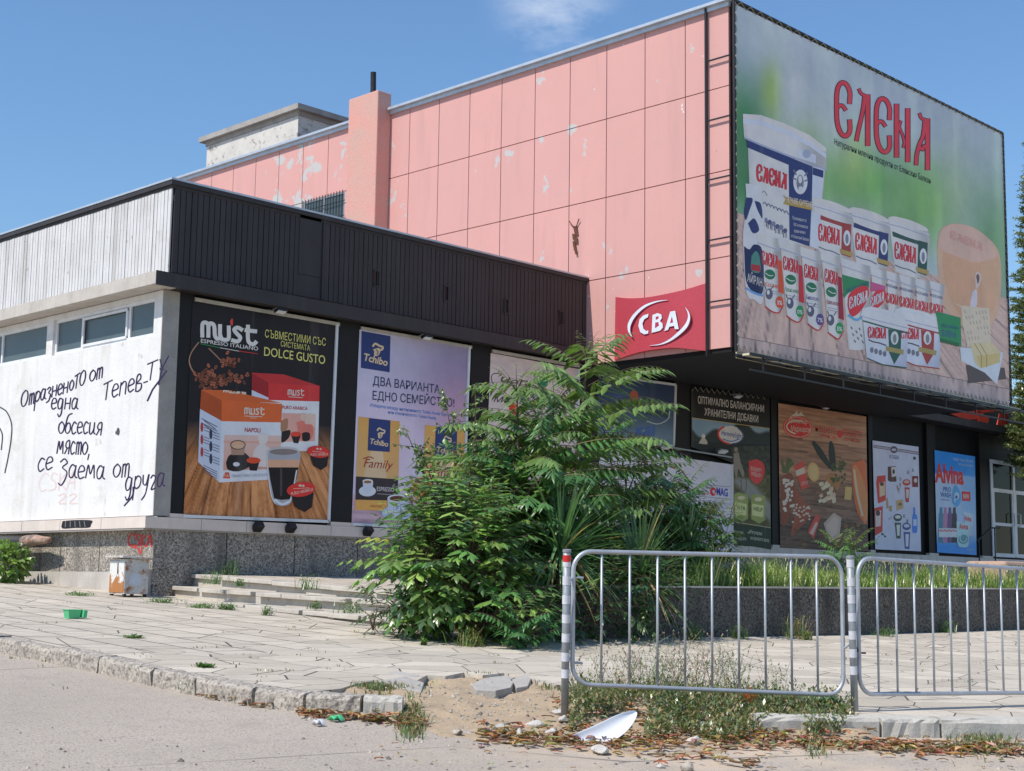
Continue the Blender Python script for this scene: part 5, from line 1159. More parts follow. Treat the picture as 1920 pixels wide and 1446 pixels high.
# pavement sheet with a broken edge at the missing kerb
kback = [(x+.16, y) for x, y in KL_[:-3]]
edge = [(-5.14, 40)]+kback+[(x+.12, y+.10) for x, y in KL_[-3:-2]]
gap_ = [(640,1291),(668,1282),(700,1277),(728,1281),(762,1287),(780,1277),(800,1266),(835,1268),(870,1261),(905,1266),(945,1262),(985,1268),(1010,1279),(1040,1284),(1110,1288),(1250,1292),(1400,1297),(1500,1310),(1556,1316),(1600,1336)]
edge += [G3(*p) for p in gap_]
edge += [(KR_[i][0]+.08, KR_[i][1]+.15) for i in (1, 2, 3, 4, 5)]+[(20, -24.2), (44, -24.2), (44, 40)]
mb = MB(); mb.prism([(x, y, gz(x, y)) for x, y in edge][::1], -.14, 0.)
tag(mb.build('pavement', M_PAVE), kind='structure')
# sandy dip where the kerb is gone
def pip(x, y, P):
    c = False; n = len(P)
    for i in range(n):
        x1, y1 = P[i]; x2, y2 = P[(i+1) % n]
        if (y1 > y) != (y2 > y) and x < (x2-x1)*(y-y1)/(y2-y1)+x1: c = not c
    return c
def pdist(x, y, P):
    d = 9
    for i in range(len(P)):
        (x1, y1), (x2, y2) = P[i], P[(i+1) % len(P)]; L2 = (x2-x1)**2+(y2-y1)**2+1e-9
        t = max(0, min(1, ((x-x1)*(x2-x1)+(y-y1)*(y2-y1))/L2)); d = min(d, math.hypot(x-x1-t*(x2-x1), y-y1-t*(y2-y1)))
    return d
def dirt_z(x, y):
    k = (x+4.83)*(-12.42+10.78)-(y+10.78)*(-3.09+4.83); k /= math.hypot(1.74, 1.64)       # <0 : pavement side of the kerb line
    t = max(0, min(1, (-k+.45)/1.15)); t = t*t*(3-2*t)
    z = (gz(x, y)-.116)*(1-t)+(gz(x, y)-.035)*t
    z += (float(fbm(x*3, y*3, 3))-.47)*.08*t+(float(fbm(x*11, y*11, 5))-.47)*.045
    ins = pip(x, y, DIRT); d = pdist(x, y, DIRT); s_ = d if ins else -d
    s_ += (float(fbm(x*4, y*4, 8))-.47)*.22
    return z+max(-.3, min(0., (s_-.06)*.55))
mb = MB(); n1, n2 = 110, 100; X0, X1, Y0, Y1 = -6.2, -1.6, -14., -9.6
vs = [(X0+(X1-X0)*i/n1, Y0+(Y1-Y0)*j/n2) for j in range(n2+1) for i in range(n1+1)]
mb.add([(x, y, dirt_z(x, y)) for x, y in vs], [(j*(n1+1)+i, j*(n1+1)+i+1, (j+1)*(n1+1)+i+1, (j+1)*(n1+1)+i) for j in range(n2) for i in range(n1)])
tag(mb.build('sandy_ground', M_SAND, smooth=True), kind='structure')
def floor_z(x, y):
    """height of what one stands on"""
    return max(dirt_z(x, y) if (X0 < x < X1 and Y0 < y < Y1) else -9, gz(x, y)-.12)

# kerb stones
M_KERB = surf('old_kerb_stone', (.58,.51,.43), (.44,.39,.33), .95, 3, spots=[((.22,.195,.17), 30, .47, .60), ((.15,.135,.12), 9, .60, .72), ((.66,.60,.52), 44, .60, .72)], bump=1., bscale=34)
M_KERBN = surf('newer_kerb_concrete', (.57,.53,.46), (.46,.43,.38), .92, 3, spots=[((.26,.25,.235), 9, .62, .75)], bump=.35, bscale=50)
def kerb(a, b_, m_, label, group, lift=0., tilt=0., h=.135, w=.165, seed=0):
    r_ = random.Random(seed); a, b_ = np.array(a), np.array(b_); d = b_-a; L = np.linalg.norm(d); d /= L; nrm_ = np.array([-d[1], d[0]])   # towards the pavement
    a2, b2 = a+d*.012, b_-d*.012; t = thing_o = None; mb = MB(); ns = 9; vs = []
    for i in range(ns+1):
        q = a2+(b2-a2)*i/ns; rgh = .010
        for (o, z) in ((.0, -h), (.0, -.03), (.012, -.008), (.03, 0), (w*.6, 0), (w, 0), (w, -h)):
            p = q+nrm_*(o+r_.uniform(-rgh, rgh)*(1 if o < .05 else .3)); vs.append((p[0], p[1], gz(p[0], p[1])+z+lift+tilt*(i/ns-.5)+r_.uniform(-.006, .006)))
    k = 7; fs = [(i*k+j, (i+1)*k+j, (i+1)*k+j+1, i*k+j+1) for i in range(ns) for j in range(k-1)]
    fs += [tuple(range(k)), tuple(ns*k+j for j in range(k))[::-1]]
    mb.add(vs, fs); c = (a+b_)/2
    o = mb.build('kerb_stone', m_, None, loc=(c[0], c[1], gz(*c)-.1)); return tag(o, label, 'kerb stone', group)
kl = ['old kerb stone in the row beyond the left picture edge', 'old kerb stone cut by the left picture edge', 'old kerb stone, first whole one from the left picture edge', 'old kerb stone, second whole one from the left picture edge', 'old kerb stone behind the first thin strip of leaves', 'short old kerb stone just left of the longer leaf pile', 'long pitted kerb stone behind the leaf pile at the bend', 'short old kerb stone left of the white scrap in the gutter', 'rough old kerb stone behind the pale green scrap', 'smooth light kerb stone ending the row at the sandy gap']
rk = random.Random(2)
for i in range(len(KL_)-1):
    if i == 0:
        for k in range(9): kerb((-5.3, 4-k*.99), (-5.3, 4-(k+1)*.99), M_KERB, kl[0], 'left kerb row', seed=k+50, lift=.004)
        continue
    kerb(KL_[i], KL_[i+1], M_KERB if i < 9 else M_KERBN, kl[i], 'left kerb row', lift=rk.uniform(0, .016), tilt=rk.uniform(-.012, .012), seed=i)
kr = ['long pale kerb block below the middle striped post, left of the crack', 'shorter pale kerb block right of the open crack', 'pale kerb block half hidden by weeds at the right edge', 'pale kerb block continuing past the right picture edge', 'pale kerb block continuing past the right picture edge']
for i in range(5): kerb(KR_[i], KR_[i+1], M_KERBN, kr[i], 'right kerb row', lift=.012, h=.155, w=.17, seed=70+i)

# terrace, steps, planter
e0 = [np.array(p) for p in ((-.06, -2.0), (-.16, -5.0))]; e1 = [np.array(p) for p in ((.30, -.1), (.27, -4.1))]; e2 = [np.array(p) for p in ((.62, -.1), (.60, -3.9))]
def fitz(X, a, b_):
    A_, B_ = pX(*a, X), pX(*b_, X); s_ = (B_[2]-A_[2])/(B_[1]-A_[1]); return lambda y: float(A_[2]+s_*(y-A_[1]))
SZ = [fitz(-.1, (447,1133), (701,1156)), fitz(.29, (353,1101), (670,1123)), fitz(.61, (384,1078), (675,1103))]
def ext(e, y): t = (y-e[0][1])/(e[1][1]-e[0][1]); p = e[0]+(e[1]-e[0])*t; return (float(p[0]), float(y))
st = thing('steps', 'three cracked pale stone steps rising to the paved terrace', 'steps', (-.4, -3, 1.1))
M_STEP = surf('worn_step_stone', (.58,.53,.46), (.47,.42,.36), .9, 2.5, spots=[((.22,.19,.16), 8, .64, .76)], bump=.5, bscale=30, streak=((.28,.24,.2), .5))
for k, (e, ya, yb, dz) in enumerate(((e0, -1.7, -6.0, SZ[0]), (e1, -.02, -6.0, SZ[1]), (e2, -.02, -6.0, SZ[2]))):
    P = [ext(e, ya), ext(e, yb), (2.2, yb), (2.2, ya)]
    n_ = 9 if k else 7; r_ = random.Random(k); mb = MB()
    for i in range(n_):                                        # nosing stones
        t0, t1 = i/n_+r_.uniform(-.02, .02)*(i > 0), (i+1)/n_; a = np.array(P[0])*(1-t0)+np.array(P[1])*t0; b_ = np.array(P[0])*(1-t1)+np.array(P[1])*t1; b_ = b_-(b_-a)*.03
        o = r_.uniform(-.02, .02)
        q = [(a[0]-.055+o, a[1]), (b_[0]-.055+o, b_[1]), (b_[0]+.34, b_[1]), (a[0]+.34, a[1])]
        mb.prism([(x, y, dz(y)+r_.uniform(-.004, .006)) for x, y in q], -.055, 0)
    q = [(P[0][0]+.01, P[0][1]), (P[1][0]+.01, P[1][1]), (P[1][0]+.3, P[1][1]), (P[0][0]+.3, P[0][1])]
    mb.prism([(x, y, dz(y)) for x, y in q], -.30, -.056)
    q = [(P[0][0]+.345, P[0][1]), (P[1][0]+.345, P[1][1]), P[2], P[3]]
    if k < 2: mb.prism([(x, y, dz(y)-.004) for x, y in q], -.25, 0)
    mb.build('step', M_STEP, st, bevel=.008)
mb = MB(); q = [ext((e2[0]+(.345, 0), e2[1]+(.345, 0)), -.02), ext((e2[0]+(.345, 0), e2[1]+(.345, 0)), -6.2), (1.6, -6.6), (34, -6.6), (34, -.02)]
mb.prism([(x, y, SZ[2](y)-.004) for x, y in q], -.5, 0); tag(mb.build('terrace', M_PAVE), kind='structure')
pw = [(-.2, -6.55), (.4, -7.0), (3.7, -7.28), (6.0, -7.42), (13., -7.2), (30, -7.0)]
mb = MB()
q = pw+[(30, -6.8), (13, -7.0), (6., -7.22), (3.7, -7.08), (.45, -6.8), (-.1, -6.45)]
mb.prism([(x, y, 1.49+.006*x) for x, y in q], -.9, 0)
tag(mb.build('planter_wall', M_PEBBLED, None, loc=(6, -7.4, .9)), 'long dark pebble-dash retaining wall of the grassy planter', 'wall')
mb = MB(); q2 = [(x, y-.015) for x, y in pw]+[(30, -6.78), (13, -6.98), (6., -7.20), (3.7, -7.06), (.45, -6.78), (-.1, -6.43)]
mb.prism([(x, y, 1.49+.006*x) for x, y in q2], .001, .022)
tag(mb.build('coping', M_CONCL, bpy.data.objects['planter_wall']), 'thin pale top edge')
mb = MB(); q = [(-.1, -6.43), (.45, -6.78), (3.7, -7.06), (6, -7.2), (13, -6.98), (30, -6.78), (30, -4.6), (2., -4.8), (0.6, -5.4)]
mb.prism([(x, y, 1.47+.006*x) for x, y in q], -.5, 0)
tag(mb.build('soil', surf('dark_soil', (.10,.075,.05), (.07,.05,.035), .98, 4)), kind='structure')

# ------------------------------------------------------------------ rusty cabinet by the corner
cb = thing('metal_cabinet', 'rusty white metal cabinet standing at the building corner', 'cabinet', (-.5, -.1, 1.29))
cx0, cx1, cy0, cy1 = -.69, -.315, -.33, .06; zb, zt = 1.315, 1.79
mb = MB(); mb.box(cx0+.004, cx1, cy0, cy1, zb, zt); mb.build('body', M_RUST, cb)
mb = MB(); mb.box(cx0-.004, cx0+.003, cy0+.012, cy1-.012, zb+.02, zt-.03); d_ = mb.build('door', M_CABSUN, cb)
mb = MB(); mb.box(cx0-.012, cx0-.0045, cy0+.16, cy0+.175, zt-.2, zt-.05); mb.build('handle', M_BLACK, d_)
mb = MB(); mb.obox(((cx0+cx1)/2-.01, (cy0+cy1)/2, zt+.02), ((cx1-cx0)/2+.05, 0, -.012), (0, (cy1-cy0)/2+.04, 0), (0, 0, .014)); mb.build('lid', M_RUST, cb, bevel=.005)
mb = MB()
for x in (cx0+.03, cx1-.03):
    for y in (cy0+.03, cy1-.03): mb.box(x-.02, x+.02, y-.02, y+.02, gz(x, y)-.03, zb)
mb.build('feet', M_BLACK, cb)
mb = MB(); yq = cy0-.002; st_ = [(-.62, 1.45), (-.44, 1.43), (-.43, 1.53), (-.47, 1.59), (-.56, 1.6), (-.61, 1.55)]
vs, fs = [(x, yq, z) for x, z in st_], [tuple(range(6))]; mb.add(vs+[(x, yq+.0015, z) for x, z in st_], fs+[tuple(range(6, 12))])
mb.build('sticker', surf('torn_sticker', (.62,.66,.72), (.5,.54,.6), .6, 12), cb)

# ------------------------------------------------------------------ floodlights, pipe, pale block at the right edge
def flood(name_, label, p, aim=(0, -.4, -1), group='floodlights over the posters', c=None, arm=.25, sc=1.):
    t = thing(name_, label, 'floodlight', tuple(p), group); p = np.array(p, float)
    mb = MB(); mb.tube([p+(0,.04,.02), p+(0,-arm*.5,.05), p+(0,-arm,.0)], .012*sc, 6); mb.tube([p+(0,.04,.02)-(.06,0,0), p+(0,.04,.02)+(.06,0,0)], .02*sc, 8); mb.build('arm', M_STEELD, t)
    a = np.array(aim, float); a /= np.linalg.norm(a); sx_ = np.array([1., 0, 0]); b_ = np.cross(a, sx_); q = p+np.array([0,-arm,-.02])
    mb = MB(); mb.obox(q, sx_*.13*sc, b_*.075*sc, a*.025*sc)
    for k in range(5): mb.obox(q-a*.036*sc+sx_*(k-2)*.05*sc, sx_*.006, b_*.06*sc, a*.012*sc)
    mb.build('housing', c or M_STEELD, t, bevel=.008)
    mb = MB(); mb.obox(q+a*.028*sc, sx_*.11*sc, b_*.058*sc, a*.004); mb.build('lens', M_FRAME, t); return t
for (u, v), lb in (((512, 588), 'grey floodlight over the black capsule poster'), ((786, 637), 'grey floodlight over the lilac coffee poster')): flood('floodlight', lb, pY(u, v-4, -.06), c=M_BLACK, sc=.72, arm=.2)
for (u, v), lb in (((1240, 838), 'white floodlight at the lower corner of the dark blue poster'), ((1347, 846), 'white floodlight on the bar left of the cyclist picture'), ((1375, 742), 'grey floodlight above the white headline banner'), ((1541, 763), 'small grey floodlight above the wooden-board deli banner')): flood('floodlight', lb, pY(u, v, -.08), c=M_FRAME if v > 800 else M_STEELD, sc=.8, arm=.12)
mb = MB(); a, b_ = pY(1240, 836, -.12), pY(1372, 858, -.12); mb.bar(a, b_, .03); tag(mb.build('lamp_bar', M_STEELD, None, loc=tuple(a)), 'thin grey bar carrying the two white floodlights', 'bar')
for (u, v), lb in (((484, 988), 'small black floodlight on the ledge under the capsule poster, left of two'), ((545, 990), 'small black floodlight on the ledge under the capsule poster, right of two'), ((690, 996), 'small black floodlight on the ledge beside the shrub')):
    t = thing('floodlight', lb, 'floodlight', tuple(pY(u, v, -.06)), 'floodlights on the ledge'); p = pY(u, v, -.10)
    mb = MB(); mb.obox(p, (.075,0,0), (0,.03,.04), (0,-.05,.045)); mb.build('housing', M_BLACK, t, bevel=.012)
    mb = MB(); mb.bar(p+(-.02,.02,.0), p+(-.02,.08,-.05), .03); mb.build('bracket', M_BLACK, t)
pp = thing('duct_pipe', 'dark lagged pipe with torn orange end under the white ledge', 'pipe', (-.25, 4, 2.0))
a, b_ = pX(48, 1017, -.30), pX(-160, 1013, -.30)
mb = MB(); mb.tube([a, (a+b_)/2, b_], .10, 16); mb.build('lagging', surf('black_foil', (.03,.03,.032), (.05,.05,.05), .6, 12, bump=.5, bscale=14), pp, smooth=True)
c_ = pX(93, 1012, -.30); mb = MB(); mb.tube([a+(0,.02,0), a*.6+c_*.4+(0,0,.02), a*.25+c_*.75, c_], [.104, .085, .06, .045], 14); mb.build('torn_end', surf('torn_orange_foil', (.42,.16,.09), (.50,.40,.32), .6, 9, spots=[((.16,.13,.11), 7, .46, .58)], bump=.8, bscale=18), pp, smooth=True)
p = pY(1905, 1058, -6.0)
t = thing('stone_plinth', 'tan stone block peeking over the right barrier', 'block', tuple(p))
mb = MB(); q0 = pY(1886, 1052, -6.0); mb.box(q0[0], q0[0]+1.4, -6.0, -5.2, 1.3, float(q0[2])); mb.build('block', surf('tan_stone', (.50,.33,.25), (.42,.28,.21), .8, 4), t, bevel=.06)

# ------------------------------------------------------------------ barriers and posts
def post(u0, v0, u1, v1, label, red):
    B0 = g(u1, v1); D = float((B0-CAM)@vf); T = CAM+ray(u0, v0)*D; T[2] = min(T[2], 1.76); base = B0-np.array([0,0,.02])
    t = thing('barrier_post', label, 'post', tuple(base), 'barrier posts'); d = T-base
    mb = MB(); mb.tube([base-d*.08, base+d*.5, T], .026, 16); mb.build('tube', M_STEELD, t, smooth=True)
    mb = MB(); mb.tube([T-d*.004, T+d*.012], .029, 16); mb.build('cap', M_STEELD, t)
    hs = [(.905, .935), (.79, .845), (.67, .725), (.55, .605), (.43, .485), (.31, .365), (.205, .26)] if red else [(.94, .992), (.82, .875), (.71, .765), (.595, .65), (.48, .535), (.365, .42), (.255, .31)]
    for a, b_ in hs: mb = MB(); mb.tube([base+d*a, base+d*b_], .0275, 16, cap=False); k = mb.build('reflective_band', M_BAND, t, smooth=True)
    if red: mb = MB(); mb.tube([base+d*.936, base+d*.978], .0276, 16, cap=False); mb.build('red_band', M_REDB, t, smooth=True)
    return base, d
M_BAND = surf('reflective_tape', (.74,.74,.77), (.58,.58,.62), .35, 30)
M_REDB = surf('red_tape', (.62,.03,.025), None, .4)
b1, d1 = post(1063, 1034, 1059, 1326, 'striped grey post with red top at the left barrier end', True)
b2, d2 = post(1594, 1046, 1603, 1334, 'striped grey post without red between the two barriers', False)
def barrier(A0, A1, nb, label, z0, z1, clip=None):
    """A0, A1 bottom corners (xy); z0/z1 bottom and top tube heights at both ends ((z0a,z0b),(z1a,z1b))"""
    A0, A1 = np.array(A0, float), np.array(A1, float); t = thing('crowd_barrier', label, 'barrier', (A0[0], A0[1], z0[0]), 'crowd barriers')
    def P(s_, h): xy = A0+(A1-A0)*s_; zb_ = z0[0]+(z0[1]-z0[0])*s_; zt_ = z1[0]+(z1[1]-z1[0])*s_; return np.array([xy[0], xy[1], zb_+(zt_-zb_)*h])
    L = np.linalg.norm(A1-A0); H = z1[0]-z0[0]; r_ = .13; pts = []
    for cs, ch, a0 in ((r_/L, r_/H, 180), (1-r_/L, r_/H, 270), (1-r_/L, 1-r_/H, 0), (r_/L, 1-r_/H, 90)):
        for k in range(8): a = math.radians(a0+90*k/7); pts.append(P(cs+r_/L*math.cos(a), ch+r_/H*math.sin(a)))
    pts.append(pts[0]); pts.append(pts[1])
    mb = MB(); mb.tube(pts, .0155, 12, cap=False); mb.build('frame', M_STEEL, t, smooth=True)
    for i in range(1, nb+1):
        mb = MB(); mb.tube([P(i/(nb+1), .012), P(i/(nb+1), .988)], .0086, 8); mb.build('bar', M_STEEL, t, smooth=True)
    return t, P
def at_d(u, v, like): D = float((np.array(like)-CAM)@vf); return CAM+ray(u, v)*D
q1, q2 = at_d(1073, 1283, b1), at_d(1582, 1304, b2); q3, q4 = at_d(1080, 1033, b1), at_d(1578, 1044, b2)
t1, Pf = barrier(q1[:2], q2[:2], 9, 'left grey tubular crowd barrier between the two striped posts', (q1[2], q2[2]), (q3[2], q4[2]))
mb = MB()
for h in (.80, .07): mb.tube([b1+d1*(.80 if h > .5 else .36), Pf(.0, h+ (0 if h > .5 else .09)), Pf(.035, h+(0 if h > .5 else .09))], .009, 6)
mb.tube([b2+d2*.46, Pf(1., .33)], .008, 6)
mb.build('bracket', M_STEEL, t1)
s1 = at_d(1612, 1302, b2); dv = np.array([.976, -.218]); s2 = s1[:2]+dv*2.17
w1 = at_d(1612, 1045, b2)
t2, Pg = barrier(s1[:2], s2, 10, 'right grey tubular crowd barrier running out of the picture', (s1[2], s1[2]-.045), (w1[2], w1[2]-.055))
mb = MB(); mb.tube([b2+d2*.46, Pg(.0, .3), Pg(.03, .3)], .008, 6); mb.build('bracket', M_BLACK, t2)

# ------------------------------------------------------------------ litter, rubble, broken slabs
def chunk(label, u, v, w, h, m_, seed, flat=.6, dz=0., name='rubble_chunk', cat='rubble', group='rubble by the sandy gap', yaw=None):
    r_ = random.Random(seed); p = g(u, v); x, y = float(p[0]), float(p[1])
    for _ in range(3):
        z = floor_z(x, y); q = g(u, v, z-gz(x, y)); x, y = float(q[0]), float(q[1])
    z = floor_z(x, y)+dz; D = float((np.array([x, y, z])-CAM)@vf); s_ = w/F*D/2; hh = h/F*D
    bm = bmesh.new(); bmesh.ops.create_icosphere(bm, subdivisions=2, radius=1)
    for k in range(7):
        nv = Vector((r_.uniform(-1,1), r_.uniform(-1,1), r_.uniform(-.6,1))).normalized(); dd = r_.uniform(.45, .75)
        for vv_ in bm.verts:
            e = vv_.co.dot(nv)-dd
            if e > 0: vv_.co -= nv*e
    a = yaw if yaw is not None else r_.uniform(0, 3); ca, sa = math.cos(a), math.sin(a); V = []
    for vv_ in bm.verts: c = vv_.co; V.append((x+(c.x*ca-c.y*.7*sa)*s_*1.15, y+(c.x*sa+c.y*.7*ca)*s_*1.15, z+hh*.42+c.z*hh*.62))
    mb = MB(); mb.add(V, [tuple(q.index for q in f_.verts) for f_ in bm.faces]); bm.free()
    return tag(mb.build(name, m_, None, loc=(x, y, z)), label, cat, group)
M_RUB = surf('broken_white_concrete', (.66,.62,.56), (.50,.46,.41), .95, 12, bump=.9, bscale=40)
for i, (u, v, w, h, lb) in enumerate(((936,1374,34,17,'pale rubble lump leftmost above the russet leaves'),(975,1384,22,20,'upright angular pale chunk left of the white shard'),(1003,1366,36,14,'flat pale chunk behind the angular one'),(1032,1382,40,18,'pale wedge-shaped chunk nearest the white shard tip'),(1046,1352,26,11,'small pale chunk beside the red-topped post foot'),(1056,1364,30,13,'flat pale chunk touching the white shard end'),(1125,1412,44,16,'grey speckled chunk below the white shard'),(1300,1396,26,18,'white angular chunk lying out on the road leaves'),(1312,1372,40,16,'white chunk under the weeds right of the shard'),(858,1380,24,10,'dark small chunk alone on the sand'),(1288,1446,26,18,'dark grey chunk at the bottom picture edge'),(1240,1440,20,7,'tiny pale stone at the bottom picture edge'))):
    chunk(lb, u, v, w, h, M_RUB if i not in (9, 10) else M_KERB, 20+i)
M_SLAB = surf('broken_paving_slab', (.50,.46,.41), (.40,.365,.325), .93, 4, spots=[((.25,.22,.19), 14, .6, .74)], bump=.6, bscale=34)
def slab(label, pts, th, lift=.0, tilt=(0, 0)):
    c = np.mean([G3(*p) for p in pts], 0); P = []
    for u, v in pts:
        x, y = G3(u, v, -.02); P.append((x, y, gz(x, y)-.02+lift+tilt[0]*(x-c[0])+tilt[1]*(y-c[1])))
    if sum(P[i][0]*P[(i+1)%len(P)][1]-P[(i+1)%len(P)][0]*P[i][1] for i in range(len(P))) < 0: P = P[::-1]
    mb = MB(); mb.prism(P, -th, 0); tag(mb.build('paving_slab', M_SLAB, None, bevel=.006, loc=(c[0], c[1], gz(*c))), label, 'paving slab', 'loose slabs in the sandy gap')
slab('big loose cracked slab lying in the middle of the sandy gap', [(884,1288),(905,1277),(950,1274),(963,1284),(958,1294),(930,1300),(893,1298)], .06, .02)
slab('loose slab right of the big one, tilted', [(960,1278),(985,1272),(996,1278),(990,1288),(968,1290)], .05, .01, (.05, 0))
slab('loose slab at the far side of the sandy gap', [(915,1268),(950,1263),(968,1268),(955,1276),(925,1276)], .05, .0)
slab('lifted slab edge left of the yellow sand', [(715,1284),(760,1278),(795,1286),(790,1298),(750,1294)], .05, .015, (0, .06))
slab('lifted slab touching the left pavement edge, topmost of the loose ones', [(700,1272),(745,1264),(786,1272),(770,1284),(730,1284)], .05, .01, (.04, 0))
# white shard
mb = MB(); c0 = [(1075,1374,.03),(1095,1386,.012),(1120,1384,.01),(1150,1372,.05),(1180,1352,.11),(1197,1330,.17)]; lo = [];
wd = [.02, .085, .115, .12, .095, .015]
for (u, v, z), w in zip(c0, wd):
    x, y = G3(u, v, -.09+z*.9); q = np.array([x, y, floor_z(x, y)+z]); lo.append((q, w))
vs = []
for k, (q, w) in enumerate(lo):
    up = np.array([-.5, .55, .5]); up /= np.linalg.norm(up); vs += [q-up*w*.35, q+up*w*.4+np.array([.02, .03, -.01]), q+up*w]
n_ = len(lo); fs = [(i*3+j, (i+1)*3+j, (i+1)*3+j+1, i*3+j+1) for i in range(n_-1) for j in (0, 1)]
mb.add(vs, fs); o = mb.build('plastic_shard', surf('white_plastic', (.86,.86,.88), (.82,.82,.85), .5, 2, spec=.2), None, smooth=True, loc=tuple(lo[2][0])); tag(o, 'curved white plastic shard lying on the brown leaves', 'litter')
m_ = o.modifiers.new('thick', 'SOLIDIFY'); m_.thickness = .006; m_ = o.modifiers.new('sub', 'SUBSURF'); m_.levels = 2; m_.render_levels = 2
# green tub and green scrap
M_GREEN = surf('mint_plastic', (.10,.52,.24), (.09,.46,.21), .4, 8)
x, y = G3(135, 1160); t = thing('plastic_tub', 'small bright green plastic tub lying on the pavement', 'litter', (x, y, gz(x, y)))
mb = MB(); z = gz(x, y); s_ = .068
bt = [(-.8,-.62),(.8,-.62),(.8,.62),(-.8,.62)]; rings = []
for (k, h) in ((.82, .0), (1., .085), (1.12, .09), (1.12, .098), (.95, .092), (.76, .01)): rings.append([(x+a*k*s_*1.4, y+b_*k*s_*1.4, z+h) for a, b_ in bt])
vs = [p for r_ in rings for p in r_]; fs = [(i*4+j, i*4+(j+1)%4, (i+1)*4+(j+1)%4, (i+1)*4+j) for i in range(5) for j in range(4)]+[(3,2,1,0),(20,21,22,23)]
mb.add(vs, fs); mb.build('tub', M_GREEN, t, bevel=.006)
mb = MB(); mb.obox((x+.10, y-.05, z+.05), (.005,0,.04), (0,.05,0), (.02,0,-.003)); mb.build('flap', M_GREEN, t)
def scrap(label, u, v, m_, w=.05):
    x, y = G3(u, v, -.1); z = floor_z(x, y)+.012; mb = MB(); vs = []; 
    for j in range(3):
        for i in range(4): vs.append((x+(i-1.5)*w*.6, y+(j-1)*w*.7, z+.02*math.sin(i*2+j*1.7)+.012))
    mb.add(vs, [(j*4+i, j*4+i+1, j*4+i+5, j*4+i+4) for j in range(2) for i in range(3)]); o = mb.build('paper_scrap', m_, None, smooth=True, loc=(x, y, z)); tag(o, label, 'litter', 'scraps in the gutter')
    md = o.modifiers.new('t', 'SOLIDIFY'); md.thickness = .004
scrap('pale green scrap in the gutter leaves', 630, 1348, M_GREEN, .05); scrap('white scrap left of the pale green one in the gutter', 597, 1356, M_BAND, .04); scrap('white wrapper on soil beside the middle post', 1648, 1345, M_BAND, .05)
# ------------------------------------------------------------------ vegetation
def nv(v): v = np.asarray(v, float); return v/(np.linalg.norm(v)+1e-9)
class Plant:
    def __init__(s, name, label, cat, base, group=None, seed=0):
        s.t = thing(name, label, cat, base, group); s.leaf = MB(); s.wood = MB(); s.base = np.array(base, float); s.r = random.Random(seed)
    def leaflet(s, p, d, side, L, W, c, fold=.25, droop=.25):
        """pointed blade: base p, direction d, width axis side"""
        d = nv(d); side = nv(side-d*(side@d)); up = np.cross(d, side); a = p+d*L*.35-np.array([0,0,droop*L*.12]); b = p+d*L*.72-np.array([0,0,droop*L*.38]); e = p+d*L-np.array([0,0,droop*L])
        f_ = up*fold*W*.5
        s.leaf.add([p, a+side*W*.5+f_, b+side*W*.36+f_, e, b-side*W*.36+f_, a-side*W*.5+f_, a, b], [(0,6,1),(1,6,7,2),(2,7,3),(0,5,6),(5,4,7,6),(4,3,7)], 0, c)
    def frond(s, p, d, L, npair, ll, lw, tone, droop=.5, stem=.006, hang=.5, spread=1.):
        r = s.r; d = nv(d); side = nv(np.cross(d, (0,0,1.))+.001); pts = []; q = np.array(p, float); dd = d.copy(); n = 8
        for i in range(n+1):
            pts.append(q.copy()); q = q+dd*L/n; dd = nv(dd-np.array([0,0,droop/n*(.4+1.2*i/n)]))
        s.wood.tube(pts, [stem*(1-.7*i/n) for i in range(n+1)], 4, cap=False)
        for k in range(npair):
            t = .14+.84*k/(npair-1); x = t*n; i = min(int(x), n-1); c0 = pts[i]+(pts[i+1]-pts[i])*(x-i); dr = nv(pts[i+1]-pts[i]); sz = (.55+.75*math.sin(math.pi*min(1, t*.86+.12)))*r.uniform(.85, 1.12)
            for sg in (1, -1):
                if r.random() < .05: continue
                ld = nv(side*sg*spread+dr*(.35+.5*t)+np.array([0,0,-hang*r.uniform(.5, 1.3)])+np.array([r.uniform(-.12,.12) for _ in range(3)]))
                k_ = r.uniform(.72, 1.28); c = tuple(v*k_ for v in tone)
                s.leaflet(c0, ld, np.cross(ld, side*sg*.2+np.array([0,0,1.])+dr*.3), ll*sz, lw*sz, c, .3, .22*r.uniform(.4, 1.6))
        s.leaflet(pts[-1], dd, side, ll*.8, lw*.8, tone)
    def done(s, m_w, leafname='foliage', woodname='stem', leafmat=None):
        if s.leaf.v: s.leaf.build(leafname, leafmat or M_LEAF, s.t)
        if s.wood.v: s.wood.build(woodname, m_w, s.t, smooth=True)
        return s.t
DG, MG, LG, YG = (.038,.072,.026), (.078,.126,.036), (.145,.215,.048), (.24,.27,.05)
def at(u, v, Y): return pY(u, v, Y)
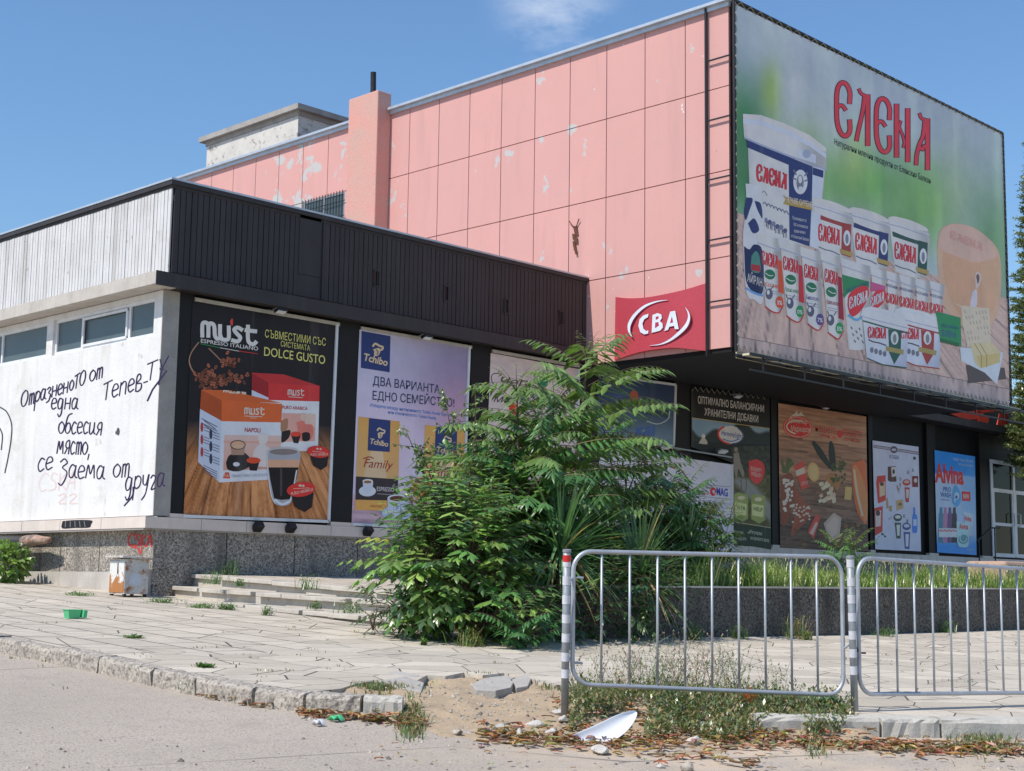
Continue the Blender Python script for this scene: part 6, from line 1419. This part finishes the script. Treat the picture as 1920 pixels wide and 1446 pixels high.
def ailanthus(label, u0, v0, Y, stems, seed, tone=MG, group='tree of heaven saplings', name='sapling', wood=None, L=(.55,.95), nfr=1., low=.25, cat='tree', lls=(.155,.046), asc=.35):
    b = at(u0, v0, Y); b[2] = max(b[2]-.05, gz(b[0], b[1])-.05); pl = Plant(name, label, cat, tuple(b), group, seed); r = pl.r
    for (ut, vt, dy, n, lmax) in stems:
        T = at(ut, vt, Y+dy); pts = [b+(T-b)*t+np.array([.05*math.sin(t*5+seed), .04*math.cos(t*4), 0])*min(1, t*3) for t in np.linspace(0, 1, 9)]
        H = np.linalg.norm(T-b); pl.wood.tube(pts, [.03*(1-.75*t)*(H/2.6) for t in np.linspace(0, 1, 9)], 7)
        az = r.uniform(0, 6)
        for k in range(int(n*nfr)):
            t = low+(1-low)*(k+.5)/int(n*nfr); x = t*8; i = min(int(x), 7); p = pts[i]+(pts[i+1]-pts[i])*(x-i); az += 2.4+r.uniform(-.3, .3)
            up_ = asc+.55*max(0, (t-.8)/.2)+r.uniform(-.15, .2)
            d = np.array([math.cos(az), math.sin(az), up_]); Lf = lmax*(.62+.5*math.sin(math.pi*min(1, t*.9)))*r.uniform(.8, 1.15)*(1-.45*max(0, (t-.82)/.18))
            k_ = r.uniform(.85, 1.2); pl.frond(p, d, Lf, int(9+Lf*5), lls[0]*min(1.1, .6+.5*Lf), lls[1]*min(1.1, .6+.5*Lf), tuple(v*k_ for v in tone), droop=r.uniform(.5, 1.), hang=r.uniform(.4, .9))
        for k in range(4): a = r.uniform(0, 6); pl.frond(pts[-1], (math.cos(a)*.6, math.sin(a)*.6, .9), .4, 9, .08, .025, tuple(v*1.2 for v in (tone[0]*1.3, tone[1]*.9, tone[2])), .9)
    return pl.done(wood or M_TWIG, 'crown', 'trunk')
ailanthus('tallest tree of heaven sapling reaching up to the dark beam', 1052, 1180, -6.0, [(1092, 668, -.0, 44, 1.38)], 3, (.088,.142,.038), low=.2, lls=(.205,.062), asc=.28)
ailanthus('tree of heaven sapling with bare pale trunk left of the tallest one', 985, 1185, -6.4, [(1003, 790, 0, 30, 1.1), (930, 860, .2, 16, .8)], 9, (.05,.118,.034), wood=M_PALETWIG, low=.36, lls=(.17,.05))
ailanthus('slim tree of heaven sapling with wide fronds before the pale script poster', 955, 1175, -6.15, [(968, 735, 0, 24, 1.05), (1040, 760, .2, 16, .9)], 5, (.085,.135,.036), low=.3, lls=(.185,.056), asc=.3)
ailanthus('broad bushy tree of heaven right of the tallest, before the pale poster', 1215, 1150, -5.6, [(1200, 870, .2, 24, .95), (1290, 905, -.3, 20, .7), (1130, 810, .3, 20, .95), (1250, 930, -.6, 18, .8)], 14, (.05,.118,.034), low=.12, lls=(.17,.05))
ailanthus('low tree of heaven seedling at the foot of the thicket on the paving', 985, 1212, -7.85, [(960, 1165, -.1, 9, .42), (1010, 1160, 0, 9, .42)], 21, (.05,.125,.042), low=.1, lls=(.12,.036), asc=.5)
ailanthus('small fern-like seedling among the planter grass', 1580, 1085, -6.3, [(1572, 1030, 0, 9, .5), (1600, 1025, 0, 8, .45)], 25, (.07,.15,.04), low=.2, lls=(.10,.03), asc=.6)
ailanthus('bushy low seedling right of the sword leaves, behind the barrier', 1330, 1115, -6.4, [(1320, 975, 0, 12, .5), (1362, 980, 0, 10, .42)], 27, MG, low=.1, asc=.5)

# glossy shrub with broad leaves, front left of the thicket
def broad(label, blobs, Y, seed, tone, n, ll, lw, cat='shrub', name='leafy_shrub', group=None, tones=None):
    b = at(blobs[0][0], blobs[0][1]+blobs[0][3], Y); pl = Plant(name, label, cat, tuple(b), group, seed); r = pl.r
    for (u, v, ru, rv, dy) in blobs:
        c = at(u, v, Y+dy); D = float((c-CAM)@vf); R = np.array([ru/F*D, ru/F*D*.9, rv/F*D]); m = int(n*ru*rv/6000)
        for k in range(m):
            d = nv([r.gauss(0, 1), r.gauss(0, 1), r.gauss(0, .9)+.25]); p = c+d*R*r.uniform(.55, 1.)*r.uniform(.8, 1.1)
            if p[2] < gz(p[0], p[1])+.05: p[2] = gz(p[0], p[1])+r.uniform(.05, .25)
            out = nv(d+np.array([r.uniform(-.5,.5), r.uniform(-.5,.5), r.uniform(-.1,.5)])); tn = r.choice(tones) if tones else tone; k_ = r.uniform(.8, 1.2)
            pl.frond(p, out, ll*3.3*r.uniform(.8, 1.2), 4, ll, lw, tuple(v_*k_ for v_ in tn), droop=.7, stem=.004, hang=.35)
            if k % 6 == 0: pl.wood.tube([c-(0,0,R[2]*.8), (c+p)/2, p], [.012, .008, .004], 5)
    return pl.done(M_TWIG)
broad('glossy broad-leaved shrub with bright green leaves, front left of the thicket', [(865,1050,112,115,0),(955,1000,85,105,.5),(785,1060,62,62,.2),(900,1150,105,60,-.3),(850,960,60,60,.3)], -6.9, 31, LG, 84, .135, .066, tones=[LG, MG, (.075,.165,.04), (.12,.22,.05), DG])
broad('low yellow-green leafy spray leaning over the stone steps', [(745,1045,46,36,0),(750,1018,36,28,.2)], -6.2, 32, YG, 60, .11, .048, tones=[YG, (.15,.22,.05), LG])
broad('dark low bush at the right end of the stone steps', [(745,1140,58,42,0),(700,1160,28,26,0),(820,1165,55,38,-.5)], -6.25, 33, DG, 80, .085, .032, tones=[DG, DG, MG])
broad('dark leafy shrub drooping over the planter wall behind the left barrier', [(1120,1120,95,70,0),(1215,1110,80,62,0),(1080,1160,60,55,0)], -7.35, 36, DG, 62, .095, .036, tones=[DG, DG, (.03,.075,.025), MG])
broad('dense dark bush before the white poster with blue lettering', [(1225,1010,95,85,0),(1165,965,75,85,.2),(1290,1045,50,50,.1),(1175,890,50,50,.3)], -5.7, 37, DG, 50, .11, .042, tones=[DG, MG, (.035,.085,.028)])
broad('dark tangled shrub filling the middle of the thicket', [(1080,1050,140,130,.9),(1000,1110,110,90,.3),(1180,1080,120,90,.7),(1250,1010,95,90,1.0),(1180,970,90,80,1.4),(1060,930,80,70,1.2),(1310,1050,60,55,.6)], -6.6, 34, DG, 46, .10, .04, tones=[DG, (.03,.075,.025), MG])
# thin privet-like shrub with small leaves before the lilac poster
def twiggy(label, shoots, Y, seed, tones, group=None):
    u0 = shoots[0][0]; b = at(u0, 1150, Y); pl = Plant('privet_shrub', label, 'shrub', tuple(b), group, seed); r = pl.r
    for (ub, vb, ut, vt, n) in shoots:
        a, T = at(ub, vb, Y), at(ut, vt, Y+r.uniform(-.3, .3)); pts = [a+(T-a)*t+np.array([.08*math.sin(t*3+ub), .06*math.cos(t*5), 0])*t for t in np.linspace(0, 1, 8)]
        pl.wood.tube(pts, [.012*(1-.8*t)+.002 for t in np.linspace(0, 1, 8)], 5)
        for k in range(n):
            t = .2+.8*r.random(); i = min(int(t*7), 6); p = pts[i]+(pts[i+1]-pts[i])*(t*7-i); d = nv([r.gauss(0,1), r.gauss(0,1), r.uniform(-.1,1)]); e = p+d*r.uniform(.1, .36)*(1.15-t*.6); pl.wood.tube([p, e], [.004, .002], 4, cap=False)
            for j in range(9):
                q = p+(e-p)*(j+1)/9; ld = nv([r.gauss(0,1), r.gauss(0,1), r.gauss(0,.7)]); c = r.choice(tones); k_ = r.uniform(.7, 1.3); pl.leaflet(q, ld, np.array([r.gauss(0,1), r.gauss(0,1), r.gauss(0,1)]), r.uniform(.04, .07), .026, tuple(v*k_ for v in c), .2, .1)
    return pl.done(M_TWIG)
twiggy('thin small-leaved shrub before the lilac coffee poster', [(850,1100,772,805,26),(850,1100,800,840,26),(855,1100,838,745,34),(860,1100,885,720,36),(870,1100,900,800,34),(845,1100,770,930,22),(860,1100,820,900,30),(850,1100,850,930,30),(880,1100,915,860,24)], -6.2, 41, [MG, DG, (.10,.17,.05), (.16,.19,.06)])
twiggy('yellowing dry small-leaved shrub below the thin one', [(820,1090,785,905,24),(830,1090,812,915,24),(835,1090,845,930,22),(825,1090,800,960,24)], -6.5, 42, [(.22,.22,.07), (.28,.2,.07), (.13,.18,.05)])
# sword-leaved yuccas
def yucca(label, u, v, Y, R, n, seed, tone=(.055,.115,.05)):
    c = at(u, v, Y); base = (c[0], c[1], max(gz(c[0], c[1]), c[2]-.5)); pl = Plant('yucca', label, 'plant', base, 'yuccas in the thicket', seed); r = pl.r
    pl.wood.tube([base, c], [.06, .05], 8)
    for k in range(n):
        a = r.uniform(0, 6.283); el = r.uniform(-.75, 1.45); d = np.array([math.cos(a)*math.cos(el), math.sin(a)*math.cos(el), math.sin(el)]); L = R*r.uniform(.75, 1.1); w = .032*r.uniform(.8, 1.2); sd = nv(np.cross(d, (0,0,1.))+.01); p = c+np.array([0,0,r.uniform(-.12,.12)]); vs = []; nseg = 5; dd = d.copy(); q = p.copy(); dry = r.random() < (.35 if el < -.3 else .04)
        for i in range(nseg+1):
            t = i/nseg; ww = w*(1 if t < .5 else 1-(t-.5)*1.9)*.5; vs += [q-sd*ww, q+np.array([0,0,-ww*.5]), q+sd*ww]; q = q+dd*L/nseg; dd = nv(dd-np.array([0,0,.09 if el > 0 else .16]))
        k_ = r.uniform(.75, 1.35); c_ = (.30*k_,.22*k_,.11*k_) if dry else tuple(v_*k_ for v_ in tone)
        pl.leaf.add(vs, [(3*i+j, 3*i+j+1, 3*i+j+4, 3*i+j+3) for i in range(nseg) for j in (0, 1)], 0, c_)
    return pl.done(M_TWIG, 'leaves', 'stem')
yucca('large dark yucca in front of the tall sapling', 1050, 1040, -7.05, 1.05, 230, 51, (.075,.15,.065))
yucca('yucca with a spiky fan beside the pale poster edge', 1290, 1030, -6.3, .75, 120, 52, (.08,.14,.065))
yucca('low yucca left of the large dark one', 960, 1090, -6.95, .55, 70, 53, (.05,.105,.04))
yucca('right-hand yucca leaning over the planter wall', 1200, 1080, -7.1, .9, 150, 54, (.075,.14,.06))
# broadleaf bush at the left picture edge
LB = pX(4, 1056, -.75)
pl = Plant('leafy_bush', 'round light green bush under the dark pipe at the left picture edge', 'bush', (LB[0], LB[1], gz(0, LB[1])), None, 61); r = pl.r
for k in range(700):
    d = nv([r.gauss(0,1), r.gauss(0,1), r.gauss(0,1)+.3]); p = LB+d*np.array([.33, .52, .29])*r.uniform(.6, 1.08); p[2] = max(p[2], gz(0, p[1])+.03); k_ = r.uniform(.75, 1.3); pl.leaflet(p, nv(d+np.array([r.gauss(0,.6), r.gauss(0,.6), r.gauss(0,.4)])), np.array([r.gauss(0,1), r.gauss(0,1), .3]), .12, .085, tuple(v*k_ for v in r.choice([LG, MG, MG, (.13,.20,.05)])), .2, .3)
for k in range(9): a = r.uniform(0, 6); pl.wood.tube([(LB[0], LB[1], gz(0, LB[1])), (LB[0]+.25*math.cos(a), LB[1]+.5*math.sin(a), LB[2]+.12)], [.012, .005], 5)
pl.done(M_TWIG)
# spruce at the right edge of the picture
sp = Plant('spruce_tree', 'blue-green spruce tree at the right picture edge beside the billboard', 'tree', tuple([float(v) for v in at(1958, 1090, -1.5)]), None, 71); r = sp.r
sb = np.array(sp.base); sb[2] = 1.7; top = at(1956, 215, -1.5); Hs = top[2]-sb[2]; cx_, cy_ = top[0], top[1]
sp.wood.tube([sb, (sb+top)/2, top], [.14, .09, .02], 9)
zz = 2.9
while zz < Hs:
    t = zz/Hs; R = 1.36*(1-t)**.55*(1. if t > .25 else .86)+.06; nb = int(11+8*(1-t)); a0 = r.uniform(0, 6)
    for k in range(nb):
        a = a0+6.283*k/nb+r.uniform(-.2, .2); L = R*r.uniform(.72, 1.12); p = np.array([cx_, cy_, sb[2]+zz+r.uniform(-.1, .1)]); d = np.array([math.cos(a), math.sin(a), -.18+.4*t]); nseg = 6; pts = [p+d*L*i/nseg+np.array([0,0,.10*L*(i/nseg)**2]) for i in range(nseg+1)]; sp.wood.tube(pts, [.014*(1-i/nseg*.8) for i in range(nseg+1)], 4, cap=False)
        for i in range(int(52*L)):
            t2 = .25+.75*r.random(); q = p+d*L*t2+np.array([0,0,.10*L*t2*t2]); sd = np.array([-math.sin(a), math.cos(a), 0])*r.choice((1,-1)); dd = nv(sd*r.uniform(.5, 1)+d*.8+np.array([0,0,r.uniform(-.45,.3)])); e = q+dd*r.uniform(.10, .24); k_ = r.uniform(.6, 1.35); c = tuple(v*k_ for v in r.choice([(.085,.115,.035), (.055,.085,.03), (.14,.15,.05)]))
            for j in range(5):
                qq = q+(e-q)*j/5; nd = nv(dd*.7+np.array([r.gauss(0,.6), r.gauss(0,.6), r.gauss(0,.6)])); s2_ = nv(np.cross(nd, (r.gauss(0,1), r.gauss(0,1), r.gauss(0,1)))); sp.leaf.add([qq-s2_*.016, qq+s2_*.016, qq+nd*.085], [(0,1,2)], 0, c)
    zz += .155
sp.done(M_TWIG, 'crown', 'trunk')
# blades of grass on the planter
mb = MB(); r = random.Random(81)
def blade(mb, x, y, z, h, w, c, lean=.5):
    a = r.uniform(0, 6.283); dx, dy = math.cos(a), math.sin(a); l = h*lean*r.uniform(.3, 1.2); px_, py_ = -dy*w/2, dx*w/2
    m_ = (x+dx*l*.35, y+dy*l*.35, z+h*.6); e = (x+dx*l, y+dy*l, z+h)
    mb.add([(x-px_, y-py_, z), (x+px_, y+py_, z), (m_[0]+px_*.8, m_[1]+py_*.8, m_[2]), (m_[0]-px_*.8, m_[1]-py_*.8, m_[2]), e], [(0,1,2,3), (3,2,4)], 0, c)
GT = [(.13,.20,.045), (.18,.24,.065), (.085,.15,.035), (.26,.25,.10), (.16,.23,.055)]
for k in range(24000):
    x = 2.2+20*r.random()**1.3; y = r.uniform(-7.0, -5.2); cl = float(vnoise(x*1.6, y*1.6, 4)); h = (.07+.50*cl**1.8)*r.uniform(.5, 1.3); h *= 1.2 if x < 6 else .72; k_ = r.uniform(.75, 1.3); blade(mb, x, y, 1.47+.006*x, h, .015, tuple(v*k_ for v in r.choice(GT)), .85)
for k in range(170):
    x = 2.6+13*r.random()**1.2; y = r.uniform(-7., -5.6); blade(mb, x, y, 1.47, r.uniform(.35, .62), .009, (.28,.26,.12), .35)
    for j in range(5): blade(mb, x+r.uniform(-.03,.03), y+r.uniform(-.03,.03), 1.47+.36+j*.03, .05, .012, (.25,.25,.11), .8)
tag(mb.build('grass', M_LEAF), kind='stuff')
# weed mat between the left barrier and the road, dry stalks in it
def inband(): 
    while True:
        u = r.uniform(1068, 1600); t = (u-1068)/532; v = r.uniform(1296+4*t, 1372-18*t+8*math.sin(u/30)); 
        if 1066 < u < 1212 and v > 1322+(1200-u)*.22: continue
        if r.random() < .25+.9*float(fbm(u/55, v/16, 4, 3)): return u, v
mb = MB(); WT = [(.075,.105,.038), (.06,.09,.032), (.13,.13,.055), (.10,.135,.045), (.20,.15,.075)]
for k in range(5200):
    u, v = inband(); x, y = G3(u, v, -.03); z = floor_z(x, y)
    for j in range(3):
        a = r.uniform(0, 6.283); L = r.uniform(.02, .055); el = r.uniform(.1, 1.1); w = L*.42; d = (math.cos(a)*math.cos(el)*L, math.sin(a)*math.cos(el)*L, math.sin(el)*L); px_, py_ = -math.sin(a)*w/2, math.cos(a)*w/2; zz_ = z+r.uniform(0, .085)*(1 if r.random() < .8 else 1.8); k_ = r.uniform(.7, 1.3); c = tuple(q*k_ for q in r.choice(WT))
        mb.add([(x, y, zz_), (x+d[0]*.5+px_, y+d[1]*.5+py_, zz_+d[2]*.5), (x+d[0], y+d[1], zz_+d[2]), (x+d[0]*.5-px_, y+d[1]*.5-py_, zz_+d[2]*.5)], [(0,1,2,3)], 0, c)
for (u0, u1, v0, v1, n) in ((640,800,1278,1302,520),(745,800,1318,1358,420),(1640,1920,1338,1350,170),(1770,1920,1352,1392,330),(1000,1062,1268,1298,160),(1500,1560,1340,1400,90)):
    for k in range(n*2):
        u, v = r.gauss((u0+u1)/2, (u1-u0)/5), r.gauss((v0+v1)/2, (v1-v0)/4); x, y = G3(u, v, -.04); z = max(floor_z(x, y), gz(x, y)-.12); blade(mb, x, y, z, r.uniform(.02, .065), .009, tuple(q*r.uniform(.7, 1.3) for q in r.choice(WT)), .9)
for k in range(150):
    u, v = r.uniform(20, 1900), 1105+190*r.random()
    if u > 700 and v < 1225: continue
    x, y = G3(u, v)
    if x > -.3 and y > -6: continue
    for j in range(r.randint(2, 9)): blade(mb, x+r.gauss(0,.03), y+r.gauss(0,.05), gz(x, y), r.uniform(.008, .03), .008, tuple(q*r.uniform(.7, 1.3) for q in r.choice(WT)), 1.4)
tag(mb.build('weeds', M_LEAF), kind='stuff')
mb = MB()
for k in range(150):
    u = r.gauss(1285, 95); v = r.uniform(1290, 1312)
    if not 1085 < u < 1560: continue
    x, y = G3(u, v); z = floor_z(x, y); H = r.uniform(.2, .52)*(1-.35*abs(u-1290)/260); a = r.uniform(0, 6.28); q = np.array([x, y, z]); d = nv([math.cos(a)*.35, math.sin(a)*.35, 1]); c = tuple(v_*r.uniform(.7, 1.3) for v_ in r.choice([(.20,.16,.09), (.13,.12,.06), (.26,.22,.13), (.10,.12,.05)])); pts = [q+d*H*t+np.array([0,0,-.08*t*t]) for t in (0, .35, .7, 1)]; mb.tube(pts, [.0032, .0028, .002, .001], 3, 0, c, cap=False)
    for j in range(6):
        t = r.uniform(.3, 1); p = q+d*H*t; dd = nv([r.gauss(0,1), r.gauss(0,1), .9]); e = p+dd*H*r.uniform(.12, .34); mb.tube([p, e], [.0018, .0008], 3, 0, c, cap=False)
        if r.random() < .6: s_ = .008; mb.add([e+(s_,0,0), e+(0,s_,0), e+(-s_,0,.003), e+(0,-s_,.003), e+(0,0,s_*2)], [(0,1,4),(1,2,4),(2,3,4),(3,0,4)], 0, c)
tag(mb.build('dry_grass_stalks', M_LEAF), kind='stuff')
# fallen leaves along the kerbs
mb = MB(); LC = [(.32,.17,.08), (.25,.13,.065), (.42,.26,.13), (.18,.10,.055), (.52,.38,.23), (.33,.23,.14), (.38,.19,.08)]
def fallen(u, v, sz=1., dz=-.12):
    x, y = G3(u, v, dz); z = max(floor_z(x, y), gz(x, y)-.12)+r.uniform(.003, .03); a = r.uniform(0, 6.283); L = r.uniform(.045, .12)*sz; W_ = L*r.uniform(.22, .42); ca, sa = math.cos(a), math.sin(a); c = tuple(q*r.uniform(.65, 1.3) for q in r.choice(LC)); cu = r.uniform(-.01, .022)*sz; vs = []
    tw = r.uniform(-.5, .5)
    for i, (t, w) in enumerate(((0,.15),(.3,1),(.65,.9),(1,.08))):
        for s_ in (-1, 0, 1): vs.append((x+ca*(t-.5)*L-sa*s_*w*W_/2, y+sa*(t-.5)*L+ca*s_*w*W_/2, z+cu*math.sin(t*3.14)+abs(s_)*W_*.22+tw*s_*W_*.3*(t-.3)))
    mb.add(vs, [(i*3+j, i*3+j+1, i*3+j+4, i*3+j+3) for i in range(3) for j in (0, 1)], 0, c)
for (ua, va, ub, vb, sv, n) in ((375,1302,520,1328,6,260),(560,1338,800,1362,7,340),(240,1272,345,1288,4,90),(0,1212,110,1232,3,50),(900,1380,1100,1392,16,420),(1080,1388,1450,1396,20,620),(1430,1392,1660,1404,10,380),(1640,1402,1920,1412,13,640),(1040,1345,1250,1362,14,200),(1280,1370,1480,1385,14,220),(700,1290,800,1302,5,60),(1130,1405,1420,1440,14,90)):
    for k in range(int(n*.55)): t = r.random(); u = ua+(ub-ua)*t; v = va+(vb-va)*t+r.gauss(0, sv*.55); fallen(u, v)
for k in range(60): fallen(r.uniform(620, 1900), r.uniform(1385, 1445), .5)
for k in range(60): fallen(r.uniform(1380, 1900), 1195-(r.uniform(1380,1900)-1600)*.05+r.gauss(0, 5), 1.1, 0)
tag(mb.build('fallen_leaves', attrmat('dry_leaf', .8, .2, .15)), kind='stuff')
mb = MB(); r = random.Random(77)
for k in range(1100):
    if r.random() < .75: u, v = r.gauss(900, 120), r.gauss(1335, 28)
    else: u, v = r.uniform(0, 1900), 1445-abs(r.gauss(0, 70))
    if not (0 < u < 1910 and 1270 < v < 1446): continue
    x, y = G3(u, v, -.1); z = floor_z(x, y); s_ = abs(r.gauss(0, .007))+.003; c = r.choice([(.40,.36,.31), (.28,.25,.22), (.48,.42,.34), (.16,.14,.12)]); a = r.uniform(0, 6)
    P = [(x+s_*math.cos(a+i*1.571)*r.uniform(.8, 1.3), y+s_*math.sin(a+i*1.571)*r.uniform(.8, 1.3), z) for i in range(4)]+[(x+r.uniform(-.3,.3)*s_, y+r.uniform(-.3,.3)*s_, z+s_*r.uniform(.6, 1.1))]
    mb.add(P, [(0,1,4),(1,2,4),(2,3,4),(3,0,4)], 0, c)
tag(mb.build('gravel', attrmat('grit', .9, .2)), kind='stuff')
# weed tufts one can count
def tuft(label, u, v, w, h, seed, Y=None, tones=WT[:4]+[MG], n=70, flat=False, group='weed tufts in the paving'):
    global r
    keep = r; r = random.Random(seed); p = at(u, v, Y) if Y is not None else np.array([*G3(u, v), 0.]); 
    if Y is None: p[2] = floor_z(p[0], p[1]) if X0 < p[0] < X1 and Y0 < p[1] < Y1 else gz(p[0], p[1])
    D = float((p-CAM)@vf); W_, H_ = w/F*D, h/F*D; m2 = MB()
    for k in range(n*2):
        x, y = p[0]+r.gauss(0, W_*.2), p[1]+r.gauss(0, W_*(.2 if not flat else .26)); a = r.uniform(0, 6.283); L = r.uniform(.02, .05); w_ = L*.45; zz_ = p[2]+H_*r.random()**1.5*(.9 if not flat else .7); el = r.uniform(-.3, .9); c = tuple(q*r.uniform(.7, 1.3) for q in r.choice(tones)); px_, py_ = -math.sin(a)*w_/2, math.cos(a)*w_/2; ca, sa = math.cos(a)*math.cos(el)*L, math.sin(a)*math.cos(el)*L
        m2.add([(x, y, zz_), (x+ca*.5+px_, y+sa*.5+py_, zz_+math.sin(el)*L*.5), (x+ca, y+sa, zz_+math.sin(el)*L), (x+ca*.5-px_, y+sa*.5-py_, zz_+math.sin(el)*L*.5)], [(0,1,2,3)], 0, c)
    for k in range(n//2):
        x, y = p[0]+r.gauss(0, W_*.2), p[1]+r.gauss(0, W_*(.2 if not flat else .26)); blade(m2, x, y, p[2] if Y is None else p[2], H_*r.uniform(.4, 1.1), .008, tuple(q*r.uniform(.75, 1.3) for q in r.choice(tones)), .8 if not flat else 1.6)
    o = m2.build('weed_tuft', M_LEAF, None, loc=tuple(p)); tag(o, label, 'weed', group); r = keep
GRN = [MG, (.05,.11,.03), (.09,.15,.045)]
for i, (u, v, w, h, lb, fl) in enumerate(((148,1117,58,8,'flat weed mat left of the rusty cabinet',1),(302,1130,64,11,'flat green weed mat right of the rusty cabinet',1),(378,1140,58,10,'flat weed mat before the lowest step, nearest the cabinet',1),(424,1143,38,14,'weed clump at the left end of the lowest step',1),(500,1154,26,20,'single leafy weed against the lowest step',0),(250,1196,36,3,'dark moss strip between slabs below the cabinet',1),(383,1251,34,4,'thin moss strip between slabs behind the kerb',1),(795,1210,14,10,'tiny weed on the paving before the bush',0))):
    tuft(lb, u, v, w, h, 100+i, None, GRN, 130 if fl else 60, bool(fl))
for i, (u, v, w, h, lb, Y) in enumerate(((402,1096,48,30,'green weed growing on the middle step, left end',-1.35),(450,1100,30,14,'small weed on the middle step right of the larger one',-2.2),(575,1106,50,30,'tall weed on the middle step near its centre',-3.1),(590,1142,30,14,'thin weed below the middle step riser',-3.6),(660,1150,60,24,'weeds on the lowest step beside the bush',-5.0),(432,1078,56,36,'dark nettle-like weed against the plinth above the steps',-.16))):
    tuft(lb, u, v, w, h, 120+i, Y, GRN, 80, False, 'weeds on the steps')
for i, (u, v, w, h, lb) in enumerate(((1298,1200,46,34,'leafy weed at the planter foot behind the third barrier bar'),(1385,1198,40,26,'weed at the planter foot below the sword leaves'),(1490,1197,54,44,'dry yellow weed at the planter foot left of the middle post'),(1512,1200,26,18,'small yellow weed beside the dry one'),(1660,1193,60,16,'low weed strip at the planter foot right of the middle post'),(1770,1186,50,24,'white-flowered weed at the planter foot'),(1870,1178,70,14,'low dry weeds at the planter foot near the right edge'),(880,1212,70,40,'bright yellow-green grass tuft at the foot of the thicket'))):
    tuft(lb, u, v, w, h, 140+i, None, [(.14,.16,.05), (.2,.18,.07), MG] if i in (2, 3, 6, 7) else GRN, 110, False, 'weeds along the planter foot')
# dock rosette by the middle post, crisp brown leaf
pl = Plant('dock_plant', 'leafy dark green rosette plant left of the middle post foot', 'plant', (*G3(1550, 1330), float(gz(*G3(1550, 1330)))), None, 90); rr2 = pl.r
for k in range(70):
    a = rr2.uniform(0, 6.28); el = rr2.uniform(.1, 1.2); k_ = rr2.uniform(.75, 1.3); pl.leaflet(pl.base+np.array([rr2.gauss(0,.03), rr2.gauss(0,.03), .01]), np.array([math.cos(a)*math.cos(el), math.sin(a)*math.cos(el), math.sin(el)]), np.array([-math.sin(a), math.cos(a), .2]), rr2.uniform(.10, .21), .042, tuple(v*k_ for v in (.06,.115,.05)), .3, .45)
pl.done(M_TWIG)
x, y = G3(1392, 1325); z = floor_z(x, y); t_ = thing('dry_leaf', 'large crisp brown leaf caught in the weeds under the barrier', 'leaf', (x, y, z)); mb = MB(); r = random.Random(5)
for a in (-1.2, -.5, .3, 1.0, 1.9):
    d = np.array([math.cos(a)*vr[0], math.cos(a)*vr[1], abs(math.sin(a))*.9+.25])*.13; p = np.array([x, y, z+.03]); sd = nv(np.cross(d, vf))*.035; mb.add([p, p+d*.5+sd+vf*-.03, p+d, p+d*.5-sd+vf*.03], [(0,1,2),(0,2,3)], 0, (.34*r.uniform(.7,1.2),.16,.08))
mb.build('blade', M_LEAF, t_); mb = MB(); mb.tube([(x, y, z), (x+.03, y, z+.05)], .004, 5); mb.build('stalk', M_TWIG, t_)
tag(bpy.data.objects['camera']);
